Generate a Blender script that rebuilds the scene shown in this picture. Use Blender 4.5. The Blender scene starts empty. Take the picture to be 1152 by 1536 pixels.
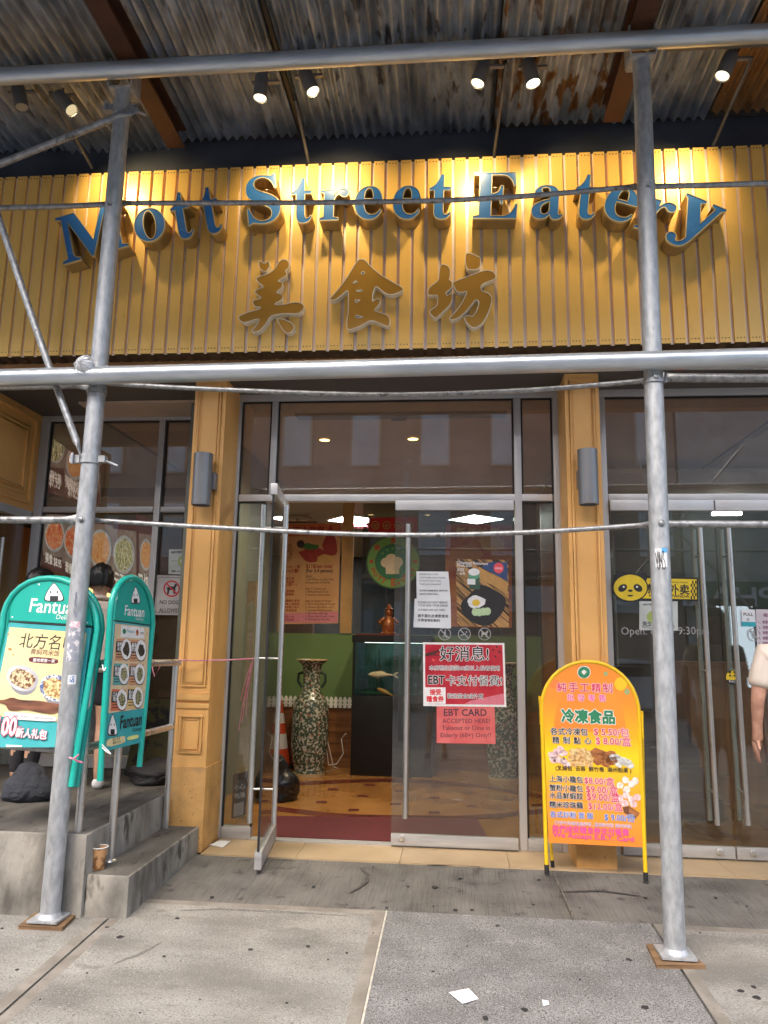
import bpy, bmesh, math, random
from mathutils import Vector, Matrix
from mathutils.geometry import tessellate_polygon
random.seed(7)
R = math.radians
S = bpy.context.scene
COL = S.collection

# ------------------------------------------------------------------ camera
FPX, CX, CY = 1115.0, 576.0, 768.0            # focal length and centre in photograph pixels (1152 x 1536)
CAM = Vector((0, -5.0, 1.4))
PITCH, YAW, ROLL = R(10.1), R(5.3), R(0.95)
cd = bpy.data.cameras.new("camera"); cam = bpy.data.objects.new("camera", cd); COL.objects.link(cam)
cd.sensor_fit = 'VERTICAL'; cd.sensor_height = 36.0; cd.lens = FPX / 1536.0 * 36.0
cd.clip_start = 0.05; cd.clip_end = 500
CR = Matrix.Rotation(YAW, 3, 'Z') @ Matrix.Rotation(math.pi / 2 + PITCH, 3, 'X') @ Matrix.Rotation(ROLL, 3, 'Z')
cam.matrix_world = Matrix.Translation(CAM) @ CR.to_4x4()
S.camera = cam

# ------------------------------------------------------------------ sky, sun, exposure
SUN_EL, SUN_AZ = R(52), R(200)                # bright overcast, from the street side and a little left
w = bpy.data.worlds.new("World"); S.world = w; w.use_nodes = True
nt = w.node_tree; nt.nodes.clear()
sky = nt.nodes.new("ShaderNodeTexSky"); sky.sky_type = 'NISHITA'; sky.sun_disc = False
sky.sun_elevation = SUN_EL; sky.sun_rotation = SUN_AZ; sky.dust_density = 4.0; sky.ozone_density = 0.6
bg = nt.nodes.new("ShaderNodeBackground"); bg.inputs[1].default_value = 0.15
ow = nt.nodes.new("ShaderNodeOutputWorld")
nt.links.new(sky.outputs[0], bg.inputs[0]); nt.links.new(bg.outputs[0], ow.inputs[0])
sl = bpy.data.lights.new("sun", 'SUN'); sl.energy = 0.5; sl.angle = R(60); sl.color = (1.0, 0.99, 0.97)
so = bpy.data.objects.new("sun", sl); COL.objects.link(so)
sdir = Vector((math.sin(SUN_AZ) * math.cos(SUN_EL), math.cos(SUN_AZ) * math.cos(SUN_EL), math.sin(SUN_EL)))
so.rotation_euler = sdir.to_track_quat('Z', 'Y').to_euler(); so.location = (0, -8, 12)
S.view_settings.view_transform = 'Standard'; S.view_settings.look = 'None'
S.view_settings.exposure = 1.82; S.view_settings.gamma = 1.0
S.cycles.use_denoising = True
S.cycles.max_bounces = 10; S.cycles.transparent_max_bounces = 16; S.cycles.sample_clamp_indirect = 6.0

# ------------------------------------------------------------------ from a photograph pixel to a point of the place
def ray(px, py): return CR @ Vector(((px - CX) / FPX, (CY - py) / FPX, -1.0))
class Pl:                                       # a plane: point and normal (towards the camera side)
    def __init__(s, o, n):
        s.o = Vector(o); s.n = Vector(n).normalized()
        if (CAM - s.o).dot(s.n) < 0: s.n = -s.n
    def at(s, px, py, lift=0.0):
        d = ray(px, py); t = (s.o + s.n * lift - CAM).dot(s.n) / d.dot(s.n)
        return CAM + d * t
def PY(px, py, Y): d = ray(px, py); return CAM + d * ((Y - CAM.y) / d.y)
def PZ(px, py, Z): d = ray(px, py); return CAM + d * ((Z - CAM.z) / d.z)
def PX(px, py, X): d = ray(px, py); return CAM + d * ((X - CAM.x) / d.x)
GS = 0.042
def ground(y): return GS * (min(y, 0.0) + 1.0)
GP = Pl((0, -1, 0), (0, -GS, 1))
def PG(px, py): return GP.at(px, py)
def plane3(a, b, c): return Pl(a, (b - a).cross(c - a))

# ------------------------------------------------------------------ materials
MATS = {}
def _n(t, k, **kw):
    n = t.nodes.new(k)
    for a, b in kw.items(): setattr(n, a, b)
    return n
def mat(name, col, rough=0.6, metal=0.0, var=0.12, scale=6.0, bump=0.0, bscale=60.0, col2=None, stretch=(1, 1, 1), lo=0.35, hi=0.65,
        emit=0.0, spec=0.5, speck=None, coat=0.0, detail=6.0, rot=0.0):
    if name in MATS: return MATS[name]
    m = bpy.data.materials.new(name); m.use_nodes = True; t = m.node_tree; b = t.nodes["Principled BSDF"]
    b.inputs["Roughness"].default_value = rough; b.inputs["Metallic"].default_value = metal
    b.inputs["Specular IOR Level"].default_value = spec
    if coat: b.inputs["Coat Weight"].default_value = coat; b.inputs["Coat Roughness"].default_value = 0.08
    tc = _n(t, "ShaderNodeTexCoord"); mp = _n(t, "ShaderNodeMapping"); mp.inputs["Scale"].default_value = stretch; mp.inputs["Rotation"].default_value = (0, rot, 0); mp.vector_type = "TEXTURE" if rot else "POINT"
    if rot: mp.inputs["Scale"].default_value = tuple(1 / v for v in stretch)
    t.links.new(tc.outputs["Object"], mp.inputs[0])
    ns = _n(t, "ShaderNodeTexNoise"); ns.inputs["Scale"].default_value = scale; ns.inputs["Detail"].default_value = detail
    t.links.new(mp.outputs[0], ns.inputs[0])
    rp = _n(t, "ShaderNodeValToRGB"); rp.color_ramp.elements[0].position = lo; rp.color_ramp.elements[1].position = hi
    c2 = col2 or tuple(min(1, c * (1 + var)) for c in col)
    c1 = col if col2 else tuple(c * (1 - var) for c in col)
    rp.color_ramp.elements[0].color = (*c1, 1); rp.color_ramp.elements[1].color = (*c2, 1)
    t.links.new(ns.outputs[0], rp.inputs[0]); out = rp.outputs[0]
    for speck in ([speck] if speck and not isinstance(speck, list) else speck or []):   # (scale, threshold, colour[, softness]): blots and flecks
        v = _n(t, "ShaderNodeTexNoise"); v.inputs["Scale"].default_value = speck[0]; v.inputs["Detail"].default_value = 3
        t.links.new(mp.outputs[0], v.inputs[0])
        r2 = _n(t, "ShaderNodeValToRGB"); r2.color_ramp.elements[0].position = speck[1]; r2.color_ramp.elements[1].position = min(1, speck[1] + (speck[3] if len(speck) > 3 else 0.08))
        t.links.new(v.outputs[0], r2.inputs[0])
        mx = _n(t, "ShaderNodeMix", data_type='RGBA'); t.links.new(r2.outputs[0], mx.inputs[0])
        t.links.new(out, mx.inputs[6]); mx.inputs[7].default_value = (*speck[2], 1); out = mx.outputs[2]
    t.links.new(out, b.inputs["Base Color"])
    if emit:
        t.links.new(out, b.inputs["Emission Color"]); b.inputs["Emission Strength"].default_value = emit
    if bump:
        n2 = _n(t, "ShaderNodeTexNoise"); n2.inputs["Scale"].default_value = bscale; n2.inputs["Detail"].default_value = 5
        t.links.new(mp.outputs[0], n2.inputs[0]); bp = _n(t, "ShaderNodeBump"); bp.inputs["Strength"].default_value = bump
        bp.inputs["Distance"].default_value = 0.01; t.links.new(n2.outputs[0], bp.inputs["Height"]); t.links.new(bp.outputs[0], b.inputs["Normal"])
    if rough > 0.15 and var:
        mr = _n(t, "ShaderNodeMapRange"); mr.inputs[3].default_value = max(0.02, rough - 0.1); mr.inputs[4].default_value = min(1, rough + 0.1)
        t.links.new(ns.outputs[0], mr.inputs[0]); t.links.new(mr.outputs[0], b.inputs["Roughness"])
    MATS[name] = m; return m
def glass(name, tint, refl=0.045, rough=0.0, haze=0.0):
    if name in MATS: return MATS[name]
    m = bpy.data.materials.new(name); m.use_nodes = True; t = m.node_tree; t.nodes.clear()
    o = _n(t, "ShaderNodeOutputMaterial"); tr = _n(t, "ShaderNodeBsdfTransparent"); tr.inputs[0].default_value = (*tint, 1)
    gl = _n(t, "ShaderNodeBsdfGlossy"); gl.inputs["Roughness"].default_value = rough
    lw = _n(t, "ShaderNodeLayerWeight"); lw.inputs[0].default_value = 0.5
    pw = _n(t, "ShaderNodeMath", operation='POWER'); pw.inputs[1].default_value = 5; t.links.new(lw.outputs["Facing"], pw.inputs[0])
    ma = _n(t, "ShaderNodeMath", operation='MULTIPLY_ADD'); ma.inputs[1].default_value = 0.95 - refl; ma.inputs[2].default_value = refl
    t.links.new(pw.outputs[0], ma.inputs[0]); mx = _n(t, "ShaderNodeMixShader")
    t.links.new(ma.outputs[0], mx.inputs[0]); t.links.new(tr.outputs[0], mx.inputs[1]); t.links.new(gl.outputs[0], mx.inputs[2])
    out = mx.outputs[0]
    if haze:                                      # an uneven pale veil painted into the glass to lighten it like reflected haze
        tc = _n(t, "ShaderNodeTexCoord"); mp = _n(t, "ShaderNodeMapping"); mp.inputs["Scale"].default_value = (1.2, 1, .5); t.links.new(tc.outputs["Object"], mp.inputs[0])
        nz = _n(t, "ShaderNodeTexNoise"); nz.inputs["Scale"].default_value = 2.2; nz.inputs["Detail"].default_value = 8; nz.inputs["Distortion"].default_value = 1.2; t.links.new(mp.outputs[0], nz.inputs[0])
        mr = _n(t, "ShaderNodeMapRange"); mr.inputs[1].default_value = .35; mr.inputs[2].default_value = .7; mr.inputs[3].default_value = haze * .6; mr.inputs[4].default_value = haze * 1.5; t.links.new(nz.outputs[0], mr.inputs[0])
        df = _n(t, "ShaderNodeBsdfDiffuse"); df.inputs[0].default_value = (.64, .55, .47, 1); m2 = _n(t, "ShaderNodeMixShader"); t.links.new(mr.outputs[0], m2.inputs[0]); t.links.new(out, m2.inputs[1]); t.links.new(df.outputs[0], m2.inputs[2]); out = m2.outputs[0]
    t.links.new(out, o.inputs[0]); MATS[name] = m; return m
def emis(name, col, st):
    if name in MATS: return MATS[name]
    m = bpy.data.materials.new(name); m.use_nodes = True; t = m.node_tree; t.nodes.clear()
    o = _n(t, "ShaderNodeOutputMaterial"); e = _n(t, "ShaderNodeEmission"); e.inputs[0].default_value = (*col, 1); e.inputs[1].default_value = st
    t.links.new(e.outputs[0], o.inputs[0]); MATS[name] = m; return m
def flat(col, rough=0.55):                       # printed or painted colour, faint unevenness
    k = "print_%02d_%02d_%02d" % tuple(int(c * 99) for c in col)
    return mat(k, col, rough, var=0.07, scale=25)

# ------------------------------------------------------------------ mesh builder
def catmull(pts, n=5):
    out = []; N = len(pts)
    for i in range(N):
        p0, p1, p2, p3 = (Vector(pts[(i + k) % N]) for k in (-1, 0, 1, 2))
        for j in range(n):
            t = j / n
            out.append(0.5 * ((2 * p1) + (p2 - p0) * t + (2 * p0 - 5 * p1 + 4 * p2 - p3) * t * t + (3 * p1 - p0 - 3 * p2 + p3) * t ** 3))
    return out
def chaikin(pts, k=2):
    for _ in range(k):
        q = []; N = len(pts)
        for i in range(N):
            a, b = Vector(pts[i]), Vector(pts[(i + 1) % N]); q += [a * 0.8 + b * 0.2, a * 0.2 + b * 0.8]
        pts = q
    return pts
TXT = {}
def tmesh(body, off):
    k = (body, off)
    if k not in TXT:
        c = bpy.data.curves.new("lettering_curve", 'FONT'); c.body = body; c.offset = off; c.resolution_u = 2
        o = bpy.data.objects.new("lettering_tmp", c); COL.objects.link(o); bpy.context.view_layer.update()
        m = bpy.data.meshes.new_from_object(o)
        TXT[k] = ([v.co.copy() for v in m.vertices], [tuple(p.vertices) for p in m.polygons])
        bpy.data.objects.remove(o); bpy.data.curves.remove(c); bpy.data.meshes.remove(m)
    return TXT[k]
class MB:
    def __init__(s): s.v = []; s.f = []; s.m = []; s.s = []
    def add(s, vs, fs, mi=0, smooth=False):
        b = len(s.v); s.v += [tuple(x) for x in vs]
        for f in fs: s.f.append(tuple(i + b for i in f)); s.m.append(mi); s.s.append(smooth)
        return s
    def hexa(s, p, mi=0):                        # 8 points: bottom ring, top ring
        return s.add(p, [(3, 2, 1, 0), (4, 5, 6, 7), (0, 1, 5, 4), (1, 2, 6, 5), (2, 3, 7, 6), (3, 0, 4, 7)], mi)
    def box(s, x0, x1, y0, y1, z0, z1, mi=0):
        return s.hexa([(x0, y0, z0), (x1, y0, z0), (x1, y1, z0), (x0, y1, z0), (x0, y0, z1), (x1, y0, z1), (x1, y1, z1), (x0, y1, z1)], mi)
    def obox(s, o, a, b, c, mi=0):               # corner and three edges
        o, a, b, c = map(Vector, (o, a, b, c)); return s.hexa([o, o + a, o + a + b, o + b, o + c, o + a + c, o + a + b + c, o + b + c], mi)
    def tube(s, pts, r, n=14, mi=0, caps=True, flatten=None):
        pts = [Vector(p) for p in pts]; N = len(pts); rs = r if isinstance(r, (list, tuple)) else [r] * N
        t0 = (pts[1] - pts[0]).normalized(); ref = Vector((0, 0, 1)) if abs(t0.z) < 0.9 else Vector((0, 1, 0))
        u = (ref - t0 * ref.dot(t0)).normalized(); rings = []; vs = []
        for i, p in enumerate(pts):
            t = ((pts[min(i + 1, N - 1)] - pts[i]).normalized() + (pts[i] - pts[max(i - 1, 0)]).normalized()).normalized()
            u = (u - t * u.dot(t)).normalized(); v = t.cross(u)
            fu, fv = flatten[i] if flatten else (1, 1)
            for k in range(n):
                a = 2 * math.pi * k / n; vs.append(p + (u * math.cos(a) * fu + v * math.sin(a) * fv) * rs[i])
        fs = [(i * n + k, i * n + (k + 1) % n, (i + 1) * n + (k + 1) % n, (i + 1) * n + k) for i in range(N - 1) for k in range(n)]
        s.add(vs, fs, mi, True)
        if caps:
            s.add(vs[:n], [tuple(range(n))[::-1]], mi); s.add(vs[-n:], [tuple(range(n))], mi)
        return s
    def lathe(s, c, prof, n=24, mi=0, axis=None, cap=True):
        c = Vector(c); M = Matrix.Identity(3) if axis is None else Vector(axis).normalized().to_track_quat('Z', 'Y').to_matrix(); vs = []
        for r, z in prof:
            for k in range(n):
                a = 2 * math.pi * k / n; vs.append(c + M @ Vector((r * math.cos(a), r * math.sin(a), z)))
        N = len(prof)
        s.add(vs, [(i * n + k, i * n + (k + 1) % n, (i + 1) * n + (k + 1) % n, (i + 1) * n + k) for i in range(N - 1) for k in range(n)], mi, True)
        if cap: s.add(vs[:n], [tuple(range(n))[::-1]], mi); s.add(vs[-n:], [tuple(range(n))], mi)
        return s
    def ball(s, c, r, mi=0, n=12):
        r = r if isinstance(r, (tuple, list)) else (r, r, r); vs = []; m = n // 2 + 1
        for i in range(m + 1):
            th = math.pi * (0.02 + 0.96 * i / m)
            for k in range(n):
                a = 2 * math.pi * k / n; vs.append((c[0] + r[0] * math.sin(th) * math.cos(a), c[1] + r[1] * math.sin(th) * math.sin(a), c[2] + r[2] * math.cos(th)))
        s.add(vs, [(i * n + k, (i + 1) * n + k, (i + 1) * n + (k + 1) % n, i * n + (k + 1) % n) for i in range(m) for k in range(n)], mi, True)
        return s.add(vs[:n] + vs[-n:], [tuple(range(n)), tuple(range(2 * n - 1, n - 1, -1))], mi)
    def prism(s, loops, nrm, d, mi=0, side=None):   # loops of 3D points (outer, holes...); front as given, back at -nrm*d
        side = mi if side is None else side; nrm = Vector(nrm); loops = [[Vector(p) for p in l] for l in loops]
        tri = tessellate_polygon(loops); allp = [p for l in loops for p in l]; b = len(allp)
        s.add(allp, [tuple(t) for t in tri], mi)
        if d:
            s.add([p - nrm * d for p in allp], [tuple(t)[::-1] for t in tri], side)
            for l in loops:
                n = len(l); s.add(l + [p - nrm * d for p in l], [(i, (i + 1) % n, n + (i + 1) % n, n + i) for i in range(n)], side)
        return s
    def pp(s, pl, pts, d=0.0, lift=0.0, mi=0, side=None, holes=()):   # pixel polygon laid on a plane of the place
        return s.prism([[pl.at(x, y, lift) for x, y in l] for l in (pts, *holes)], pl.n, d, mi, side)
    def disc(s, pl, x, y, rx, ry=None, lift=0.0, d=0.0, mi=0, n=22, rot=0.0, wob=0.0):
        ry = ry or rx; q = []
        for k in range(n):
            a = 2 * math.pi * k / n; g = 1 + wob * (random.random() - 0.5); dx, dy = rx * g * math.cos(a), ry * g * math.sin(a)
            q.append((x + dx * math.cos(rot) - dy * math.sin(rot), y + dx * math.sin(rot) + dy * math.cos(rot)))
        return s.pp(pl, q, d, lift, mi)
    def text(s, pl, body, a, b, mi=0, off=0.0, hs=1.0, lift=0.001, up=None):   # baseline from pixel a to pixel b on a plane
        vs, fs = tmesh(body, 0.0)
        if not vs: return s
        x0 = min(v.x for v in vs); x1 = max(v.x for v in vs); A, B = pl.at(*a, lift), pl.at(*b, lift); u = B - A; k = u.length / (x1 - x0); u.normalize()
        vv = pl.n.cross(u).normalized()
        if vv.z < 0 and up is None: vv = -vv
        sh = [(0, 0)]                             # heavier strokes: the same print struck again, a hair beside itself
        if off >= .03: sh = [(off * math.cos(R(45 * j + 22)), off * math.sin(R(45 * j + 22))) for j in range(8)]
        elif off >= .008: sh = [(off, off), (-off, -off), (off, -off), (-off, off)]
        for j, (ox, oy) in enumerate(sh):
            s.add([A + u * (v.x - x0 + ox) * k + vv * (v.y + oy) * k * hs + pl.n * (j * 3e-5) for v in vs], fs, mi)
        return s
    def build(s, name, mats, parent=None, bev=0.0, recalc=True):
        me = bpy.data.meshes.new(name); me.from_pydata(s.v, [], s.f)
        for m in (mats if isinstance(mats, (list, tuple)) else [mats]): me.materials.append(m)
        me.polygons.foreach_set("material_index", s.m); me.polygons.foreach_set("use_smooth", s.s)
        if recalc or bev:
            bm = bmesh.new(); bm.from_mesh(me)
            if bev:
                bmesh.ops.remove_doubles(bm, verts=bm.verts, dist=1e-5)
                ed = [e for e in bm.edges if len(e.link_faces) == 2 and e.calc_face_angle(0) > R(40)]
                bmesh.ops.bevel(bm, geom=ed, offset=bev, segments=2, affect='EDGES', clamp_overlap=True, profile=0.6)
            bmesh.ops.recalc_face_normals(bm, faces=bm.faces); bm.to_mesh(me); bm.free()
        me.update(); me.set_sharp_from_angle(angle=R(50)); o = bpy.data.objects.new(name, me); COL.objects.link(o)
        if parent is not None:
            o.parent = parent
            if parent.type == 'EMPTY': o.matrix_parent_inverse = Matrix.Translation(-Vector(parent.location))
        return o
def thing(name, label, cat, loc, group=None):
    o = bpy.data.objects.new(name, None); COL.objects.link(o); o.location = loc; o.empty_display_size = 0.1
    return tag(o, label, cat, group)
def tag(o, label, cat, group=None):
    o["label"] = label; o["category"] = cat
    if group: o["group"] = group
    return o
def struct(o, kind="structure"): o["kind"] = kind; return o
def dup(root, off, label):
    off = Vector(off); r = root.copy(); COL.objects.link(r); r.location = Vector(root.location) + off; r["label"] = label
    for ch in list(root.children):
        c = ch.copy(); COL.objects.link(c); c.parent = r
        for g in ch.children:
            d = g.copy(); COL.objects.link(d); d.parent = c
    return r

# ------------------------------------------------------------------ palette
M_galv = mat("galvanised_steel", (0.33, 0.345, 0.355), 0.5, 0.45, col2=(0.47, 0.485, 0.495), scale=40, bump=0.2, bscale=120, speck=[(26, 0.66, (0.30, 0.30, 0.29)), (9, .70, (.30, .25, .20), .05)], stretch=(1, 1, 0.4), lo=.36, hi=.64, detail=10)
M_brace = mat("weathered_brace", (0.24, 0.25, 0.255), 0.45, 0.65, col2=(0.42, 0.43, 0.44), scale=30, bump=0.25, bscale=90, speck=(25, 0.62, (0.14, 0.135, 0.13)), detail=10)
M_galvh = mat("galvanised_rail", (0.46, 0.51, 0.55), 0.34, 0.7, col2=(0.60, 0.65, 0.69), scale=16, bump=0.06, bscale=60, stretch=(0.2, 1, 1), speck=(20, 0.7, (0.33, 0.34, 0.34)))
M_alu = mat("aluminium_frame", (0.52, 0.515, 0.51), 0.42, 0.3, var=0.06, scale=3, stretch=(1, 1, 0.3))
M_alul = mat("light_aluminium", (0.68, 0.67, 0.655), 0.38, 0.3, var=0.06, scale=5)
M_rail = mat("scuffed_kick_rail", (0.36, 0.355, 0.345), 0.45, 0.35, col2=(0.50, 0.49, 0.475), scale=7, stretch=(.3, 1, 3), speck=(40, .66, (.25, .245, .235)))
M_steel = mat("brushed_stainless", (0.62, 0.61, 0.59), 0.3, 0.85, var=0.1, scale=30, stretch=(1, 1, 0.1))
M_black = mat("black_rubber", (0.012, 0.012, 0.013), 0.6, var=0.3)
M_ochre = mat("ochre_paint", (0.78, 0.425, 0.135), 0.5, var=0.07, scale=3.5, bump=0.05, bscale=40, speck=[(5, 0.70, (0.60, 0.33, 0.12), .1), (38, .73, (.40, .22, .09))])
M_ochred = mat("ochre_paint_worn", (0.58, 0.315, 0.10), 0.6, col2=(0.70, 0.385, 0.125), scale=9, bump=0.08, bscale=50, speck=[(70, 0.64, (0.30, 0.18, 0.07)), (6, .55, (.42, .25, .10), .2)], detail=8)
M_white = mat("white_paint", (0.78, 0.77, 0.74), 0.6, var=0.04)
M_paper = mat("white_paper", (0.72, 0.74, 0.76), 0.7, var=0.05, scale=12, bump=0.1, bscale=25)
M_ink = flat((0.02, 0.02, 0.022)); M_red = flat((0.55, 0.03, 0.045)); M_crim = flat((0.62, 0.045, 0.11)); M_pink = flat((0.72, 0.17, 0.38))
M_green = flat((0.02, 0.20, 0.09)); M_blue = flat((0.04, 0.12, 0.45)); M_wht = flat((0.82, 0.81, 0.80)); M_purple = flat((0.33, 0.13, 0.38))
M_teal = mat("teal_plastic", (0.012, 0.40, 0.32), 0.35, var=0.06, scale=8, coat=0.2)
M_teald = flat((0.02, 0.30, 0.29)); M_maroon = flat((0.13, 0.02, 0.03)); M_beige = flat((0.72, 0.56, 0.35)); M_yel = flat((0.78, 0.58, 0.03))
M_cream = flat((0.78, 0.66, 0.36))
G_clear = glass("clear_glass", (0.86, 0.90, 0.88), 0.075, haze=0.022)
G_transom = glass("transom_glass", (0.84, 0.82, 0.79), 0.13, haze=0.085)
FY = 0.40                                         # plane of the shop glazing
PF = Pl((0, FY, 0), (0, -1, 0))

# ================================================================== GROUND
M_slabA = mat("pale_concrete", (0.165, 0.157, 0.138), 0.88, col2=(0.33, 0.317, 0.283), scale=3.6, bump=0.8, bscale=240, speck=[(200, 0.56, (0.13, 0.122, 0.108), .06), (230, .61, (.43, .415, .38), .05), (2.1, .50, (.17, .158, .135), .22), (14, .62, (.175, .165, .145), .14)], detail=15, lo=0.34, hi=0.64, stretch=(.5, 1, 1))
M_slabB = mat("aggregate_concrete", (0.15, 0.147, 0.138), 0.88, col2=(0.275, 0.27, 0.255), scale=5, bump=1.0, bscale=170, speck=[(1.9, .52, (.145, .14, .13), .2), (150, 0.53, (0.085, 0.083, 0.078), .05), (190, .60, (.42, .415, .40), .05)], detail=14, lo=0.3, hi=0.7)
M_slabE = mat("trowelled_edge", (0.165, 0.148, 0.122), 0.8, col2=(0.25, 0.228, 0.195), scale=7, bump=0.2, bscale=120, speck=(60, 0.62, (0.15, 0.13, 0.11)))
M_joint = mat("joint_dirt", (0.13, 0.115, 0.095), 0.95, var=0.4, scale=30)
M_gum = mat("blackened_gum", (0.022, 0.021, 0.021), 0.75, var=0.3, scale=40)
M_old = mat("old_dark_concrete", (0.088, 0.082, 0.072), 0.85, col2=(0.17, 0.16, 0.143), scale=3.0, bump=0.0, speck=[(9, 0.62, (0.055, 0.05, 0.045), .1), (2.2, .55, (.06, .056, .05), .18), (130, .58, (.17, .16, .145))], detail=12, lo=0.32, hi=0.68)
def old_grooves():                                # raked lines that run towards the door
    t = M_old.node_tree; b = t.nodes["Principled BSDF"]; tc = t.nodes.new("ShaderNodeTexCoord")
    mp = t.nodes.new("ShaderNodeMapping"); mp.inputs["Scale"].default_value = (150, 3.5, 1); mp.inputs["Rotation"].default_value = (0, 0, R(4))
    n = t.nodes.new("ShaderNodeTexNoise"); n.inputs["Scale"].default_value = 1.0; n.inputs["Detail"].default_value = 3
    t.links.new(tc.outputs["Object"], mp.inputs[0]); t.links.new(mp.outputs[0], n.inputs[0])
    bp = t.nodes.new("ShaderNodeBump"); bp.inputs["Strength"].default_value = 0.8; bp.inputs["Distance"].default_value = 0.01
    t.links.new(n.outputs[0], bp.inputs["Height"]); t.links.new(bp.outputs[0], b.inputs["Normal"])
    rp = t.nodes.new("ShaderNodeValToRGB"); rp.color_ramp.elements[0].position = 0.33; rp.color_ramp.elements[1].position = 0.5
    rp.color_ramp.elements[0].color = (0.5, 0.5, 0.5, 1); rp.color_ramp.elements[1].color = (1, 1, 1, 1)
    t.links.new(n.outputs[0], rp.inputs[0])
    src = b.inputs["Base Color"].links[0].from_socket; mx = t.nodes.new("ShaderNodeMix"); mx.data_type = 'RGBA'; mx.blend_type = 'MULTIPLY'
    mx.inputs[0].default_value = 0.6; t.links.new(src, mx.inputs[6]); t.links.new(rp.outputs[0], mx.inputs[7]); t.links.new(mx.outputs[2], b.inputs["Base Color"])
old_grooves()
mb = MB()
def slab(x0, x1, y0, y1, mi, edge=0.0, me=3, gap=0.006):
    x0 += gap; x1 -= gap; y0 += gap; y1 -= gap
    P = lambda x, y, d=0: (x, y, ground(y) - d)
    e = edge
    o = [P(x0, y0), P(x1, y0), P(x1, y1), P(x0, y1)]; b = [P(x0, y0, .1), P(x1, y0, .1), P(x1, y1, .1), P(x0, y1, .1)]
    if e:
        i = [P(x0 + e, y0 + e), P(x1 - e, y0 + e), P(x1 - e, y1 - e), P(x0 + e, y1 - e)]
        mb.add(i, [(0, 1, 2, 3)], mi); mb.add(o + i, [(0, 1, 5, 4), (1, 2, 6, 5), (2, 3, 7, 6), (3, 0, 4, 7)], me)
    else: mb.add(o, [(0, 1, 2, 3)], mi)
    mb.add(o + b, [(0, 1, 5, 4), (1, 2, 6, 5), (2, 3, 7, 6), (3, 0, 4, 7)], mi)
YA = -0.755
XJ = [-8.6, -5.86, -4.49, -3.12, -1.747, -0.345, 1.024, 2.40, 3.77, 5.14, 8.0]
for k in range(len(XJ) - 1):
    for j, (ya, yb) in enumerate(((-2.16, YA), (-3.56, -2.16), (-4.96, -3.56), (-6.4, -4.96))):
        mi = 1 if XJ[k] == -0.345 or (k * 7 + j * 3) % 5 == 1 and j else 0
        slab(XJ[k], XJ[k + 1], ya, yb, mi, 0.055 if mi == 0 else 0.03, 3 if mi == 0 else 1)
mb.add([(-8.6, -6.4, ground(-6.4) - .02), (8, -6.4, ground(-6.4) - .02), (8, YA, ground(YA) - .02), (-8.6, YA, ground(YA) - .02)], [(0, 1, 2, 3)], 4)
mb.prism([[(-.3495, -2.16, ground(-2.16) - .002), (-.3405, -2.16, ground(-2.16) - .002), (-.3405, YA, ground(YA) - .002), (-.3495, YA, ground(YA) - .002)]], (0, 0, 1), .01, 6)
def gum(px, py, r, pl=GP, lift=0.0012):
    c = pl.at(px, py); q = []; r *= .74
    e = 0.75 + random.random() * .5
    for k in range(11):
        a = 2 * math.pi * k / 11; g = r * (0.75 + random.random() * 0.5); y = c.y + g * math.sin(a) * e
        q.append(Vector((c.x + g * math.cos(a), y, ground(y) + 0.003)))
    mb.prism([chaikin(q, 1)], (0, 0, 1), 0.002, 5)
for x, y, r in ((180, 1406, .026), (266, 1378, .016), (376, 1425, .018), (462, 1420, .014), (520, 1430, .010), (246, 1435, .009), (130, 1460, .007), (26, 1455, .012), (160, 1391, .012), (3, 1393, .01),
                (746, 1389, .018), (943, 1440, .021), (787, 1515, .02), (728, 1528, .018), (968, 1512, .02), (1112, 1487, .02), (1135, 1497, .022), (1131, 1481, .014), (650, 1458, .01), (492, 1440, .006),
                (560, 1400, .006), (300, 1500, .006), (430, 1505, .008), (870, 1470, .007), (700, 1420, .006), (610, 1500, .006), (210, 1520, .007), (60, 1500, .006), (1050, 1400, .008)):
    gum(x, y, r)
M_scuff = mat("dark_scuff", (0.12, 0.114, 0.102), 0.9, col2=(.20, .193, .175), scale=60, lo=.42, hi=.58)
def smear(pts, w):                               # a worn dark mark with a shape of its own
    a = [Vector((*GP.at(x, y).xy, 0)) for x, y in pts]; L_, R_ = [], []
    for i, p in enumerate(a):
        t = (a[min(i + 1, len(a) - 1)] - a[max(i - 1, 0)]).normalized(); k = w * math.sin(math.pi * (i + .35) / (len(a) - .3)) * (.7 + random.random() * .6); n = Vector((-t.y, t.x, 0)); L_.append(p + n * k); R_.append(p - n * k)
    mb.prism([[Vector((q.x, q.y, ground(q.y) + .0022)) for q in L_ + R_[::-1]]], (0, 0, 1), .001, 7)
smear([(170, 1447), (190, 1438), (205, 1434), (225, 1423), (243, 1413)], .008); smear([(270, 1366), (330, 1364), (420, 1368), (520, 1374)], .012)
sidewalk = struct(mb.build("sidewalk", [M_slabA, M_slabB, M_slabA, M_slabE, M_joint, M_gum, mat("pale_joint_filler", (.46, .43, .36), .8, var=.2, scale=40), M_scuff], recalc=False))
mb = MB()
mb.add([(-1.66, YA, ground(YA) - .004), (9, YA, ground(YA) - .004), (9, 0.02, 0.038), (-1.66, 0.02, 0.038)], [(0, 1, 2, 3)], 0)
mb.add([(-8, YA, ground(YA) - .012), (9, YA, ground(YA) - .012), (9, 2.0, 0.02), (-8, 2.0, 0.02)], [(0, 1, 2, 3)], 0)
for x in (0.62, 1.86, 3.1): mb.box(x, x + .008, YA, .02, .01, .0385, 1)
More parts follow.
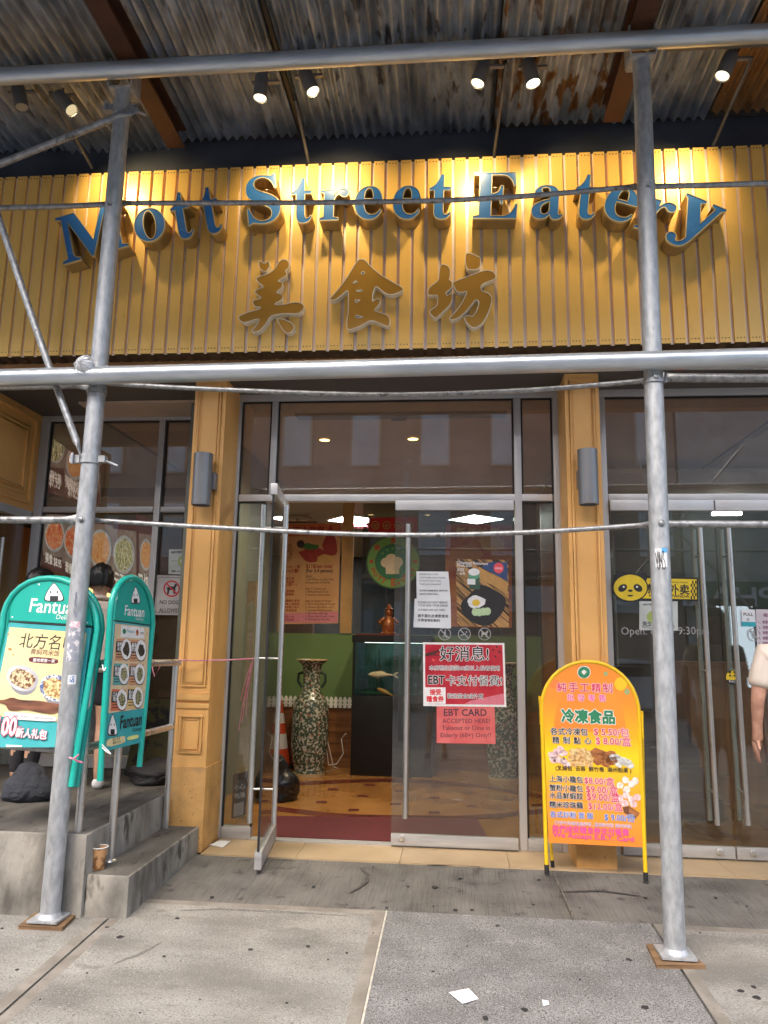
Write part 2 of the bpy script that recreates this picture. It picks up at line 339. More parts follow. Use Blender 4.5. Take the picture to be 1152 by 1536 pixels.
for x, y, r in ((690, 1318, .02), (652, 1331, .028), (612, 1330, .012), (470, 1330, .014), (808, 1320, .012), (968, 1347, .018), (800, 1357, .012), (905, 1335, .008), (1074, 1347, .012), (1050, 1330, .007), (520, 1357, .008), (580, 1362, .01), (683, 1365, .018), (708, 1365, .014), (650, 1360, .008), (560, 1300, .008), (480, 1310, .006), (870, 1362, .008), (1120, 1360, .008), (318, 1346, .016)):
    gum(x, y, r)
smear([(540, 1302), (552, 1312), (550, 1322), (538, 1332), (524, 1340)], .014); smear([(640, 1298), (680, 1297), (720, 1300)], .012); smear([(840, 1338), (900, 1336), (960, 1344)], .01)
struct(mb.build("pavement_apron", [M_old, M_joint, M_old, M_old, M_old, M_gum, M_gum, mat("darker_scuff", (.06, .056, .05), .9, var=.3, scale=30)], recalc=False))
M_road = mat("asphalt", (0.13, 0.13, 0.132), 0.85, var=0.25, scale=12, bump=0.4, bscale=80)
mb = MB(); mb.box(-60, 60, -6.56, -6.4, -.5, ground(-6.4) - .003, 1)
mb.add([(-90, -17, -.36), (90, -17, -.36), (90, -6.5, -.36), (-90, -6.5, -.36)], [(0, 1, 2, 3)], 0)
struct(mb.build("road", [M_road, M_slabB], recalc=False))
mb = MB(); mb.box(-60, 60, -21, -17, -.5, -.22); struct(mb.build("far_pavement", M_slabA))
M_tile = mat("sill_tile", (0.34, 0.245, 0.14), 0.4, col2=(0.45, 0.335, 0.20), scale=2.5, var=.1, speck=(16, 0.66, (0.35, 0.24, 0.13)))
mb = MB()
for a, b in ((-1.62, -1.0), (-0.997, -0.33), (-0.327, 0.36), (0.363, 1.02), (1.023, 1.72), (1.723, 2.42), (2.423, 3.1), (3.103, 3.8)): mb.box(a, b, 0.0, FY + .06, .0, .046)
struct(mb.build("threshold_tiles", M_tile))
# restaurant floor: honey marble, dark red curved border and inset blocks, mat
M_marble = mat("honey_marble", (0.27, 0.115, 0.028), 0.16, col2=(0.41, 0.20, 0.06), scale=2.2, speck=(5, 0.68, (0.30, 0.14, 0.05)), detail=10)
M_dred = mat("dark_red_inlay", (0.13, 0.03, 0.02), 0.2, var=0.2, scale=6)
mb = MB(); mb.box(-3.6, 6, FY + .06, 9.5, -.05, .045, 0)
FZ = Pl((0, 0, .045), (0, 0, 1))
def band(pts, w0):
    q = [FZ.at(x, y) for x, y in pts]; f = [FZ.at(x, y + w0) for x, y in pts]
    for i in range(len(q) - 1): mb.add([v + Vector((0, 0, .002)) for v in (q[i], q[i + 1], f[i + 1], f[i])], [(0, 1, 2, 3)], 1)
band([(412, 1177), (450, 1173), (510, 1170), (570, 1168), (640, 1170), (720, 1177), (800, 1190), (850, 1200)], 5)
band([(408, 1209), (440, 1213), (490, 1219), (540, 1222), (600, 1223), (680, 1224), (740, 1221), (800, 1215), (870, 1206)], 7)
for x, y in ((427, 1192), (500, 1184), (483, 1203), (545, 1194), (555, 1177), (531, 1215), (594, 1206), (601, 1187), (654, 1179), (704, 1189), (652, 1197), (762, 1200), (708, 1209), (652, 1219), (600, 1168), (806, 1208)):
    mb.add([FZ.at(x + dx, y + dy) + Vector((0, 0, .0022)) for dx, dy in ((-8, -1.5), (7, -1.5), (8, 1.8), (-9, 1.8))], [(0, 1, 2, 3)], 1)
struct(mb.build("restaurant_floor", [M_marble, M_dred], recalc=False))
mb = MB(); a, b, c, d = FZ.at(413, 1226), FZ.at(716, 1230), FZ.at(735, 1254), FZ.at(410, 1264)
c.y = d.y = FY + .07; mb.prism([[p + Vector((0, 0, .012)) for p in (a, b, c, d)]], (0, 0, 1), .009)
tag(mb.build("entrance_mat", mat("dark_red_carpet", (0.10, 0.012, 0.014), 0.95, var=0.25, scale=60, bump=0.3, bscale=300)), "dark red entrance mat just inside the open glass door", "mat")

# ================================================================== BUILDING
M_soffit = mat("brown_soffit", (0.085, 0.075, 0.07), 0.6, var=0.1, scale=2)
M_tan = mat("tan_plaster", (0.58, 0.44, 0.33), 0.8, var=0.07, scale=2)
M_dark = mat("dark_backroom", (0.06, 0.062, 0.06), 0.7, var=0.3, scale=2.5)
M_greenw = mat("green_dado", (0.125, 0.21, 0.075), 0.6, var=0.12, scale=2)
M_woodp = mat("brown_panelling", (0.17, 0.065, 0.022), 0.45, col2=(0.27, 0.115, 0.04), scale=3, stretch=(0.6, 1, 7))
M_brownband = mat("brown_fascia", (0.44, 0.235, 0.10), 0.6, var=0.12, scale=4)
M_navy = mat("navy_steel", (0.05, 0.058, 0.078), 0.55, var=0.25, scale=3)
bld = thing("restaurant_building", "ochre shopfront building with panelled pilasters between wide glazed bays", "building", (-.4, .4, .04))
mb = MB(); mb.box(-9, 9, 0.0, .5, 3.335, 9.5); mb.build("upper_wall", mat("painted_upper_wall", (0.2, 0.14, 0.09), 0.7), bld)
mb = MB(); mb.box(-9, 9, .505, 10, 3.34, 3.5); mb.build("roof_slab", M_soffit, bld)
mb = MB(); mb.box(-9, 9, 0.0, 1.6, 3.29, 3.33); mb.build("soffit", M_soffit, bld)
CYF = 0.06
def pilaster(p0, p1, prow, base_z, right):
    x0, x1 = PY(p0, 585, CYF).x, PY(p1, 585, CYF).x
    z = lambda row: PY(prow, row, CYF).z
    mb = MB(); mb.box(x0, x1, CYF, FY + .03, base_z, 3.29, 0)
    o = mb.build("pilaster", [M_ochre], bld)
    m2 = MB(); y = CYF
    def frame(a, b, c, d, w=0.014, t=0.012, mi=0):
        m2.box(a, b, y - t, y - .0005, c, c + w, mi); m2.box(a, b, y - t, y - .0005, d - w, d, mi); m2.box(a, a + w, y - t, y - .0005, c + w, d - w, mi); m2.box(b - w, b, y - t, y - .0005, c + w, d - w, mi)
    W = x1 - x0
    zt, zm = 3.25, z(1030)
    frame(x0 + .028, x1 - .028, zm, zt); frame(x0 + .050, x1 - .050, zm + .022, zt - .022, .008, .006)
    z1, z2 = z(1130), z(1072)
    frame(x0 + .035, x1 - .035, z1, z2, .014, .014); frame(x0 + .06, x1 - .06, z1 + .025, z2 - .025, .008, .007)
    for a, b, t in ((z(1062), z(1055), .012), (z(1050), z(1041), .02), (z(1041), z(1038), .012)): m2.box(x0 - .004, x1 + .004, y - t, y - .0005, min(a, b), max(a, b))
    m2.build("moulding", M_ochre, o, bev=.003)
    m3 = MB(); m3.box(x0 - .008, x1 + .008, CYF - .012, FY + .02, base_z, z(1150) if not right else base_z + .3); m3.build("plinth", M_ochred, o, bev=.004)
    return x0, x1
XL0, XL1 = pilaster(293.5, 340, 280, .04, False)
XR0, XR1 = pilaster(847, 898, 915, .04, True)
# left alcove: side wall with ochre panel above a glass door
XW, YB = -3.52, 0.87
mb = MB(); mb.box(XW - .3, XW, -.4, YB + .02, 2.45, 3.29); sw = mb.build("alcove_wall", M_ochre, bld)
mb = MB()
for i, t in ((0.0, .02), (.07, .012), (.11, .018)):
    a0, a1, c0, c1 = -.3 + i, YB - .07 - i, 2.5 + i, 3.24 - i
    for ya, yb, za, zb in ((a0, a1, c0, c0 + .022), (a0, a1, c1 - .022, c1), (a0, a0 + .022, c0 + .022, c1 - .022), (a1 - .022, a1, c0 + .022, c1 - .022)): mb.box(XW - .001, XW + t, ya, yb, za, zb)
mb.build("moulding", M_ochre, sw, bev=.004)
mb = MB(); mb.box(XW - .06, XW + .01, -.4, YB - .02, 2.38, 2.447); mb.build("door_header", M_alu, bld)
mb = MB(); mb.box(XW - .6, XW - .55, -.4, YB + 2, .4, 2.45); mb.build("lobby_wall", mat("ochre_boarding", (0.30, 0.17, 0.06), .6, col2=(.42, .26, .1), scale=2, stretch=(1, 9, .4)), bld)
mb = MB(); mb.box(-9, XW - .01, -.42, -.4, .0, 3.29); mb.build("front_wall", M_ochre, bld)
adoor = thing("glass_side_door", "glass door in the side wall of the left alcove, under the ochre panel", "door", (XW, .3, .42))
mb = MB(); mb.box(XW - .035, XW - .023, -.35, YB - .06, .5, 2.37); mb.build("glass_pane", G_clear, adoor)
mb = MB(); h = PX(5, 800, XW + .05); mb.tube([(h.x, h.y, .75), (h.x, h.y, 2.17)], .016)
for zz in (.85, 2.1): mb.tube([(h.x, h.y, zz), (XW - .025, h.y, zz)], .008)
mb.build("pull_handle", M_steel, adoor)
mb = MB(); mb.box(XW - .05, XW - .01, -.35, YB - .06, .41, .5); mb.build("bottom_rail", M_rail, adoor)
# interior shell
mb = MB(); mb.box(-3.0, 2.6, FY + .1, 3.66, 3.27, 3.288); mb.box(-3.0, 2.6, 3.62, 3.66, 3.06, 3.27); mb.build("lobby_ceiling", M_tan, bld)
mb = MB(); mb.box(-6.5, 6, 3.66, 10, 3.09, 3.14); mb.box(2.6, 6, FY + .06, 3.66, 3.2, 3.25); mb.box(-6.5, -3.0, YB + .05, 3.66, 3.25, 3.288); mb.build("room_ceiling", mat("ceiling_tiles", (0.35, 0.36, 0.34), 0.75, var=0.06, scale=3), bld)
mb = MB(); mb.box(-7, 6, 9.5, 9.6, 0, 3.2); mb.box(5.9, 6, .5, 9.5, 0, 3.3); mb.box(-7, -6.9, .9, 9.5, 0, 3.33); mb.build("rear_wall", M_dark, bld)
mb = MB(); mb.box(-2.9, 1.0, 3.62, 3.68, .69, PY(460, 950, 3.62).z); mb.build("dado_panel", M_greenw, bld)
mb = MB(); mb.box(-2.9, 1.0, 3.59, 3.68, .045, .685)
for k in range(1, 5): mb.box(-2.9, 1.0, 3.584, 3.5895, .045 + k * .128 - .005, .045 + k * .128 + .001)
mb.build("wainscot", M_woodp, bld)
pa, pb = PY(510, 930, 3.6), PY(527, 930, 3.6)
mb = MB(); mb.box(pa.x, pb.x, 3.6, 3.66, 1.52, 3.055); mb.build("partition_post", mat("pale_wood_post", (.45, .27, .1), .5), bld)
mb = MB(); mb.box(1.02, 1.1, 1.1, 3.66, .045, 3.2); mb.build("lobby_side_wall", M_woodp, bld)
mb = MB(); mb.box(-2.06, -2.0, .5, 3.6, .045, 3.26); mb.build("lobby_left_wall", mat("grey_green_wall", (.18, .2, .17), .6, var=.1), bld)
# etched partition screen with pale panels behind the fish tank
mb = MB(); mb.box(-1.05, .98, 3.64, 3.647, 1.53, 3.05); scr = mb.build("partition_glass", glass("dim_glass", (.62, .66, .66), .05), bld)

# ================================================================== SHOP GLAZING
def bar(parent, px0, px1, pyr, z0, z1, name="mullion", y0=FY, y1=FY + .07, m=None):
    mb = MB(); mb.box(PY(px0, pyr, FY).x, PY(px1, pyr, FY).x, y0, y1, z0, z1); return mb.build(name, m or M_alu, parent, bev=.003)
zb = 0.046
Z = lambda row, px=600: PY(px, row, FY).z
ZT0, ZT1, ZH0, ZH1 = Z(751.5), Z(741.5), Z(599), Z(588)
sf = thing("entrance_glazing", "grey aluminium glazed entrance with tall transom between the two pilasters", "shop window", (-.4, FY, zb))
xa, xb = PY(354.6, 600, FY).x, PY(837.5, 600, FY).x
mb = MB(); mb.box(xa, xb, FY, FY + .07, ZH0, ZH1 + .035); mb.build("head_rail", M_alu, sf, bev=.003)
bar(sf, 354.6, 364, 600, zb, ZH0 - .001); bar(sf, 409, 418, 600, ZT1 + .001, ZH0 - .001); bar(sf, 770, 780.5, 600, zb, ZH0 - .001, y0=FY - .004); bar(sf, 828, 837.5, 600, zb, ZH0 - .001)
mb = MB(); mb.box(xa + .06, xb - .06, FY - .002, FY + .068, ZT0, ZT1); mb.build("transom_bar", M_alul, sf, bev=.003)
def pane(parent, p0, p1, row, z0, z1, m, y=FY + .03):
    mb = MB(); mb.box(PY(p0, row, FY).x, PY(p1, row, FY).x, y, y + .008, z0, z1); return mb.build("glass_pane", m, parent)
pane(sf, 365, 408, 600, ZT1 + .01, ZH0 - .005, G_transom); pane(sf, 419, 769, 600, ZT1 + .01, ZH0 - .005, G_transom); pane(sf, 781.5, 827, 600, ZT1 + .01, ZH0 - .005, G_transom)
def gasket(p0, p1, z0, z1, par):
    x0, x1 = PY(p0, 600, FY).x, PY(p1, 600, FY).x; mb = MB(); w = .011
    mb.box(x0, x1, FY + .012, FY + .026, z1 - w, z1); mb.box(x0, x0 + w, FY + .012, FY + .026, z0, z1 - w); mb.box(x1 - w, x1, FY + .012, FY + .026, z0, z1 - w); mb.build("gasket", M_black, par)
for a, b in ((364.5, 408.5), (418.5, 769.5), (781, 827.5)): gasket(a, b, ZT1 + .002, ZH0 - .002, sf)
ZR = Z(1242, 400)
pane(sf, 364.5, 406, 600, ZR, ZT0 - .005, G_clear); pane(sf, 781, 827.5, 600, ZR - .03, ZT0 - .005, G_clear)
for a, b in ((364.5, 405), (781, 827.5)):
    gasket(a, b, ZR, ZT0 - .003, sf)
    mb = MB(); mb.box(PY(a, 600, FY).x, PY(b, 600, FY).x, FY - .005, FY + .06, zb, ZR - .002); mb.build("bottom_rail", M_rail, sf, bev=.004)
XO0, XO1 = PY(405, 600, FY).x, PY(770, 600, FY).x
mb = MB(); mb.box(XO0, XO1, FY - .02, FY + .06, zb - .02, zb + .008); mb.build("sill_rail", M_rail, sf)
# closed right-hand door leaf
dl = PY(590, 1000, FY - .03).x; dr = XO1 - .012
mb = MB(); mb.box(dl, dr, FY - .045, FY - .005, Z(766.5), ZT0 - .004); rd = mb.build("closed_door", M_alul, sf, bev=.004)
zr = Z(1249)
mb = MB(); mb.box(dl, dr, FY - .03, FY - .018, zr, Z(766.5)); mb.build("glass_pane", G_clear, rd)
mb = MB(); mb.box(dl, dr, FY - .045, FY - .005, zb + .012, zr); mb.lathe((dl + .075, FY - .046, zb + .06), [(.022, 0), (.022, .012), (.012, .014)], 16, 1, (0, -1, 0)); mb.build("bottom_rail", [M_rail, M_steel], rd, bev=.004)
def pull(parent, x, y, z0, z1, y2, n=3, r=.0165):
    mb = MB(); mb.tube([(x, y, z0), (x, y, z1)], r, 16)
    for k in range(n):
        zz = z0 + (z1 - z0) * (.1 + .8 * k / max(1, n - 1)); mb.tube([(x, y, zz), (x, y2, zz)], .008, 10)
    return mb.build("pull_handle", M_steel, parent)
hx = PY(610, 1000, FY - .09)
pull(rd, hx.x, FY - .09, PY(610, 1228, FY - .09).z, PY(610, 786, FY - .09).z, FY - .03); pull(rd, hx.x, FY + .05, PY(610, 1228, FY - .09).z, PY(610, 786, FY - .09).z, FY - .018)
# open left-hand door leaf, swung out over the pavement
H = Vector((.5 * (PY(412, 1245, FY).x + PY(427, 757, FY).x), FY + .01, 0)); fp = Pl((0, 0, .045), (0, 0, 1)).at(386, 1308); fp.y = min(fp.y, -.28); E = Vector((fp.x, fp.y, 0)); dv = (E - H).normalized(); LN = (E - H).length; nv = Vector((dv.y, -dv.x, 0))
if nv.x < 0: nv = -nv
zdt = ZT0 - .02
odr = MB().obox(H - nv * .022 + Vector((0, 0, zdt - .075)), dv * LN, nv * .044, Vector((0, 0, .075))).build("open_door", M_alul, sf, bev=.004)
mb = MB(); mb.obox(H - nv * .006 + Vector((0, 0, .16)), dv * LN, nv * .012, Vector((0, 0, zdt - .075 - .16))); mb.build("glass_pane", G_clear, odr)
mb = MB(); mb.obox(H - nv * .022 + Vector((0, 0, .055)), dv * LN, nv * .044, Vector((0, 0, .105))); mb.build("bottom_rail", M_rail, odr, bev=.004)
mb = MB(); mb.obox(H - nv * .007 + dv * (LN + .0005) + Vector((0, 0, .16)), dv * .006, nv * .014, Vector((0, 0, zdt - .235))); mb.build("edge_seal", M_black, odr)
for sg in (-1, 1):
    q = H + dv * (LN - .10) + nv * sg * .075; mb = MB(); z0, z1 = .30, 2.30; mb.tube([(q.x, q.y, z0), (q.x, q.y, z1)], .0165, 16)
    for zz in (.5, 1.3, 2.15): mb.tube([(q.x, q.y, zz), (q - nv * sg * .07 + Vector((0, 0, zz)))], .007, 10)
    mb.build("pull_handle", M_steel, odr)
# right-hand bay: pair of closed doors
rf = thing("right_glazing", "grey glazed bay with paired doors right of the right pilaster", "shop window", (2.2, FY, zb))
x0 = PY(898.5, 600, FY).x
mb = MB(); mb.box(x0, 6, FY, FY + .07, ZH0, ZH1 + .035); mb.build("head_rail", M_alu, rf, bev=.003)
mb = MB(); mb.box(x0, x0 + .04, FY, FY + .07, zb, ZH0 - .001); mb.build("mullion", M_alu, rf, bev=.003)
mb = MB(); mb.box(x0 + .042, 6, FY - .002, FY + .068, ZT0, ZT1); mb.build("transom_bar", M_alul, rf, bev=.003)
mb = MB(); mb.box(x0 + .045, 6, FY + .03, FY + .038, ZT1 + .01, ZH0 - .005); mb.build("glass_pane", G_transom, rf)
mb = MB(); mb.box(x0 + .04, 6, FY + .012, FY + .026, ZH0 - .016, ZH0 - .002); mb.build("gasket", M_black, rf)
xs = PY(1068.5, 757, FY).x
for a, b in ((x0 + .045, xs - .005), (xs + .005, xs + (xs - x0) - .04), (xs + (xs - x0) - .02, 6)):
    mb = MB(); mb.box(a, b, FY - .045, FY - .005, Z(767), ZT0 - .004); d = mb.build("closed_door", M_alul, rf, bev=.004)
    mb = MB(); mb.box(a, b, FY - .03, FY - .018, zr - .0, Z(767)); mb.build("glass_pane", G_clear, d)
    mb = MB(); mb.box(a, b, FY - .045, FY - .005, zb + .012, zr)
    kx = b - .1 if a < xs - .1 else a + .1
    mb.lathe((kx, FY - .046, zb + .055), [(.022, 0), (.022, .012), (.012, .014)], 16, 1, (0, -1, 0)); mb.build("bottom_rail", [M_rail, M_steel], d, bev=.004)
    if a < xs + .2:
        px = (1052, 1095)[a > xs - .1]; q = PY(px, 830, FY - .09)
        for yy, y2 in ((FY - .09, FY - .03), (FY + .05, FY - .018)): pull(d, q.x, yy, PY(px + 30, 1238, FY - .09).z, PY(px, 790, FY - .09).z, y2)
mb = MB(); mb.box(x0, 6, FY - .02, FY + .06, zb - .02, zb + .008); mb.build("sill_rail", M_rail, rf)
# left bay, set back in the alcove
lf = thing("alcove_glazing", "grey framed window with menu boards behind it at the back of the left alcove", "shop window", (-2.6, YB, .42))
YZ = lambda row, px=150: PY(px, row, YB).z
def lx(px, row): return PY(px, row, YB).x
zt1, zt0, zh0, zh1 = YZ(760), YZ(768), YZ(631), YZ(622)
mb = MB(); mb.box(XW + .005, -1.9, YB, YB + .07, zh0, 3.29); mb.build("head_rail", M_alu, lf, bev=.003)
mb = MB(); mb.box(XW + .005, lx(75, 640), YB, YB + .07, .42, zh0 - .001); mb.build("mullion", M_alu, lf, bev=.003)
mb = MB(); mb.box(lx(239, 640), lx(248, 640), YB, YB + .07, .42, zh0 - .001); mb.build("mullion", M_alu, lf, bev=.003)
mb = MB(); mb.box(lx(76, 640), lx(238, 640), YB, YB + .07, zt0, zt1); mb.box(lx(249, 640), -1.9, YB, YB + .07, zt0, zt1); mb.build("transom_bar", M_alu, lf, bev=.003)
for a, b in ((lx(76, 640), lx(238, 640)), (lx(249, 640), -1.9)):
    for za, zc, m in ((zt1 + .004, zh0 - .004, G_transom), (.5, zt0 - .004, G_clear)):
        mb = MB(); mb.box(a, b, YB + .03, YB + .038, za, zc); mb.build("glass_pane", m, lf)
        mb = MB(); mb.box(a, b, YB + .012, YB + .026, zc - .012, zc); mb.box(a, a + .012, YB + .012, YB + .026, za, zc - .012); mb.build("gasket", M_black, lf)
mb = MB(); mb.box(lx(76, 640), -1.9, YB - .005, YB + .07, .41, .5); mb.build("bottom_rail", M_alu, lf)

# ================================================================== SIGN
SY, SZ0, SZ1 = -0.30, 3.353, 4.754
M_gold = mat("gold_cladding", (0.86, 0.52, 0.125), 0.33, 0.12, col2=(0.92, 0.58, 0.16), scale=1.6, bump=0.03, bscale=8, stretch=(1, 1, .4), speck=[(26, .74, (.45, .26, .06)), (3.5, .58, (.58, .34, .07), .2)])
M_groove = mat("silver_groove", (0.80, 0.72, 0.70), 0.3, 0.2, var=.1, scale=9, stretch=(1, 1, .2))
M_under = mat("dark_brown_underside", (0.07, 0.04, 0.018), 0.8, var=.4, scale=14)  # plain dark brown for the rib bottoms and the box behind them
sign = thing("shop_sign", "wide gold ribbed shop sign with blue raised letters spelling Mott Street Eatery", "sign", (-.4, SY, SZ0))
mb = MB(); PER, FW, GD = 0.0945, 0.072, 0.022
xa = PY(30, 400, SY).x - 40 * PER
prof = []; k = 0
while xa + k * PER < 3.4:
    x = xa + k * PER; prof += [(x, SY + GD), (x, SY), (x + FW, SY), (x + FW, SY + GD)]; k += 1
NP = len(prof)
vs = [(x, y, SZ0) for x, y in prof] + [(x, y, SZ1) for x, y in prof]
for i in range(NP - 1):
    mb.add([vs[i], vs[i + 1], vs[NP + i + 1], vs[NP + i]], [(0, 1, 2, 3)], 0 if i % 4 in (0, 1, 2) else 1)
for i in range(0, NP, 4):                        # closed rib ends and rivets
    x = prof[i][0]
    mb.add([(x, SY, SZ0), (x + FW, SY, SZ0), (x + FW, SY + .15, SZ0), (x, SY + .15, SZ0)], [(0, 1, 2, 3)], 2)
    mb.add([(x, SY, SZ1), (x + FW, SY, SZ1), (x + FW, SY + .05, SZ1), (x, SY + .05, SZ1)], [(0, 1, 2, 3)], 0)
    for j in range(3):
        for zz in (SZ0 + .03, SZ1 - .022):
            c = (x + FW * (.2 + .3 * j), SY - .001, zz); mb.lathe(c, [(.0038, -.001), (.0038, .002), (.002, .003)], 7, 3, (0, -1, 0), True)
mb.build("ribbed_cladding", [M_gold, M_groove, M_under, mat("rivet_heads", (.09, .05, .015), .5)], sign, recalc=False)
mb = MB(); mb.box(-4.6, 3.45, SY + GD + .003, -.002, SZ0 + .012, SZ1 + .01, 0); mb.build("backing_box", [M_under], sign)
mb = MB(); mb.box(-4.6, 3.45, SY + .155, -.002, SZ0 - .05, SZ0 + .008); mb.build("bottom_trim", M_brownband, sign)
GL = {
 'o': ["E 250 230 232 245", "E 250 230 92 206"],
 't': ["M 15 405 L 15 440 C 95 465 150 545 178 640 L 232 640 L 232 460 L 338 460 L 338 408 L 232 408 L 232 125 C 232 62 262 52 287 62 C 303 68 318 82 328 102 L 350 82 C 318 10 272 -12 210 -12 C 130 -12 92 30 92 110 L 92 408 Z"],
 'r': ["M 20 0 L 20 35 L 72 50 L 72 402 L 20 420 L 20 450 L 214 460 L 214 372 C 244 440 294 476 352 470 C 402 465 424 430 418 392 C 412 352 370 336 334 348 C 308 358 300 380 280 385 C 250 385 218 330 214 270 L 214 50 L 284 35 L 284 0 Z"],
 'e': ["M 432 120 C 400 30 330 -12 250 -12 C 110 -12 25 90 25 230 C 25 370 115 473 250 473 C 370 473 438 390 442 250 L 165 250 C 165 130 205 62 290 62 C 345 62 380 90 407 138 Z", "M 168 290 L 300 290 C 305 390 285 440 240 440 C 190 440 170 370 168 290 Z"],
 'a': ["M 300 60 C 270 15 220 -12 160 -12 C 80 -12 30 35 30 105 C 30 200 130 235 290 280 L 290 350 C 290 410 270 440 225 440 C 190 440 165 425 165 405 C 165 390 185 375 185 345 C 185 310 160 290 125 290 C 85 290 60 315 60 350 C 60 420 140 473 250 473 C 370 473 425 425 425 330 L 425 100 C 425 70 435 60 450 60 C 462 60 470 66 480 80 L 497 62 C 470 15 435 -12 385 -12 C 335 -12 308 15 300 60 Z", "M 290 240 C 205 215 165 180 165 125 C 165 85 185 62 215 62 C 245 62 275 85 290 115 Z"],
 'S': ["M 60 -10 L 60 230 L 90 230 C 110 110 180 30 275 30 C 345 30 390 70 390 130 C 390 200 330 230 240 275 C 120 335 60 390 60 490 C 60 610 150 690 270 690 C 330 690 380 665 420 665 C 440 665 450 675 460 690 L 487 690 L 487 470 L 460 470 C 440 580 370 650 285 650 C 220 650 180 615 180 565 C 180 500 240 470 330 425 C 450 365 517 310 517 200 C 517 75 420 -15 285 -15 C 210 -15 160 15 125 15 C 105 15 95 5 85 -10 Z"],
 'E': ["M 20 0 L 20 35 L 100 50 L 100 625 L 20 640 L 20 676 L 600 676 L 612 480 L 577 480 C 552 590 500 636 400 636 L 270 636 L 270 365 C 350 365 385 400 395 480 L 432 480 L 432 210 L 395 210 C 385 300 350 325 270 325 L 270 40 L 400 40 C 510 40 570 90 602 210 L 637 210 L 620 0 Z"],
 'M': ["M 20 0 L 20 35 L 95 55 L 95 620 L 20 640 L 20 676 L 290 676 L 480 230 L 665 676 L 925 676 L 925 640 L 850 620 L 850 55 L 925 35 L 925 0 L 600 0 L 600 35 L 680 55 L 680 540 L 450 0 L 425 0 L 180 560 L 180 130 C 180 70 200 45 270 35 L 270 0 Z"],
 'y': ["M 240 -60 C 215 -120 190 -140 165 -140 C 150 -140 145 -130 145 -110 C 145 -80 120 -60 90 -60 C 55 -60 35 -85 35 -120 C 35 -175 85 -205 145 -205 C 230 -205 270 -160 310 -50 L 460 400 L 500 425 L 500 460 L 340 460 L 340 425 L 390 405 L 310 170 L 215 400 L 265 425 L 265 460 L 15 460 L 15 425 L 55 400 Z"]}
def svg(p):
    t = p.split(); i = 0; out = []
    while i < len(t):
        c = t[i]; i += 1
        if c == 'E':
            x, y, a, b = map(float, t[i:i + 4]); i += 4; out = [(x + a * math.cos(2 * math.pi * k / 40), y + b * math.sin(2 * math.pi * k / 40)) for k in range(40)]
        elif c in 'ML': out.append((float(t[i]), float(t[i + 1]))); i += 2
        elif c == 'C':
            q = list(map(float, t[i:i + 6])); i += 6; x0, y0 = out[-1]
            for k in range(1, 8):
                s = k / 7; r = 1 - s; out.append((r ** 3 * x0 + 3 * r * r * s * q[0] + 3 * r * s * s * q[2] + s ** 3 * q[4], r ** 3 * y0 + 3 * r * r * s * q[1] + 3 * r * s * s * q[3] + s ** 3 * q[5]))
    if (Vector(out[0]) - Vector(out[-1])).length < 1e-6: out.pop()
    return out
M_lblue = mat("blue_letter_face", (0.032, 0.155, 0.45), 0.25, var=.08, scale=7, coat=.2)
M_lside = mat("bronze_letter_return", (0.36, 0.25, 0.10), 0.35, 0.4, var=.15, scale=12)
M_ltrim = mat("letter_trim", (0.60, 0.50, 0.28), 0.4, 0.3, var=.06)
LD = 0.13; PLt = Pl((0, SY - LD, 0), (0, -1, 0))
def sign_letter(ch, a, b, hpx):
    loops = [svg(p) for p in GL[ch]]; xs = [x for l in loops for x, y in l]; x0, x1 = min(xs), max(xs)
    top = max(y for l in loops for x, y in l)
    A, B = PLt.at(*a), PLt.at(*b); u = B - A; k = u.length / (x1 - x0); u.normalize(); v = Vector((-u.z, 0, u.x))
    hv = (PLt.at(a[0], a[1] - hpx) - A).length / top
    W = [[A + u * (x - x0) * k + v * y * hv for x, y in l] for l in loops]
    mb = MB(); mb.prism(W, (0, -1, 0), LD - .001, 0, 1)
    o = mb.build("letter", [M_lblue, M_lside], sign)
    t = MB()                                     # bright trim cap round the edge of the face
    for l in W:
        n = len(l); cen = []
        for i in range(n):
            d = (l[(i + 1) % n] - l[i - 1]); d = Vector((d.z, 0, -d.x)).normalized(); cen.append(d * .0022)
        ring = [p + c for p, c in zip(l, cen)] + [p - c for p, c in zip(l, cen)]; off = Vector((0, -.004, 0))
        t.add([p + off for p in ring], [(i, (i + 1) % n, n + (i + 1) % n, n + i) for i in range(n)], 0)
        bk = [p + Vector((0, .016, 0)) for p in ring]
        t.add([p + off for p in ring] + bk, [(i, (i + 1) % n, 2 * n + (i + 1) % n, 2 * n + i) for i in range(n)] + [(n + i, n + (i + 1) % n, 3 * n + (i + 1) % n, 3 * n + i) for i in range(n)], 0)
    t.build("trim", M_ltrim, o, recalc=False)
for ch, a, b, h in (('M', (95, 397), (193, 369), 72), ('o', (205, 366), (251, 355), 49), ('t', (263, 361), (292, 354), 70), ('t', (306, 353), (335, 346), 70), ('S', (373, 338), (423, 330), 72),
                    ('t', (437, 335), (468, 333), 66), ('r', (479, 331), (522, 330), 47), ('e', (531, 329), (573, 328), 49), ('e', (588, 328), (630, 328), 49), ('t', (642, 328), (676, 328), 66), ('E', (709, 328), (776, 328), 69),
                    ('a', (796, 327), (844, 329), 50), ('t', (860, 327), (892, 329), 66), ('e', (900, 324), (946, 337), 51), ('r', (950, 341), (997, 357), 52), ('y', (1004, 338), (1064, 364), 54)):
    sign_letter(ch, a, b, h)
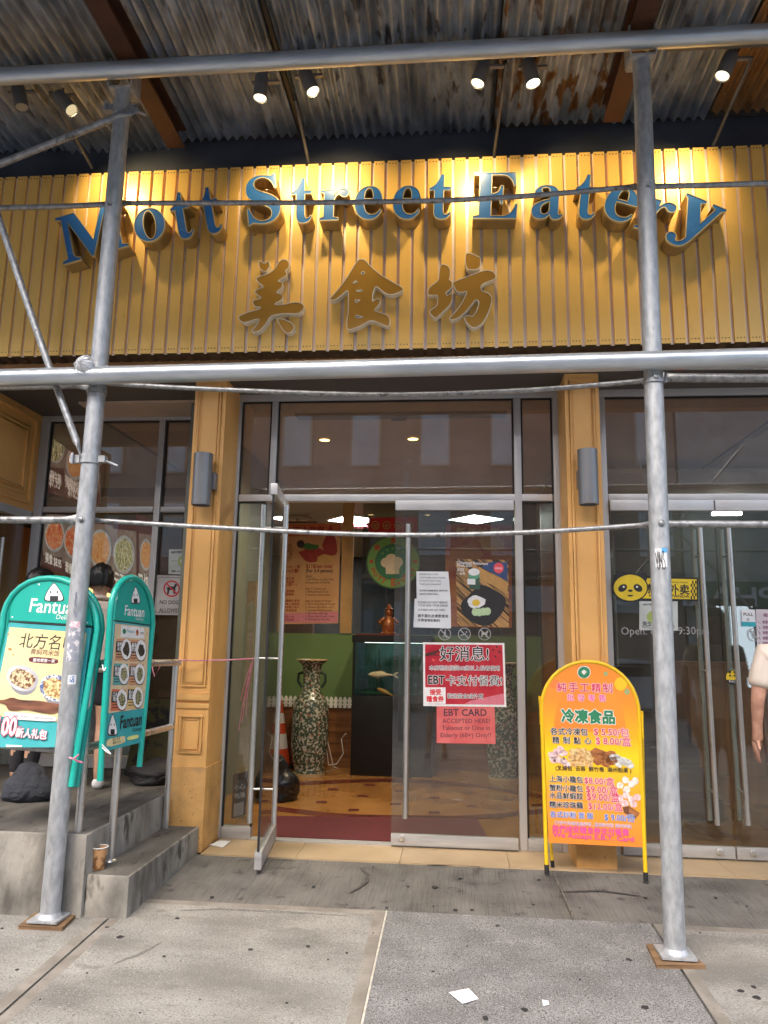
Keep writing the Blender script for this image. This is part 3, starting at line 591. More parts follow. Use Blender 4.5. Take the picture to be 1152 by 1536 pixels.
CHR = {0: ((340, 370, 8.229), [[(355, 385), (520, 335), (600, 270), (640, 195), (690, 155), (745, 165), (775, 210), (770, 260), (720, 300), (745, 335), (735, 365), (620, 425), (690, 440), (690, 500), (600, 570), (690, 590), (695, 650), (565, 720), (720, 715), (830, 685), (920, 695), (960, 735), (940, 790), (880, 830), (720, 825), (540, 850), (490, 950), (420, 1030), (350, 1060), (300, 1050), (370, 970), (410, 890), (330, 905), (240, 940), (180, 930), (135, 865), (270, 805), (400, 775), (430, 745), (350, 745), (310, 670), (440, 635), (390, 610), (350, 560), (355, 540), (470, 495), (395, 450)]],
           [[(395, 165), (470, 215), (520, 170), (535, 240), (490, 310), (450, 305), (400, 250)], [(610, 880), (720, 900), (810, 950), (840, 1000), (800, 1060), (740, 1070), (690, 1020)]]),
       1: ((480, 370, 8.229), [[(470, 155), (550, 160), (620, 240), (740, 345), (880, 430), (1030, 515), (1010, 550), (880, 600), (800, 575), (690, 480), (655, 560), (640, 690), (700, 640), (750, 660), (735, 710), (660, 790), (760, 820), (840, 850), (865, 900), (855, 990), (790, 970), (630, 900), (520, 970), (400, 1020), (335, 1025), (330, 930), (350, 800), (350, 620), (345, 530), (280, 590), (190, 660), (105, 660), (200, 560), (330, 390)], [(500, 338), (530, 298), (562, 342)], [(400, 460), (435, 420), (470, 436)], [(448, 538), (520, 533), (520, 552), (452, 554)], [(435, 640), (450, 668), (505, 652), (440, 704)], [(438, 840), (528, 866), (525, 876), (444, 884)]], []),
       2: ((625, 370, 8.229), [[(445, 440), (600, 380), (850, 285), (940, 305), (980, 360), (970, 400), (790, 470), (800, 550), (890, 575), (935, 640), (900, 780), (820, 940), (740, 1000), (680, 1000), (600, 920), (590, 866), (627, 846), (690, 868), (740, 800), (775, 690), (750, 655), (715, 665), (620, 790), (520, 880), (440, 908), (395, 890), (450, 840), (560, 700), (630, 545), (560, 570), (500, 560), (450, 480)]],
           [[(320, 212), (390, 240), (415, 290), (410, 380), (400, 410), (438, 432), (438, 510), (355, 570), (375, 610), (438, 560), (438, 690), (330, 800), (235, 890), (165, 830), (160, 790), (250, 740), (265, 640), (260, 600), (210, 600), (135, 600), (145, 510), (270, 420), (275, 330), (290, 240)], [(610, 70), (720, 105), (795, 140), (780, 280), (625, 290), (595, 180)]])}
M_cface = mat("bronze_character_face", (0.46, 0.24, 0.032), 0.36, 0.2, var=.06, scale=4)
M_cside = mat("pale_character_edge", (0.80, 0.76, 0.66), 0.4, 0.1, var=.06)
CD = 0.06; PLc = Pl((0, SY - CD, 0), (0, -1, 0))
for (ox, oy, sc), main, extra in CHR.values():
    mb = MB(); f = lambda l: [PLc.at(ox + x / sc, oy + y / sc) for x, y in chaikin(l, 2)]
    mb.prism([f(l) for l in main], (0, -1, 0), CD - .001, 0, 1)
    for l in extra: mb.prism([f(l)], (0, -1, 0), CD - .001, 0, 1)
    o = mb.build("character", [M_cface, M_cside], sign); t = MB()
    for l in main + extra:
        W = f(l); n = len(W); ring = []
        for sg in (1, -1):
            for i in range(n):
                d = W[(i + 1) % n] - W[i - 1]; ring.append(W[i] + Vector((d.z, 0, -d.x)).normalized() * .0022 * sg)
        a = [q + Vector((0, -.003, 0)) for q in ring]; b = [q + Vector((0, .02, 0)) for q in ring]
        t.add(a, [(i, (i + 1) % n, n + (i + 1) % n, n + i) for i in range(n)]); t.add(a + b, [(i, (i + 1) % n, 2 * n + (i + 1) % n, 2 * n + i) for i in range(n)] + [(n + i, n + (i + 1) % n, 3 * n + (i + 1) % n, 3 * n + i) for i in range(n)])
    t.build("edge_trim", M_cside, o, recalc=False)

# ================================================================== SIDEWALK SHED
DZ = 5.05
shed = thing("sidewalk_shed_roof", "rusty corrugated sidewalk shed roof on brown steel beams over the pavement", "shed roof", (-.4, -1.4, DZ))
def rustmat(name, c1, c2, rust, thr, metal=0.55):
    return mat(name, tuple(v * .75 for v in c1), 0.5, metal, col2=tuple(min(1, v * 1.1) for v in c2), scale=6, stretch=(2.2, .7, 1), speck=[(7, thr, rust), (1.6, .5, tuple(v * .8 for v in c1), .2), (38, .68, (.42, .42, .41))], bump=.2, bscale=60, detail=12, lo=.33, hi=.68)
M_sh = [rustmat("grey_sheet", (.19, .24, .32), (.38, .45, .55), (.12, .135, .155), .62), rustmat("bluish_sheet", (.17, .22, .30), (.36, .43, .53), (.07, .075, .085), .60),
        rustmat("rusting_sheet", (.27, .31, .35), (.48, .53, .58), (.17, .085, .03), .51, .4), rustmat("rust_orange_sheet", (.24, .13, .05), (.34, .2, .09), (.12, .055, .022), .55, .2), rustmat("brown_grey_sheet", (.20, .23, .27), (.38, .43, .49), (.13, .135, .14), .60)]
def sx(px, py): return PZ(px, py, DZ).x
def sheet(x0, x1, y0, y1, z, mi):
    mb = MB(); n = max(2, int((x1 - x0) / .068 * 8)); st = 6; vs = []
    for j in range(st + 1):
        y = y0 + (y1 - y0) * j / st; dz = .004 * math.sin(j * 2.1 + x0 * 5)
        for i in range(n + 1):
            x = x0 + (x1 - x0) * i / n; vs.append((x, y, z + .0185 * math.sin(2 * math.pi * x / .068) + dz))
    mb.add(vs, [(j * (n + 1) + i, j * (n + 1) + i + 1, (j + 1) * (n + 1) + i + 1, (j + 1) * (n + 1) + i) for j in range(st) for i in range(n)], 0, True)
    mb.build("corrugated_sheet", M_sh[mi], shed, recalc=False)
X1, X2, X3, X4, X5, X6 = sx(232, 180), sx(440, 170), sx(742, 150), sx(917, 160), sx(1065, 160), sx(1150, 190)
for x0, x1, y0, y1, dz, mi in ((-6.0, -4.4, -2.7, -.16, .0, 0), (-4.38, -2.9, -2.7, -.17, .012, 0), (-2.92, X1, -2.7, -.15, .0, 4), (X1 + .01, X2 - .012, -2.7, -.2, .012, 0), (X2 + .012, X2 + .75, -2.7, -.18, .0, 1), (X2 + .74, X3, -2.7, -.17, .014, 1),
                               (X3 + .01, X4, -2.7, -.22, .0, 2), (X4 + .005, X5, -2.7, -.19, .012, 0), (X5 + .02, X5 + .8, -2.7, -.25, .0, 3), (X5 + .8, 5.6, -2.7, -.18, .014, 4)):
    sheet(x0, x1, y0, y1, DZ + dz, mi)
mb = MB(); mb.box(-6.0, 5.6, -2.72, .0, DZ + .04, DZ + .1); mb.build("plank_deck", mat("weathered_planks", (.05, .045, .04), .9, var=.3, scale=4, stretch=(1, 6, 1)), shed)
mb = MB(); mb.box(-6.0, 5.6, -.15, -.003, 4.765, DZ + .035); mb.build("wall_beam", M_navy, shed)
M_rb = mat("rust_brown_steel", (.05, .02, .013), .6, .1, col2=(.085, .036, .022), scale=6, bump=.1, speck=(12, .65, (.05, .02, .012)))
def ibeam(x, y0, y1, z0=4.885, z1=5.032, w=.125):
    mb = MB(); mb.box(x - w / 2, x + w / 2, y0, y1, z0, z0 + .011); mb.box(x - w / 2, x + w / 2, y0, y1, z1 - .011, z1); mb.box(x - .005, x + .005, y0, y1, z0 + .011, z1 - .011); mb.build("steel_beam", M_rb, shed)
for p, ye in ((205, -.36), (940, -.42)): ibeam(PZ(p, 110, 4.9).x, -2.7, ye)
ibeam(-4.9, -2.7, -.3); ibeam(3.7, -2.7, -.3)
M_gal2 = mat("dull_batten", (.14, .14, .135), .6, .4, var=.25, scale=8)
mb = MB(); mb.box(-6, 5.6, -2.7, -2.6, 4.86, 5.03); mb.build("edge_beam", M_rb, shed)
for y, z, a, b in ((-.98, 4.975, -4.5, sx(300, 120)), (-.98, 4.975, X2 + .02, sx(900, 110)), (-.94, 4.97, sx(985, 100), 5)):
    mb = MB(); mb.box(a, b, y - .03, y + .03, z, z + .05); mb.build("batten", M_gal2, shed)
for p in ((452, 200, 425, 60), (748, 200, 735, 165)):
    a, b = PZ(p[0], p[1], 5.0), PZ(p[2], p[3], 5.0); mb = MB(); mb.box(a.x - .012, a.x + .012, min(a.y, b.y) - .4, max(a.y, b.y), 4.995, 5.03); mb.build("seam_strip", M_black, shed)

# posts
def post(base, top, label, side):
    b = PG(*base); t = PY(top[0], top[1], b.y); t.z = 4.70
    th = thing("scaffold_post", label, "scaffold post", b)
    ax = (t - b); p = lambda z: b + ax * ((z - b.z) / ax.z)
    mb = MB(); mb.tube([p(b.z + .030), p(4.70)], .0485, 24); pb = mb.build("pipe", M_galv, th)
    mb = MB(); c = p(b.z + .022); mb.box(c.x - .078, c.x + .078, c.y - .078, c.y + .078, b.z + .020, b.z + .031); mb.lathe((c.x, c.y, b.z + .031), [(.062, 0), (.054, .012), (.0495, .02)], 24); mb.build("base_plate", M_galv, th)
    c = p(4.70); mb = MB(); mb.box(c.x - .07, c.x + .07, c.y - .06, c.y + .07, 4.70, 4.712); mb.box(c.x - .075, c.x - .067, c.y - .06, c.y + .07, 4.712, 4.90); mb.box(c.x + .067, c.x + .075, c.y - .06, c.y + .07, 4.712, 4.90); mb.tube([(c.x - .03, c.y - .063, 4.80), (c.x - .03, c.y - .085, 4.80)], .014, 6)
    mb.tube([(c.x + .11, c.y, 4.86), (c.x - .11, c.y, 4.86)], .012, 8)
    mb.build("head_bracket", M_galv, th)
    return th, p, pb
M_ply = mat("brown_plywood", (.13, .075, .035), .8, col2=(.22, .13, .065), scale=4, stretch=(1, 8, 1), bump=.1)
postL, pL, pipeL = post((74, 1384), (187, 120), "left galvanised scaffold post with small stickers, standing beside the concrete step", 0)
postR, pR, pipeR = post((1013, 1438), (961, 75), "right galvanised scaffold post with a scribbled sticker, right of the orange board", 1)
def plank(pts, label, h=.016):
    q = [PG(*p) for p in pts]; mb = MB(); mb.prism([[v + Vector((0, 0, h)) for v in q]], (0, 0, 1), h - .001); tag(mb.build("sole_plank", M_ply, None, bev=.002), label, "plank", "plywood pads under the posts")
plank([(27, 1394), (93, 1397), (119, 1371), (60, 1368)], "brown plywood pad under the left scaffold post")
plank([(986, 1453), (1058, 1454), (1022, 1423), (970, 1421)], "brown plywood pad under the right scaffold post")
def postsurf(p, z, ang, r=.0492):                 # a point on a post's skin
    c = p(z); return Vector((c.x + r * math.sin(ang), c.y - r * math.cos(ang), z))
def sticker(p, z0, z1, a0, a1, m, name, parent, n=8, lift=0.0):
    mb = MB(); vs = [postsurf(p, z, a0 + (a1 - a0) * i / n, .0492 + lift) for z in (z0, z1) for i in range(n + 1)]
    mb.add(vs, [(i, i + 1, n + 2 + i, n + 1 + i) for i in range(n)], 0, True); return mb.build(name, m, parent, recalc=False)
zL = lambda row: PY(110, row, -1.19).z
zR = lambda row: PY(985, row, -1.19).z
sticker(pL, zL(993), zL(936), -.25, 1.0, mat("faded_sticker", (.30, .32, .37), .6, col2=(.72, .68, .69), scale=34, lo=.45, hi=.55, detail=2), "sticker", postL)
sticker(pL, zL(941), zL(932), -.1, .9, mat("pink_sticker_band", (.75, .45, .5), .6, col2=(.8, .78, .78), scale=60, lo=.45, hi=.55), "sticker", postL, lift=.0006)
sticker(pL, zL(1027), zL(1013), .15, 1.0, M_paper, "sticker", postL)
sticker(pL, zL(1024), zL(1015), .3, .8, mat("blue_scrawl", (.05, .13, .35), .6, col2=(.75, .77, .8), scale=120, lo=.47, hi=.53), "sticker", postL, lift=.0008)
sticker(pR, zR(851), zR(823), -.75, .45, M_paper, "sticker", postR)
sticker(pR, zR(829), zR(822), -.1, .5, flat((.1, .36, .68)), "sticker", postR, lift=.0006)
def scrawl(p, z, pts, m, parent, name="scrawl", w=.0016):
    mb = MB(); mb.tube([postsurf(p, z + q[1], q[0], .0505) for q in catmull([(a, d, 0) for a, d in pts], 5)], w, 5); mb.build(name, m, parent)
scrawl(pR, zR(838), [(-.68, .03), (-.55, -.03), (-.45, .04), (-.35, -.045), (-.3, .035), (-.2, -.02), (-.05, .03), (.1, .035), (.0, .0), (.15, -.01), (.2, -.045), (-.05, -.05), (-.1, -.01), (-.4, -.055), (-.6, -.02)], M_ink, postR, "scribble")
scrawl(pL, zL(900), [(.1, .03), (.3, .02), (.2, -.01), (.35, -.03), (.15, -.02), (.25, .04)], flat((.13, .16, .3)), postL, "scribble", .001)
scrawl(pL, zL(915), [(.1, .0), (.4, -.035), (.5, -.02), (.25, -.01)], flat((.13, .16, .3)), postL, "scribble", .001)
# ledgers in front of the posts and braces behind them
YP = pL(3).y
def ledger(pts, r, label, y):
    q = [PY(px, py, y) for px, py in pts]; d0, d1 = (q[0] - q[1]).normalized(), (q[-1] - q[-2]).normalized()
    mb = MB(); mb.tube([q[0] + d0 * 2.4] + q + [q[-1] + d1 * 2.2], r, 28); th = tag(mb.build("scaffold_ledger", M_galvh), label, "scaffold pipe", "large horizontal scaffold pipes"); return th
l1 = ledger([(0, 115), (1152, 50)], .05, "upper thick shiny scaffold pipe crossing in front of the shed roof", YP - .101)
l2 = ledger([(0, 567), (576, 552), (1152, 536)], .05, "thick shiny scaffold pipe crossing below the gold sign", YP - .101)
GB = "thin scaffold braces with flattened ends"
def brace(pts, r, label, y, ends=(1, 1), sub=10):
    q = [PY(px, py, yy if yy is not None else y) for px, py, yy in [(p + (None,))[:3] for p in pts]]
    out = []; rad = []; fl = []
    P = [q[0] * 2 - q[1]] + q + [q[-1] * 2 - q[-2]]
    for i in range(1, len(P) - 2):
        for j in range(sub):
            t = j / sub; p0, p1, p2, p3 = P[i - 1:i + 3]; out.append(.5 * (2 * p1 + (p2 - p0) * t + (2 * p0 - 5 * p1 + 4 * p2 - p3) * t * t + (3 * p1 - p0 - 3 * p2 + p3) * t ** 3))
    out.append(q[-1])
    L = [0.0]
    for a, b in zip(out, out[1:]): L.append(L[-1] + (b - a).length)
    T = L[-1]; pts2 = []; fl = []
    def pos(s):
        for i in range(len(L) - 1):
            if L[i + 1] >= s - 1e-9: return out[i].lerp(out[i + 1], (s - L[i]) / max(1e-9, L[i + 1] - L[i]))
        return out[-1]
    ss = sorted(set([0, .05, .085, .11] + [T * k / 24 for k in range(1, 24) if .12 < T * k / 24 < T - .12] + [T - .11, T - .085, T - .05, T]))
    for s in ss:
        pts2.append(pos(s)); e = min(s if ends[0] else 9, T - s if ends[1] else 9)
        fl.append((1, 1) if e > .1 else ((1.15, .6) if e > .07 else (1.5, .16)))
    mb = MB(); mb.tube(pts2, r, 14, flatten=fl); return tag(mb.build("scaffold_brace", M_brace), label, "scaffold brace", GB)
yb = YP + .057
brace([(-60, 313), (80, 310), (172, 306)], .016, "thin scaffold brace left of the left post, in front of the gold sign", yb, (0, 1))
brace([(172, 305), (560, 303), (760, 296), (965, 279)], .0145, "long thin scaffold brace across the blue sign letters between the posts", yb + .012)
brace([(962, 280), (1060, 278), (1240, 272)], .0155, "thin scaffold brace right of the right post, in front of the gold sign", yb, (1, 0))
brace([(-60, 580), (60, 578), (140, 575)], .026, "grey scaffold brace behind the middle pipe, left of the left post", yb, (0, 1))
brace([(140, 574), (300, 583), (560, 592), (780, 586), (984, 570)], .014, "sagging thin scaffold brace just under the thick middle pipe", yb + .012)
brace([(976, 566), (1060, 567), (1240, 568)], .024, "scuffed scaffold brace under the middle pipe, right of the right post", yb, (1, 0))
brace([(-60, 779), (60, 780), (128, 779)], .021, "grey scaffold brace left of the left post at handle height", yb, (0, 1))
brace([(122, 779), (300, 790), (560, 802), (780, 799), (990, 786)], .0135, "sagging thin scaffold brace across the entrance doors between the posts", yb + .012)
brace([(976, 786), (1060, 786), (1240, 787)], .0185, "scaffold brace right of the right post, across the right doors", yb, (1, 0))
brace([(-78, 98), (-12, 295), (60, 510), (124, 688)], .02, "steep diagonal scaffold brace clamped to the left post above the teal boards", YP - .03, (0, 1))
brace([(-60, 270), (80, 214), (207, 162)], .021, "diagonal scaffold brace clamped to the top of the left post", YP - .04, (0, 1))
def clamp(p, z, th):
    c = p(z); mb = MB(); mb.lathe((c.x, c.y, z - .024), [(.0565, 0), (.0565, .048)], 24, 0, None, False); mb.lathe((c.x, c.y, z - .024), [(.0495, 0), (.0565, 0)], 24, 0, None, False); mb.lathe((c.x, c.y, z + .024), [(.0565, 0), (.0495, 0)], 24, 0, None, False)
    mb.box(c.x - .105, c.x - .05, c.y - .035, c.y + .0, z - .022, z + .022); mb.tube([(c.x - .085, c.y - .045, z - .03), (c.x - .085, c.y - .045, z + .03)], .008, 8); mb.box(c.x + .05, c.x + .09, c.y - .02, c.y + .02, z - .015, z + .02); mb.tube([(c.x + .07, c.y, z), (c.x + .15, c.y + .02, z - .03)], .008, 8)
    mb.build("clamp", M_galv, th, recalc=False)
clamp(pL, PY(140, 690, YP).z, postL); clamp(pL, PY(186, 165, YP).z, postL)
# conduit with red tape under the middle pipe, and a caged work lamp on it
q = [PY(px, py, YP - .05) for px, py in ((770, 551), (880, 552), (975, 553), (1060, 552), (1240, 552))]
cdt = thing("cable_conduit", "thin grey conduit strapped under the middle pipe beside the right post", "conduit", q[2])
mb = MB(); mb.tube(q, .0095, 10); cc = mb.build("tube", M_galv, cdt)
a, b = PY(1012, 552.5, YP - .05), PY(1027, 552.3, YP - .05); mb = MB(); mb.tube([a, b], .0105, 10); mb.build("red_tape", flat((.55, .12, .12)), cdt)
a, b = PY(978, 553, YP - .062), PY(990, 553, YP - .062); mb = MB(); mb.tube([a, b], .016, 8); mb.build("coupling", M_galv, cdt)
c = PY(127, 548, YP - .13)
wl = thing("work_lamp", "white caged work lamp on the middle scaffold pipe at the left post", "lamp", c)
mb = MB(); mb.ball(c, .05, 0, 18); mb.build("globe", mat("opal_globe", (.82, .83, .84), .25, var=.02), wl)
mb = MB()
for k in range(5):
    a = math.pi * k / 5; u = Vector((math.cos(a), 0.3 * math.sin(a), math.sin(a))).normalized(); v = Vector((0, -1, 0)); mb.tube([c + (u * math.cos(t) + v * math.sin(t)) * .058 for t in [math.pi * j / 10 for j in range(11)]], .002, 5)
mb.tube([c + Vector((.058 * math.cos(t), 0, .058 * math.sin(t))) for t in [2 * math.pi * j / 20 for j in range(21)]], .003, 5)
mb.build("wire_cage", M_galv, wl)
# spotlights under the shed, lit, washing the sign
M_lampb = mat("grey_lamp_body", (.19, .19, .19), .45, .3, var=.1)
E_lens = emis("lit_lens", (1.0, .84, .50), 1.1); E_hot = emis("bright_lens", (1.0, .86, .55), 4.0); E_dim = emis("dim_lens", (1.0, .8, .45), .22)
LZ = 4.87
def spot(top, lens, power, aim, label):
    b = PZ(lens[0], lens[1], LZ); t0 = PY(top[0], top[1], b.y - .005); ax = (t0 - b).normalized(); t = b + ax * .16
    th = thing("spotlight", label, "spotlight", t)
    mb = MB(); mb.lathe(b, [(.040, .012), (.045, .0), (.046, .004), (.046, .15), (.040, .162)], 20, 0, ax); body = mb.build("lamp_body", M_lampb, th)
    mb = MB(); mb.lathe(b, [(.039, .006), (.039, .0085)], 20, 0, ax); mb.build("lens", (E_hot if "brightest" in label else E_dim if "dim " in label else E_lens) if power else mat("unlit_lens", (.3, .29, .26), .2), body)
    mb = MB(); mb.tube([t - ax * .03, (t.x + .03, t.y, DZ - .06), (t.x + .03, t.y, DZ + .02)], .009, 8); mb.box(t.x - .06, t.x + .12, t.y - .012, t.y + .012, DZ - .075, DZ - .06); mb.build("bracket", M_lampb, th)
    if power:
        l = bpy.data.lights.new("spot_beam", 'SPOT'); l.energy = power; l.color = (1.0, .74, .36); l.spot_size = R(94); l.spot_blend = 1.0; l.shadow_soft_size = .045
        o = bpy.data.objects.new("spot_beam", l); COL.objects.link(o); o.location = b - ax * .012
        tgt = PY(aim[0], aim[1], SY); o.rotation_euler = (tgt - o.location).to_track_quat('-Z', 'Y').to_euler(); o.parent = th; o.matrix_parent_inverse = Matrix.Translation(-Vector(th.location))
SP = 16
for top, lens, pw, aim, lab in (((28, 136), (33, 162), 0, None, "spotlight nearest the left edge under the shed, barely lit"), ((82, 136), (108, 166), SP, (190, 292), "dim grey spotlight left of the left post's head"), ((393, 113), (390, 148), SP * .7, (432, 305), "spotlight left of centre pointing down, beside the dark roof seam"),
                           ((457, 108), (470, 138), SP, (500, 295), "spotlight leaning right, next to the dark roof seam"), ((727, 92), (716, 126), SP, (695, 298), "spotlight leaning left above the letter E"), ((790, 86), (800, 126), SP * .7, (880, 290), "brightest spotlight, in front of the rusty sheet"), ((1098, 80), (1083, 115), SP, (1000, 290), "spotlight right of the right post's head")):
    spot(top, lens, pw, aim, lab)
# wall sconces
M_sconce = mat("grey_sconce_metal", (.25, .25, .255), .4, .5, var=.06)
def sconce(px0, r0, r1, lab, sgn):
    a, b = PY(px0, r0, CYF - .10), PY(px0, r1, CYF - .10); x = (a.x + b.x) / 2
    th = thing("wall_sconce", lab, "wall lamp", (x, CYF, b.z)); rr = .066
    mb = MB(); mb.lathe((x, CYF - .10, b.z), [(rr - .012, .03), (rr - .012, .0), (rr, 0), (rr, a.z - b.z), (rr - .01, a.z - b.z), (rr - .01, a.z - b.z - .02)], 28); mb.build("cylinder_body", M_sconce, th)
    mb = MB(); m = (a.z + b.z) / 2; mb.box(x + sgn * .03 - .03, x + sgn * .03 + .05 * (1 if sgn > 0 else .6), CYF - .06, CYF - .001, m - .06, m + .06); mb.build("mounting_box", M_sconce, th)
sconce(303.5, 681, 758, "grey cylinder wall lamp on the left pilaster", 1); sconce(882, 675, 757, "grey cylinder wall lamp on the right pilaster", -1)

# bolts where the flattened brace ends meet the posts, and thin rods that carry the spotlights
for p, th, rows, pxx in ((pL, postL, (306, 575, 779), 130), (pR, postR, (281, 568, 786), 985)):
    for row in rows:
        z = PY(pxx, row, YP - .05).z; c = p(z); mb = MB(); mb.tube([(c.x, c.y + .085, z), (c.x, c.y - .052, z)], .007, 8); mb.lathe((c.x, c.y - .0485, z), [(.013, 0), (.013, .009), (.006, .012)], 6, 0, (0, -1, 0)); mb.lathe((c.x, c.y - .0485, z), [(.02, 0), (.02, .002)], 14, 0, (0, -1, 0)); mb.build("bolt", M_brace, th)
    for row in ((552,) if pxx > 500 else (566,)):
        z = PY(pxx, row, YP - .05).z; c = p(z); mb = MB()
        for zz in (z + .066, z - .072): mb.lathe((c.x, c.y, zz - .012), [(.0495, 0), (.056, .001), (.056, .023), (.0495, .024)], 22, 0, None, False)
        mb.tube([(c.x + .058, c.y - .02, z - .08), (c.x + .058, c.y - .02, z + .08)], .007, 8); mb.build("coupler", M_brace, th, recalc=False)
for a, b, lab in (((75, 138), (138, 252), "thin lamp rod from the roof to the sign, left of the left post"), ((443, 150), (463, 243), "thin lamp rod beside the dark roof seam"), ((760, 95), (741, 233), "thin lamp rod beside the brightest spotlight"), ((1128, 85), (1070, 218), "thin lamp rod at the right edge under the roof")):
    p0, p1 = PZ(a[0], a[1], DZ - .07), PY(b[0], b[1], SY + .02); mb = MB(); mb.tube([p0, p1], .011, 8); tag(mb.build("lamp_rod", M_gal2), lab, "rod", "thin rods carrying the spotlights")

# ================================================================== STEPS, RAIL
M_step = mat("worn_step_concrete", (.10, .092, .078), .85, col2=(.31, .29, .25), scale=5.5, bump=.9, bscale=38, speck=(8, .60, (.07, .062, .05)), detail=15, lo=.34, hi=.62, stretch=(1, 1, .5))
M_stepd = mat("dark_tread_concrete", (.065, .06, .052), .85, col2=(.15, .14, .122), scale=4, bump=.6, bscale=70, speck=(12, .62, (.045, .04, .034)), detail=14, stretch=(1.6, .6, 1))
steps = thing("concrete_steps", "worn grey concrete steps up to the left alcove", "steps", (-1.9, -1.0, 0))
XS0, XS1 = -1.885, -1.655
def worn(mb, x0, x1, y0, y1, z0, z1, mtop, mside, n=(6, 10), amp=.004):
    vs = [(x0, y0, z0), (x1, y0, z0), (x1, y1, z0), (x0, y1, z0), (x0, y0, z1), (x1, y0, z1), (x1, y1, z1), (x0, y1, z1)]
    mb.add(vs, [(4, 5, 6, 7)], mtop); mb.add(vs, [(0, 1, 5, 4), (1, 2, 6, 5), (2, 3, 7, 6), (3, 0, 4, 7)], mside)
mb = MB(); worn(mb, XS0, XS1, -1.03, CYF - .003, -.06, .2, 1, 0); mb.build("lower_step", [M_step, M_stepd], steps, bev=.012)
mb = MB(); worn(mb, -9, XS0 - .002, -1.055, YB + .1, -.06, .4, 1, 0); mb.build("landing", [M_step, M_stepd], steps, bev=.012)
cup = thing("paper_cup", "brown patterned paper cup left on the lower concrete step", "cup", PZ(147, 1306, .2))
c = PZ(147, 1304, .2); mb = MB(); mb.lathe((c.x, c.y, .2012), [(.031, 0), (.0425, .112), (.0405, .112), (.030, .01)], 24, 0, None, True); body = mb.build("cup_body", mat("kraft_cup", (.50, .27, .12), .7, col2=(.20, .09, .03), scale=34, lo=.52, hi=.60, detail=3), cup)
mb = MB(); mb.tube([(c.x + .0425 * math.cos(t), c.y + .0425 * math.sin(t), .313) for t in [2 * math.pi * k / 24 for k in range(25)]], .003, 6); mb.build("rolled_rim", M_white, cup)
mb = MB(); mb.lathe((c.x, c.y, .2122), [(.030, .0), (.0405, .098)], 24, 0, None, False); mb.build("lining", M_white, cup)
rail = thing("stainless_handrail", "stainless steel handrail with tall posts beside the concrete steps", "handrail", (-1.93, -1.02, .0))
RX = -1.955
P1 = PG(107, 1370); P1t = PY(148, 996, P1.y); P1t.x = P1.x; P3 = Vector((-1.925, -.02, .2)); P3t = PY(264, 994, -.02); P3.x = P3t.x
P2 = PZ(165, 1291, .2); P2t = PY(186, 985, P2.y)
MR = M_steel
for a, b in ((P1, P1t), (P3, P3t)):
    mb = MB(); mb.tube([a - Vector((0, 0, .01)), b], .0205, 18); mb.build("rail_post", MR, rail)
mb = MB(); mb.tube([P2 - Vector((0, 0, .01)), Vector((P2.x, P2.y, P1t.z - .02))], .0205, 18); mb.lathe((P2.x, P2.y, .2), [(.035, 0), (.03, .008), (.022, .01)], 18); mb.build("rail_post", MR, rail)
mb = MB(); mb.tube([P1t + Vector((-.03, 0, 0)), P1t, P3t, P3t + Vector((.02, .02, 0))], .023, 18); mb.build("top_rail", MR, rail)
r1, r3 = PY(141, 1122, P1.y), PY(258, 1090, -.02); r1.x = P1.x; r3.x = P3.x
mb = MB(); mb.tube([r1, r3], .0205, 18); mb.build("mid_rail", MR, rail)
mb = MB(); a = PY(-40, 1114, P1.y - .06); b = PY(96, 1124, P1.y - .06); mb.tube([a + (a - b), a, b, r1 + Vector((0, -.0, 0))], .022, 16); mb.build("side_rail", M_galv, rail)

# ================================================================== TEAL DELIVERY BOARDS
def arch(pl, x0, x1, ysp, ytop, ybot0, ybot1, xb0, xb1, n=14):   # outline in pixels: bottom left, up, arch, down to bottom right
    pts = [(xb0, ybot0), (x0, ysp[0])]; cx, cy = (x0 + x1) / 2, (ysp[0] + ysp[1]) / 2
    for k in range(1, n):
        a = math.pi - math.pi * k / n; t = k / n; pts.append((cx + (x1 - x0) / 2 * math.cos(a), ysp[0] * (1 - t) + ysp[1] * t - (cy - ytop) * math.sin(a) ** .9))
    return pts + [(x1, ysp[1]), (xb1, ybot1)]
def riceball(mb, pl, x, y, w, h, wht, blk, lift):     # rounded triangle emblem with two dots and a dark band
    def tri(s): return [(x + w * s * dx, y + h * s * dy) for dx, dy in chaikin([(-.05, -.52), (.05, -.52), (.36, -.05), (.5, .3), (.46, .5), (-.46, .5), (-.5, .3), (-.36, -.05)], 2)]
    mb.pp(pl, tri(1.12), 0, lift, blk); mb.pp(pl, tri(1.0), 0, lift + .001, wht)
    for s in (-1, 1): mb.disc(pl, x + s * w * .19, y - h * .02, w * .055, h * .055, lift + .002, 0, blk, 12)
    mb.pp(pl, [(x - w * .23, y + h * .22), (x + w * .23, y + h * .22), (x + w * .23, y + h * .49), (x - w * .23, y + h * .49)], 0, lift + .002, blk)
M_foodA = mat("food_rice_meat", (.16, .06, .025), .5, col2=(.72, .60, .36), scale=75, lo=.42, hi=.58, detail=3)
M_foodB = mat("food_noodles", (.30, .13, .03), .5, col2=(.78, .66, .34), scale=70, lo=.4, hi=.6, detail=3)
M_foodC = mat("food_greens", (.03, .06, .02), .5, col2=(.50, .45, .25), scale=110, lo=.42, hi=.6, detail=3)
M_foodD = mat("food_dark", (.012, .011, .01), .5, col2=(.09, .07, .05), scale=60, lo=.4, hi=.6)
M_foodR = mat("food_red_fry", (.32, .05, .015), .5, col2=(.62, .26, .08), scale=40, lo=.4, hi=.62, detail=4)
M_log = mat("driftwood", (.06, .02, .012), .6, col2=(.24, .09, .045), scale=9, stretch=(.6, 1, 4), detail=8)
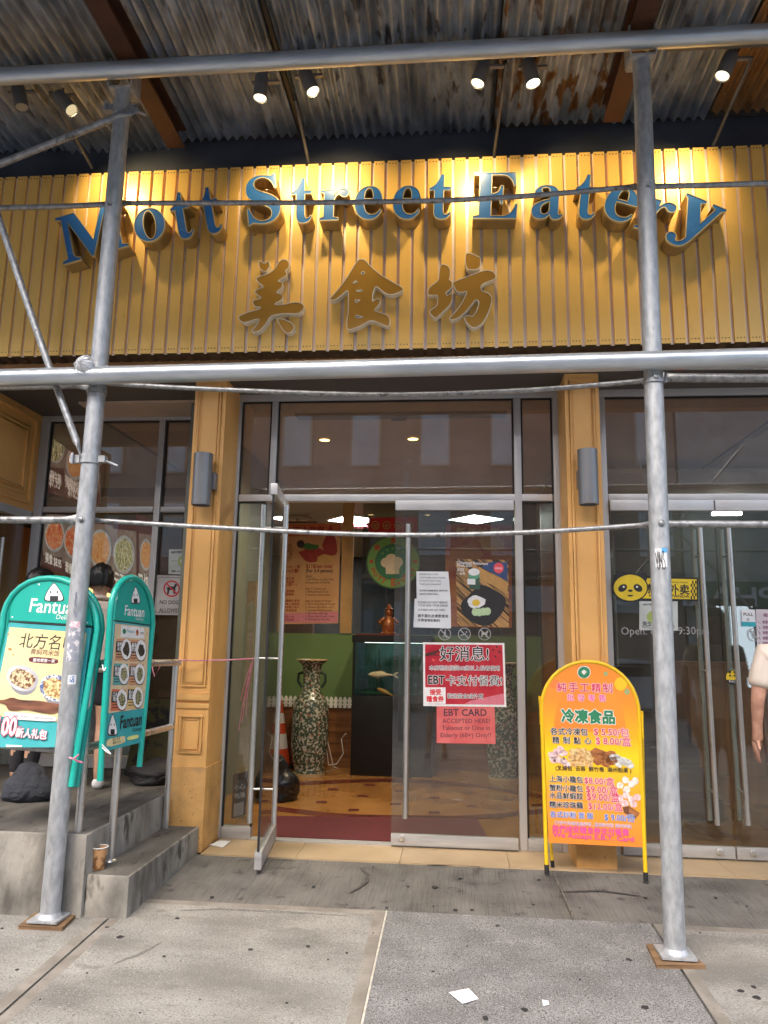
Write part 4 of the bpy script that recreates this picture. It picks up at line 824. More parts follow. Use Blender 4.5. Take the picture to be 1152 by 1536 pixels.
M_poster = mat("poster_yellow", (.74, .60, .28), .5, col2=(.80, .72, .46), scale=1.2)
M_posterteal = mat("poster_teal", (.03, .34, .36), .5, col2=(.06, .42, .44), scale=5)
M_bowl = mat("pale_bowl", (.40, .40, .44), .4, col2=(.72, .72, .74), scale=5); M_bowlb = mat("blue_white_bowl", (.10, .14, .30), .4, col2=(.74, .75, .78), scale=60, lo=.44, hi=.56, detail=2)
# --- big board, facing the street
a3 = PY(8, 1118, -1.12); b3 = PY(104, 1118, -1.12); c3 = PY(84, 880, -1.03)
pA = plane3(a3, b3, c3)
bA = thing("delivery_sign_board", "large arched teal delivery board with a yellow rice bowl poster, tied to the handrail", "sign board", (a3.x, -1.1, .4), "arched teal delivery boards")
outA = arch(pA, 4, 146, (940, 944), 867, 1180, 1180, -44, 107)
mb = MB(); fr = [pA.at(x, y) for x, y in outA]; mb.tube(fr, .0165, 12); mb.build("tube_frame", M_teal, bA)
mb = MB(); fr2 = [pA.at(x + 7, y, -.10) for x, y in outA]; mb.tube(fr2, .0165, 12); mb.build("rear_frame", M_teal, bA)
backp = arch(pA, 9, 147, (944, 947), 874, 1120, 1120, -30, 122)
mb = MB(); mb.pp(pA, [(x + 6, y) for x, y in backp], .006, -.095); mb.build("rear_panel", M_teal, bA)
mb = MB(); topA = arch(pA, 14, 138, (930, 938), 870, 930, 938, 14, 138)[1:-1]
mb.pp(pA, topA, .012, .002); pt = mb.build("arch_panel", M_teal, bA)
mb = MB(); riceball(mb, pA, 81, 888.5, 27, 25, 0, 1, .003); mb.text(pA, "Fantuan", (43.5, 917.6), (119, 922), 0, .012, 1.12, .0035); mb.text(pA, "Delivery", (84, 928.6), (117, 931), 0, 0, 1, .0035)
for x, y in ((18.5, 925.5), (58.5, 876.5), (131, 934), (98, 871.5)): mb.disc(pA, x, y, 1.3, 1.3, .003, 0, 0, 10)
mb.build("lettering", [M_wht, M_ink], pt, recalc=False)
mb = MB(); mb.pp(pA, [(14, 931), (138, 939), (137.5, 941), (13.5, 933)], .012, .001); mb.build("dark_gap", M_ink, bA)
mb = MB(); mb.pp(pA, [(13, 934), (137, 942), (113, 1121), (-28, 1121)], .012, .001); pst = mb.build("poster_panel", M_posterteal, bA)
mb = MB(); mb.pp(pA, [(14.5, 940.5), (130, 949.5), (112, 1086), (-12, 1073)], 0, .002, 0)
L = .003
mb.text(pA, "北方名吃", (28, 969), (113, 975), 1, .004, 1.05, L); mb.text(pA, "黄焖鸡米饭", (45.5, 980.5), (88.5, 984), 2, 0, 1, L)
mb.pp(pA, chaikin([(43.5, 984.5), (87.5, 988), (87, 996.5), (43, 993.5)], 2), 0, L, 2); mb.text(pA, "曼哈顿第一家", (49, 992), (82, 994), 6, .01, 1, L + .001)
def dish(mb, pl, x, y, rx, ry, rim, food, lift, rot=.25, n=20):
    mb.disc(pl, x + rx * .06, y + ry * .34, rx * .84, ry * .98, lift - .0004, 0, 9, n, rot); mb.disc(pl, x, y, rx, ry, lift, 0, rim, n, rot); mb.disc(pl, x - rx * .03, y + ry * .02, rx * .8, ry * .76, lift + .0006, 0, food, n, rot, .2)
dish(mb, pA, 34, 1017.5, 24.5, 19, 3, 4, L, .35); dish(mb, pA, 84, 1032, 25, 20, 8, 5, L + .002, .2)
mb.pp(pA, chaikin([(-8, 1050), (6, 1050), (18, 1045.5), (30, 1050), (60, 1051), (75, 1054), (92, 1056), (88, 1068), (76, 1071), (58, 1068), (40, 1064), (22, 1066), (12, 1065), (8, 1056), (-8, 1053)], 2), 0, L + .0045, 7)
mb.pp(pA, chaikin([(7, 1069), (10, 1067), (84, 1074.5), (84, 1083), (10, 1078), (7, 1076)], 1), 0, L + .005, 6); mb.text(pA, "上海粗炒年糕饭 北方卤面 黄焖鸡米饭", (16, 1074.8), (79, 1080), 9, 0, 1, L + .006)
mb.text(pA, "$100", (-22, 1101), (22, 1103), 10, .075, 1.55, L + .0065); mb.text(pA, "$100", (-22, 1101), (22, 1103), 6, .03, 1.55, L + .007)
mb.text(pA, "新人礼包", (23, 1104), (69, 1108), 10, .085, 1.15, L + .0065); mb.text(pA, "新人礼包", (23, 1104), (69, 1108), 6, .025, 1.15, L + .0075); mb.text(pA, "新人专享", (24.5, 1090.5), (33, 1091), 10, .02, 1, L + .007)
mb.pp(pA, [(9, 1117), (33, 1118), (33, 1120.5), (9, 1120.5)], 0, L, 6)
for x, y, r in ((15, 974, 3.0), (20, 982, 1.5), (12, 951, 2), (122, 985, 3), (118, 996, 2), (45, 1003, 1.4)): mb.disc(pA, x, y, r, r * .6, L, 0, 11, 8, .4, .5)
mb.build("poster_print", [M_poster, M_ink, M_maroon, M_bowl, M_foodA, M_foodB, M_wht, M_log, M_bowlb, flat((.25, .25, .27)), M_crim, flat((.5, .22, .05))], pst, recalc=False)
# --- narrow board, turned along the rail
a3 = PY(157, 1127, -1.03); b3 = PY(214, 1113, -.62); c3 = PY(226, 935, -.62); pB = plane3(a3, b3, c3)
bB = thing("delivery_sign_board", "narrow turned teal delivery board with six dishes pictured, right of the larger one", "sign board", (a3.x, -1.0, .4), "arched teal delivery boards")
outB = arch(pB, 165, 229, (930, 934), 866, 1208 - 37, 1150, 150, 209)
mb = MB(); mb.tube([pB.at(x, y) for x, y in outB], .0165, 12); mb.build("tube_frame", M_teal, bB)
mb = MB(); mb.tube([pB.at(x, y, -.10) for x, y in outB], .0165, 12); mb.build("rear_frame", M_teal, bB)
mb = MB(); mb.pp(pB, arch(pB, 168, 227, (932, 936), 871, 1127, 1112, 158, 214), .006, -.095); mb.build("rear_panel", M_teal, bB)
mb = MB(); mb.pp(pB, arch(pB, 172.5, 225.5, (930, 937), 871, 930, 937, 172.5, 225.5)[1:-1], .012, .002); pt = mb.build("arch_panel", M_teal, bB)
mb = MB(); riceball(mb, pB, 203.5, 893, 12.5, 23, 0, 1, .003); mb.text(pB, "Fantuan", (187, 922.5), (216, 925.5), 0, .012, 1.1, .0035); mb.text(pB, "Delivery", (203.5, 930), (215, 931.5), 0, 0, 1.1, .0035)
mb.build("lettering", [M_wht, M_ink], pt, recalc=False)
mb = MB(); mb.pp(pB, [(172.5, 930), (225.5, 937), (225, 939), (172, 932.5)], .012, .001); mb.build("dark_gap", M_ink, bB)
mb = MB(); mb.pp(pB, [(172, 932), (225, 939), (214.5, 1113), (157.5, 1127)], .012, .001); pst = mb.build("poster_panel", M_posterteal, bB)
mb = MB(); mb.pp(pB, [(173, 935), (224, 941), (217.5, 1062), (162.5, 1070)], 0, .002, 0)
mb.pp(pB, [(182, 938), (216.5, 942), (216, 958), (181, 955.5)], 0, L, 6); mb.disc(pB, 186.5, 947, 2.6, 4, L + .001, 0, 4, 12); mb.text(pB, "Fantuan", (190, 948.5), (201, 949.5), 2, 0, 1, L + .001); mb.disc(pB, 206, 949, 2, 5, L + .001, 0, 5, 10); mb.text(pB, "上海餐馆", (209, 951), (215.5, 951.5), 1, 0, 1.2, L + .001)
for i, (x, y, bgm, fd) in enumerate(((189.6, 974, 3, 9), (211.5, 975.5, 3, 9), (186, 1011, 7, 8), (209.6, 1011, 3, 8), (183, 1049.5, 10, 8), (207, 1046, 11, 8))):
    mb.pp(pB, [(x - 15, y - 16), (x + 6, y - 15), (x + 5, y + 16), (x - 17, y + 17)], 0, L, bgm); mb.pp(pB, [(x - 15, y - 12), (x - 5.5, y - 12), (x - 6, y + 4), (x - 16, y + 4)], 0, L + .0006, 1)
    for r in range(2): mb.text(pB, ("凉拌木耳", "酱香牛肉", "葱油海蜇", "泡椒凤爪", "口水鸡片", "拍小黄瓜")[i][2 * r:2 * r + 2], (x - 14, y - 5 + r * 7), (x - 7, y - 5 + r * 7), 6, .02, 1, L + .0012)
    for r in range(2): mb.pp(pB, [(x - 15, y + 7 + r * 4), (x - 7, y + 7 + r * 4), (x - 7, y + 8.2 + r * 4), (x - 15, y + 8.2 + r * 4)], 0, L + .0006, 1)
    mb.disc(pB, x, y + 1, 8.2, 16, L + .0012, 0, 1, 20); mb.disc(pB, x, y, 7.8, 15.5, L + .0018, 0, 6, 20); mb.disc(pB, x + .3, y, 5, 10, L + .0024, 0, fd, 14, 0, .35)
riceball(mb, pB, 169, 1087.5, 13, 29, 6, 1, L); mb.text(pB, "Fantuan", (180, 1093), (212, 1087), 1, .02, 1.25, L); mb.text(pB, "Delivery", (199, 1098), (212, 1095.5), 1, 0, 1.1, L)
mb.pp(pB, chaikin([(160, 1109), (186, 1103.5), (188, 1106), (188, 1114), (160, 1121.5)], 1), 0, L, 12); mb.pp(pB, chaikin([(191, 1105), (208, 1101.5), (208, 1107), (191, 1111)], 1), 0, L, 13)
mb.text(pB, "新人专享", (169, 1111.5), (180, 1109), 1, 0, 1, L + .001); mb.text(pB, "福利大礼包", (169, 1116.5), (181, 1114), 1, 0, 1, L + .001)
mb.build("poster_print", [M_beige, M_ink, M_teald, flat((.60, .30, .16)), M_green, M_foodR, M_wht, flat((.12, .38, .36)), M_foodC, M_foodD, flat((.62, .16, .08)), flat((.72, .5, .2)), M_cream, flat((.75, .75, .25))], pst, recalc=False)
# ties
def tie(pts, m, label, r=.0035):
    o = MB().tube(catmull(pts, 5)[:-5], r, 6).build("plastic_tie", m); return tag(o, label, "tie")
v = lambda x, y, Y: tuple(PY(x, y, Y))
tie([v(154, 997, -1.08), v(156, 1006, -1.09), v(160, 998, -1.08), v(165, 982, -1.06), v(161, 996, -1.07), v(157, 1003, -1.08)], M_wht, "white plastic tie round the top rail at the narrow teal board")
tie([v(150, 1116, -1.06), v(158, 1126, -1.08), v(166, 1131, -1.06), v(158, 1122, -1.07), v(152, 1116, -1.08)], M_wht, "white plastic tie at the bottom corner of the narrow teal board")
M_ribb = mat("pink_ribbon", (.62, .16, .26), .5, col2=(.75, .36, .42), scale=30)
tie([v(104, 1136, -1.18), v(110, 1138, -1.2), v(118, 1132, -1.16), v(112, 1139, -1.18), v(124, 1144, -1.16), v(110, 1140, -1.19)], M_ribb, "pink and white plastic tie low on the large teal board", .0045)

# ================================================================== ORANGE PRICE BOARD
a3, b3 = PY(820, 1305, -.10), PY(969, 1318, -.16); c3 = PY(885, 992, -.035); pO = plane3(a3, b3, c3)
bO = thing("price_board", "orange arched price board in a yellow tube frame, standing before the right pilaster", "sign board", (.85, -.1, .03))
def archO(x0, x1, y0, y1, top, n=18):
    pts = []
    for k in range(n + 1):
        a = math.pi - math.pi * k / n; t = k / n; pts.append(((x0 + x1) / 2 + (x1 - x0) / 2 * math.cos(a), y0 * (1 - t) + y1 * t - ((y0 + y1) / 2 - top) * math.sin(a) ** .95))
    return pts
M_yt = mat("yellow_tube_paint", (.80, .50, .008), .35, var=.06, scale=6, coat=.2)
mb = MB(); fr = [(820, 1302)] + archO(812.5, 958.5, 1062, 1075, 992.5) + [(968.5, 1314)]; F3 = [pO.at(x, y) for x, y in fr]
for i, sgn in ((0, 0), (-1, 0)): 
    g = F3[i]; g2 = F3[1 if i == 0 else -2]; t = (g.z - (ground(g.y) + .035)) / (g2.z - g.z); F3[i] = g - (g2 - g) * t
mb.tube(F3, .0125, 14); mb.build("tube_frame", M_yt, bO)
for i, nm in ((0, "leg_cap"), (-1, "leg_cap")):
    d = (F3[i] - F3[1 if i == 0 else -2]).normalized(); mb = MB(); mb.tube([F3[i] - d * .025, F3[i] + d * .028], .0145, 12); mb.build(nm, M_black, bO)
for i, (hx_, hy_, bx, by) in enumerate(((810.5, 1056, 826, 1297), (963, 1078, 962, 1300))):
    t0 = pO.at(hx_, hy_, -.012); bt = PY(bx, by, .12); bt.z = ground(0) + .012; bt.y = .02
    mb = MB(); mb.tube([t0 + (t0 - bt) * .05, t0.lerp(bt, .985)], .0095, 10); lg = mb.build("rear_leg", M_yt, bO); mb = MB(); mb.tube([t0.lerp(bt, .96), bt], .0125, 10); mb.build("leg_cap", M_black, lg)
    h0, h1 = pO.at(hx_, hy_ - 6, -.004), pO.at(hx_ + (0.5 if i == 0 else 1.5), hy_ + 30, -.004); mb = MB(); mb.tube([h0, h1], .007, 8); mb.build("hinge_bracket", M_yt, bO)
M_or = mat("orange_print", (.80, .26, .025), .4, var=.02)
def grad():                                       # the printed board runs from orange over yellow to orange, top to bottom
    t = M_or.node_tree; b = t.nodes["Principled BSDF"]; g = t.nodes.new("ShaderNodeTexCoord"); sp = t.nodes.new("ShaderNodeSeparateXYZ"); t.links.new(g.outputs["Object"], sp.inputs[0])
    z0, z1 = pO.at(893, 1262).z, pO.at(885, 995).z; mr = t.nodes.new("ShaderNodeMapRange"); mr.inputs[1].default_value = z0; mr.inputs[2].default_value = z1; t.links.new(sp.outputs[2], mr.inputs[0])
    rp = t.nodes.new("ShaderNodeValToRGB"); e = rp.color_ramp.elements; e[0].position = 0; e[0].color = (.78, .24, .03, 1); e[1].position = 1; e[1].color = (.80, .25, .03, 1)
    for p, c in ((.25, (.82, .36, .03, 1)), (.47, (.85, .60, .01, 1)), (.58, (.83, .42, .01, 1)), (.78, (.80, .27, .03, 1))):
        q = e.new(p); q.color = c
    t.links.new(mr.outputs[0], rp.inputs[0]); t.links.new(rp.outputs[0], b.inputs["Base Color"])
grad()
mb = MB(); panel = [(823, 1264)] + archO(815, 955.5, 1060, 1073, 995) + [(965.5, 1271)]; mb.pp(pO, panel, .006, .006); pn = mb.build("printed_panel", M_or, bO)
mb = MB(); L0 = .0072; d = .0008
mb.pp(pO, archO(831, 939, 1095, 1101, 1016) , 0, L0, 0); mb.disc(pO, 832, 1026, 7, 7, L0, 0, 1, 20); mb.disc(pO, 931, 1026, 9.5, 10, L0, 0, 2, 24); mb.disc(pO, 940.5, 1037.5, 4, 4.6, L0 + d, 0, 3, 14); mb.disc(pO, 908.5, 1010.5, 3.2, 3.4, L0, 0, 3, 14)
mb.disc(pO, 876, 1008.5, 10, 9.6, L0, 0, 4, 24); mb.disc(pO, 876, 1008.5, 9, 8.6, L0 + d, 0, 5, 24); mb.disc(pO, 876, 1008.5, 5.2, 5, L0 + 2 * d, 0, 6, 18)
for dx, dy, r in ((-1.6, -.6, 2), (0, -1.6, 2.2), (1.7, -.6, 2), (0, 1.4, 2)): mb.disc(pO, 876 + dx, 1008.5 + dy, r, r * .95, L0 + 3 * d, 0, 4, 12)
def T(s, a, b, c, w=.014, hs=1.0, out=.055, oc=4):
    if out: mb.text(pO, s, a, b, oc, out, hs, L0 + 3 * d)
    mb.text(pO, s, a, b, c, w, hs, L0 + 4 * d)

T("冷凍食品", (843, 1081.5), (922, 1084.2), 5, .05, 1.05, .1)
def spaced(s, a, b, *k, g=.62, **kw):             # glyph by glyph along the line
    n = len(s)
    for i, ch in enumerate(s):
        if ch == ' ': continue
        t0, t1 = i / (n - .0), (i + g) / n; f = lambda t: (a[0] + (b[0] - a[0]) * t, a[1] + (b[1] - a[1]) * t); T(ch, f(t0), f(t1), *k, **kw)
spaced("純手工精制", (836, 1036.2), (922, 1038.0), 7, .022, g=.8); spaced("批發零售", (851, 1050), (914, 1051.8), 8, .014, g=.64)
T("各式冷凍包", (826, 1101), (881.6, 1102.2), 9, .016); T("$ 5.50/包", (891, 1102), (943.7, 1104.4), 7, .014)
spaced("精制點心", (829, 1114), (893, 1115.6), 9, .02); T("$ 8.00/盒", (894, 1115.5), (946.5, 1118), 7, .014)
T("(叉燒包  云吞  鮮竹卷  潮州粉果 )", (833.5, 1154.6), (947, 1158.8), 9, .012, 1, .0)
for s, p, y in (("上海小籠包", "$8.00/盒", 1171.8), ("蟹粉小籠包", "$9.00/盒", 1185.2), ("水晶鮮蝦餃", "$9.00/盒", 1196.6), ("糯米珍珠鷄", "$12.00/盒", 1210.3)):
    T(s, (824.5, y), (874.5, y + 2), 9, .018); o = {1171.8: 0, 1185.2: 2.6, 1196.6: 4, 1210.3: 6}[y]; T(p, (876.6 + o, y + 3), (921.5 + o * 2.1, y + 6), 7, .016)
T("各式炒粉 面 飯", (825.3, 1225), (890, 1227.8), 10, .016); T("$ 9.00/份", (907, 1229.8), (952.3, 1232.4), 10, .016)
T("(干炒牛河/豉油皇炒面 , 星洲炒米粉 福州炒飯)", (832, 1236), (947.7, 1242), 11, .0, 1, .04); T("我們接受糧食券支付餐費", (828.5, 1246.5), (943.4, 1253.2), 8, .02, 1, .0); T("We Accept E.B.T. Card", (829, 1255), (951, 1262.6), 8, .02, .78, .0)
def lumps(cs, m, r, rx=1.25):
    for x, y in cs: mb.disc(pO, x, y, r * rx, r, L0 + 2 * d, 0, m, 14, random.random(), .25)
lumps([(841, 1124), (835, 1129), (845, 1129.5), (830, 1139), (838, 1140), (845, 1142), (850, 1146), (828, 1133)], 12, 5); lumps([(835, 1130), (846, 1138), (832, 1141)], 13, 2)
lumps([(860, 1128), (868, 1127), (876, 1128), (883, 1131), (858, 1137), (866, 1136), (875, 1137), (885, 1139), (862, 1145), (873, 1145), (884, 1146)], 14, 5.2)
lumps([(894, 1129), (901, 1132), (910, 1135), (898, 1141), (909, 1143), (917, 1133), (917, 1141)], 15, 7); lumps([(922, 1136), (930, 1140), (938, 1143), (944, 1146), (927, 1144)], 16, 5.4, 1.6)
lumps([(930, 1178), (938, 1170), (947, 1176), (953, 1171), (940, 1184)], 17, 5, 1.1); lumps([(930, 1198), (939, 1193), (947, 1199), (956, 1196), (937, 1205), (950, 1206)], 12, 5, 1.15)
mb.pp(pO, [(934, 1211), (943, 1209), (959, 1219), (953, 1229), (936, 1219)], 0, L0 + 2 * d, 13); mb.pp(pO, [(944, 1211), (960, 1220), (955, 1226), (943, 1218)], 0, L0 + 2.4 * d, 15)
mb.build("price_list_print", [mat("deep_orange_print", (.80, .22, .03), .4, col2=(.82, .30, .03), scale=2), flat((.80, .2, .04)), flat((.82, .50, .01)), flat((.30, .38, .16)), M_wht, M_green, flat((.03, .24, .1)), M_crim, flat((.72, .08, .30)), M_ink, M_blue, M_purple,
     mat("pink_buns", (.62, .36, .36), .5, col2=(.84, .72, .70), scale=50), flat((.15, .05, .02)), mat("golden_wontons", (.50, .24, .06), .5, col2=(.80, .58, .28), scale=60), mat("brown_rolls", (.26, .08, .02), .5, col2=(.44, .17, .05), scale=40), mat("rice_dumplings", (.50, .48, .42), .5, col2=(.8, .79, .76), scale=60), mat("white_buns", (.62, .55, .45), .5, col2=(.84, .82, .78), scale=50)], pn, recalc=False)

# ================================================================== NOTICES ON THE DOOR GLASS
YD = FY - .034; pD = Pl((0, YD, 0), (0, -1, 0))
def sheet_notice(name, pts, m, label, cat, draw=None, mats=(), pl=pD, d=.0015, lift=0.0, part="printing"):
    mb = MB(); mb.pp(pl, pts, d, lift); o = tag(mb.build(name, m), label, cat)
    if draw:
        mb2 = MB(); draw(mb2, pl, lift + .0008); mb2.build(part, list(mats), o, recalc=False)
    return o
def w1(mb, pl, L):
    for s, y, x1 in (("RESTROOM IS FOR", 862.5, 657), ("CUSTOMERS ONLY PLEASE", 867.5, 668), ("RESTROOM CODE ON BILL", 872, 662), ("Thank you, cooperate!", 877, 661), ("洗手間只供顧客使用, 請勿外借", 887, 671), ("多謝合作 密碼在收據上", 892, 658)): mb.text(pl, s, (629, y), (x1, y + .3), 0, .008, 1.0, L)
sheet_notice("paper_notice", [(624.5, 857), (672.5, 857.5), (676, 900), (625, 899)], M_paper, "upper white paper notice taped to the closed glass door", "notice", w1, [M_ink])
def w2(mb, pl, L):
    for s, y, x1 in (("PLEASE DO NOT BRING", 905, 671), ("YOUR AND YOUR DRINK", 909.5, 672), ("OUTSIDE AND EAT HERE", 916, 667)): mb.text(pl, s, (627, y), (x1, y + .4), 0, .008, 1.1, L)
    for s, y, x1 in (("請不要在此食飲食用", 925.5, 672), ("外帶食物和飲料", 932, 660)): mb.text(pl, s, (626.5, y), (x1, y + .8), 0, .016, 1.0, L)
sheet_notice("paper_notice", [(622, 898), (676, 898.5), (676.5, 942.5), (620, 941)], M_paper, "lower white paper notice on the closed door, overlapping the one above", "notice", w2, [M_ink], lift=.002)
M_planks = mat("printed_wood_planks", (.03, .018, .012), .4, col2=(.46, .26, .10), scale=9, stretch=(.5, 1, 9), lo=.40, hi=.60, rot=R(42), detail=3)
def kp(mb, pl, L):
    for k in range(0):                             # slanting boards of the printed table top
        x = 690 + k * 11; mb.pp(pl, [(max(684, x), 866 if x < 684 else 843), (x + 6, 843), (x + 40, 895), (x + 34, 895)] if 684 <= x < 716 else [(684, 850 + k * 9 + 40), (684, 856 + k * 9 + 40), (706, 915 + 4 * k), (700, 915 + 4 * k)], 0, L, 0) if x < 716 and (684 <= x) else None
    mb.pp(pl, [(735, 843), (761, 843.5), (761.5, 872), (722, 851)], 0, L, 1); mb.pp(pl, [(718, 850), (761.5, 874), (761.5, 890), (716, 866)], 0, L, 5)
    mb.pp(pl, chaikin([(722, 874), (760, 895), (757, 915), (738, 938), (716, 938), (694, 922), (690, 905), (706, 890)], 2), 0, L + .0006, 2)
    mb.pp(pl, [(703, 862), (719, 862), (720, 884), (704, 884)], 0, L + .001, 6); mb.disc(pl, 711, 858, 8.5, 5.5, L + .0016, 0, 3, 18); mb.disc(pl, 711, 863, 8.5, 6, L + .0012, 0, 4, 18); mb.pp(pl, [(701, 868), (713, 868.5), (713, 877), (701, 876.5)], 0, L + .0018, 3)
    mb.disc(pl, 714, 903, 13.5, 9, L + .0018, 0, 3, 20, 0, .3); mb.disc(pl, 714, 904, 6, 5, L + .0024, 0, 7, 14)
    for x, y in ((713, 918), (719, 918.5), (725, 917.5), (731, 917)): mb.disc(pl, x, y, 5.5, 6, L + .0018 + (x - 700) * .00003, 0, 8, 14)
    mb.disc(pl, 748, 852, 7.5, 8, L + .001, 0, 9, 18); mb.text(pl, "$18.95", (743, 853.5), (753, 854), 3, .01, 1, L + .002)
    mb.text(pl, "Chinatown Restaurant", (685.5, 845.5), (732, 847.5), 3, .012, 1.2, L + .001); mb.text(pl, "Week 2023", (685.5, 849.5), (707, 850.5), 3, .012, 1.2, L + .001)
    mb.text(pl, "5/29", (686, 856.5), (696, 857), 3, .01, 1.1, L + .001); mb.text(pl, "- 6/4", (686, 862), (697, 862.5), 3, .01, 1.1, L + .001)
sheet_notice("cookery_poster", [(683.5, 838.5), (762.5, 840), (763.5, 941), (686, 939)], M_planks, "glossy poster of a green tin and fried egg on dark planks, on the closed door", "poster", kp,
    [flat((.35, .18, .06)), flat((.03, .06, .16)), flat((.02, .02, .025)), flat((.72, .72, .72)), flat((.10, .33, .20)), flat((.45, .25, .08)), flat((.05, .10, .07)), flat((.75, .5, .05)), flat((.45, .6, .35)), flat((.7, .08, .1))], lift=.0)
M_etch = mat("etched_white", (.36, .36, .355), .6, var=.05)
def icon(mb, pl, x, y, r, kind, L, mi=0):
    q = [(x + r * math.cos(t), y + r * math.sin(t)) for t in [2 * math.pi * k / 28 for k in range(28)]]; hq = [(x + r * .89 * math.cos(t), y + r * .89 * math.sin(t)) for t in [2 * math.pi * k / 28 for k in range(28)]]
    mb.pp(pl, q, 0, L, mi, holes=(hq,)); c = r * .66
    mb.pp(pl, [(x - c - .5, y - c + .5), (x - c + .5, y - c - .5), (x + c + .5, y + c - .5), (x + c - .5, y + c + .5)], 0, L + .0004, mi)
    if kind == 0:
        mb.disc(pl, x + 1, y - r * .55, r * .14, None, L, 0, mi, 8); mb.pp(pl, [(x - 1, y - r * .4), (x + 2, y - r * .35), (x + 1.5, y + 1), (x + 3.5, y + r * .6), (x + 2.4, y + r * .62), (x, y + 2), (x - 2, y + r * .6), (x - 3, y + r * .55), (x - 1, y + 1)], 0, L, mi)
    elif kind == 1:
        mb.pp(pl, [(x - r * .6, y + 1.5), (x + r * .2, y - 1), (x + r * .25, y + .5), (x - r * .55, y + 3)], 0, L, mi); mb.disc(pl, x + r * .35, y - r * .3, r * .12, None, L, 0, mi, 8)
    else:
        mb.pp(pl, [(x - r * .5, y - r * .25), (x + r * .25, y - r * .25), (x + r * .35, y - r * .55), (x + r * .6, y - r * .4), (x + r * .4, y - r * .1), (x + r * .38, y + r * .5), (x + r * .22, y + r * .5), (x + r * .15, y + r * .15), (x - r * .3, y + r * .15), (x - r * .4, y + r * .5), (x - r * .55, y + r * .5), (x - r * .5, y + r * .1)], 0, L, mi)
for x, kd, lab in ((667, 0, "round etched no running symbol on the closed door"), (696.5, 1, "round etched no smoking symbol on the closed door"), (727, 2, "round etched no pets symbol on the closed door")):
    mb = MB(); icon(mb, pD, x, 951, 9.5, kd, .0008); tag(mb.build("prohibition_decal", M_etch, recalc=False), lab, "decal", "etched prohibition symbols")
M_redp = mat("festive_red_print", (.42, .012, .03), .35, col2=(.55, .035, .05), scale=9, coat=.2)
def gn(mb, pl, L):
    mb.pp(pl, [(637.5, 966.5), (753.5, 967.5), (756.5, 1057), (638, 1056)], 0, L, 0); L += .0005
    mb.pp(pl, [(638, 980), (650, 977), (662, 974), (660, 977), (652, 981), (662, 984), (650, 983), (638, 985)], 0, L, 4)
    for x, y in ((740, 975), (745, 970), (749, 978), (743, 985), (650, 990), (684, 998), (700, 1012), (664, 1003)): mb.disc(pl, x, y, 2.6, 1.3, L, 0, 4 if x > 735 else 5, 10, .8, .3)
    mb.pp(pl, [(756, 1040), (756, 1056.5), (696, 1056), (706, 1051)], 0, L, 6)
    def t(s, a, b, w, o, hs=1.0): mb.text(pl, s, a, b, 2, o, hs, L + .0006); mb.text(pl, s, a, b, 1, w, hs, L + .0012)
    t("好消息!", (660, 989), (733, 989.4), .008, .045, 1.0); t("本店現在接受60歲以上長者使用", (644, 1004.6), (749.5, 1005.2), .0, .07, 1.0); t("EBT", (642.5, 1025.5), (667, 1025.8), .03, .07, 1.1); t("卡支付餐費!", (669.5, 1026.8), (753, 1027.5), .006, .05, 1.0); t("歡迎堂食或外賣", (671, 1046.8), (725, 1047.6), .0, .06, 1.0)
    mb.pp(pl, [(637.8, 1031), (668.5, 1031), (668.5, 1055.8), (637.8, 1055.8)], 0, L + .0016, 2); mb.text(pl, "接受", (645, 1041.5), (661.5, 1041.5), 3, .04, 1.05, L + .0022); mb.text(pl, "糧食券", (640, 1052), (665.5, 1052), 3, .035, 1.05, L + .0022)
sheet_notice("payment_poster", [(634.5, 963.5), (756.5, 964.5), (759.5, 1060.5), (635, 1059)], M_wht, "red poster with black Chinese headline and white border, on the closed door", "poster", gn, [M_redp, M_ink, M_wht, flat((.72, .03, .04)), flat((.09, .02, .02)), flat((.75, .12, .08)), flat((.68, .20, .26))], lift=.0025)
def ebt(mb, pl, L):
    for s, a, b, w in (("EBT CARD", (666, 1073.5), (730, 1073.8), .014), ("ACCEPTED HERE!", (663.5, 1084.5), (735, 1084.8), .004), ("Takeout or Dine in", (663, 1095), (735, 1095), .004), ("Elderly (60+) Only!!", (661, 1105.8), (736.5, 1106), .004)): mb.text(pl, s, a, b, 0, w, 1.0, L)
sheet_notice("payment_notice", [(655, 1059), (742, 1060), (743.5, 1116), (655, 1114.5)], mat("coral_paper", (.62, .10, .10), .6, col2=(.68, .16, .15), scale=8), "coral red paper notice in English below the red Chinese poster", "notice", ebt, [flat((.06, .03, .05))], lift=.0)
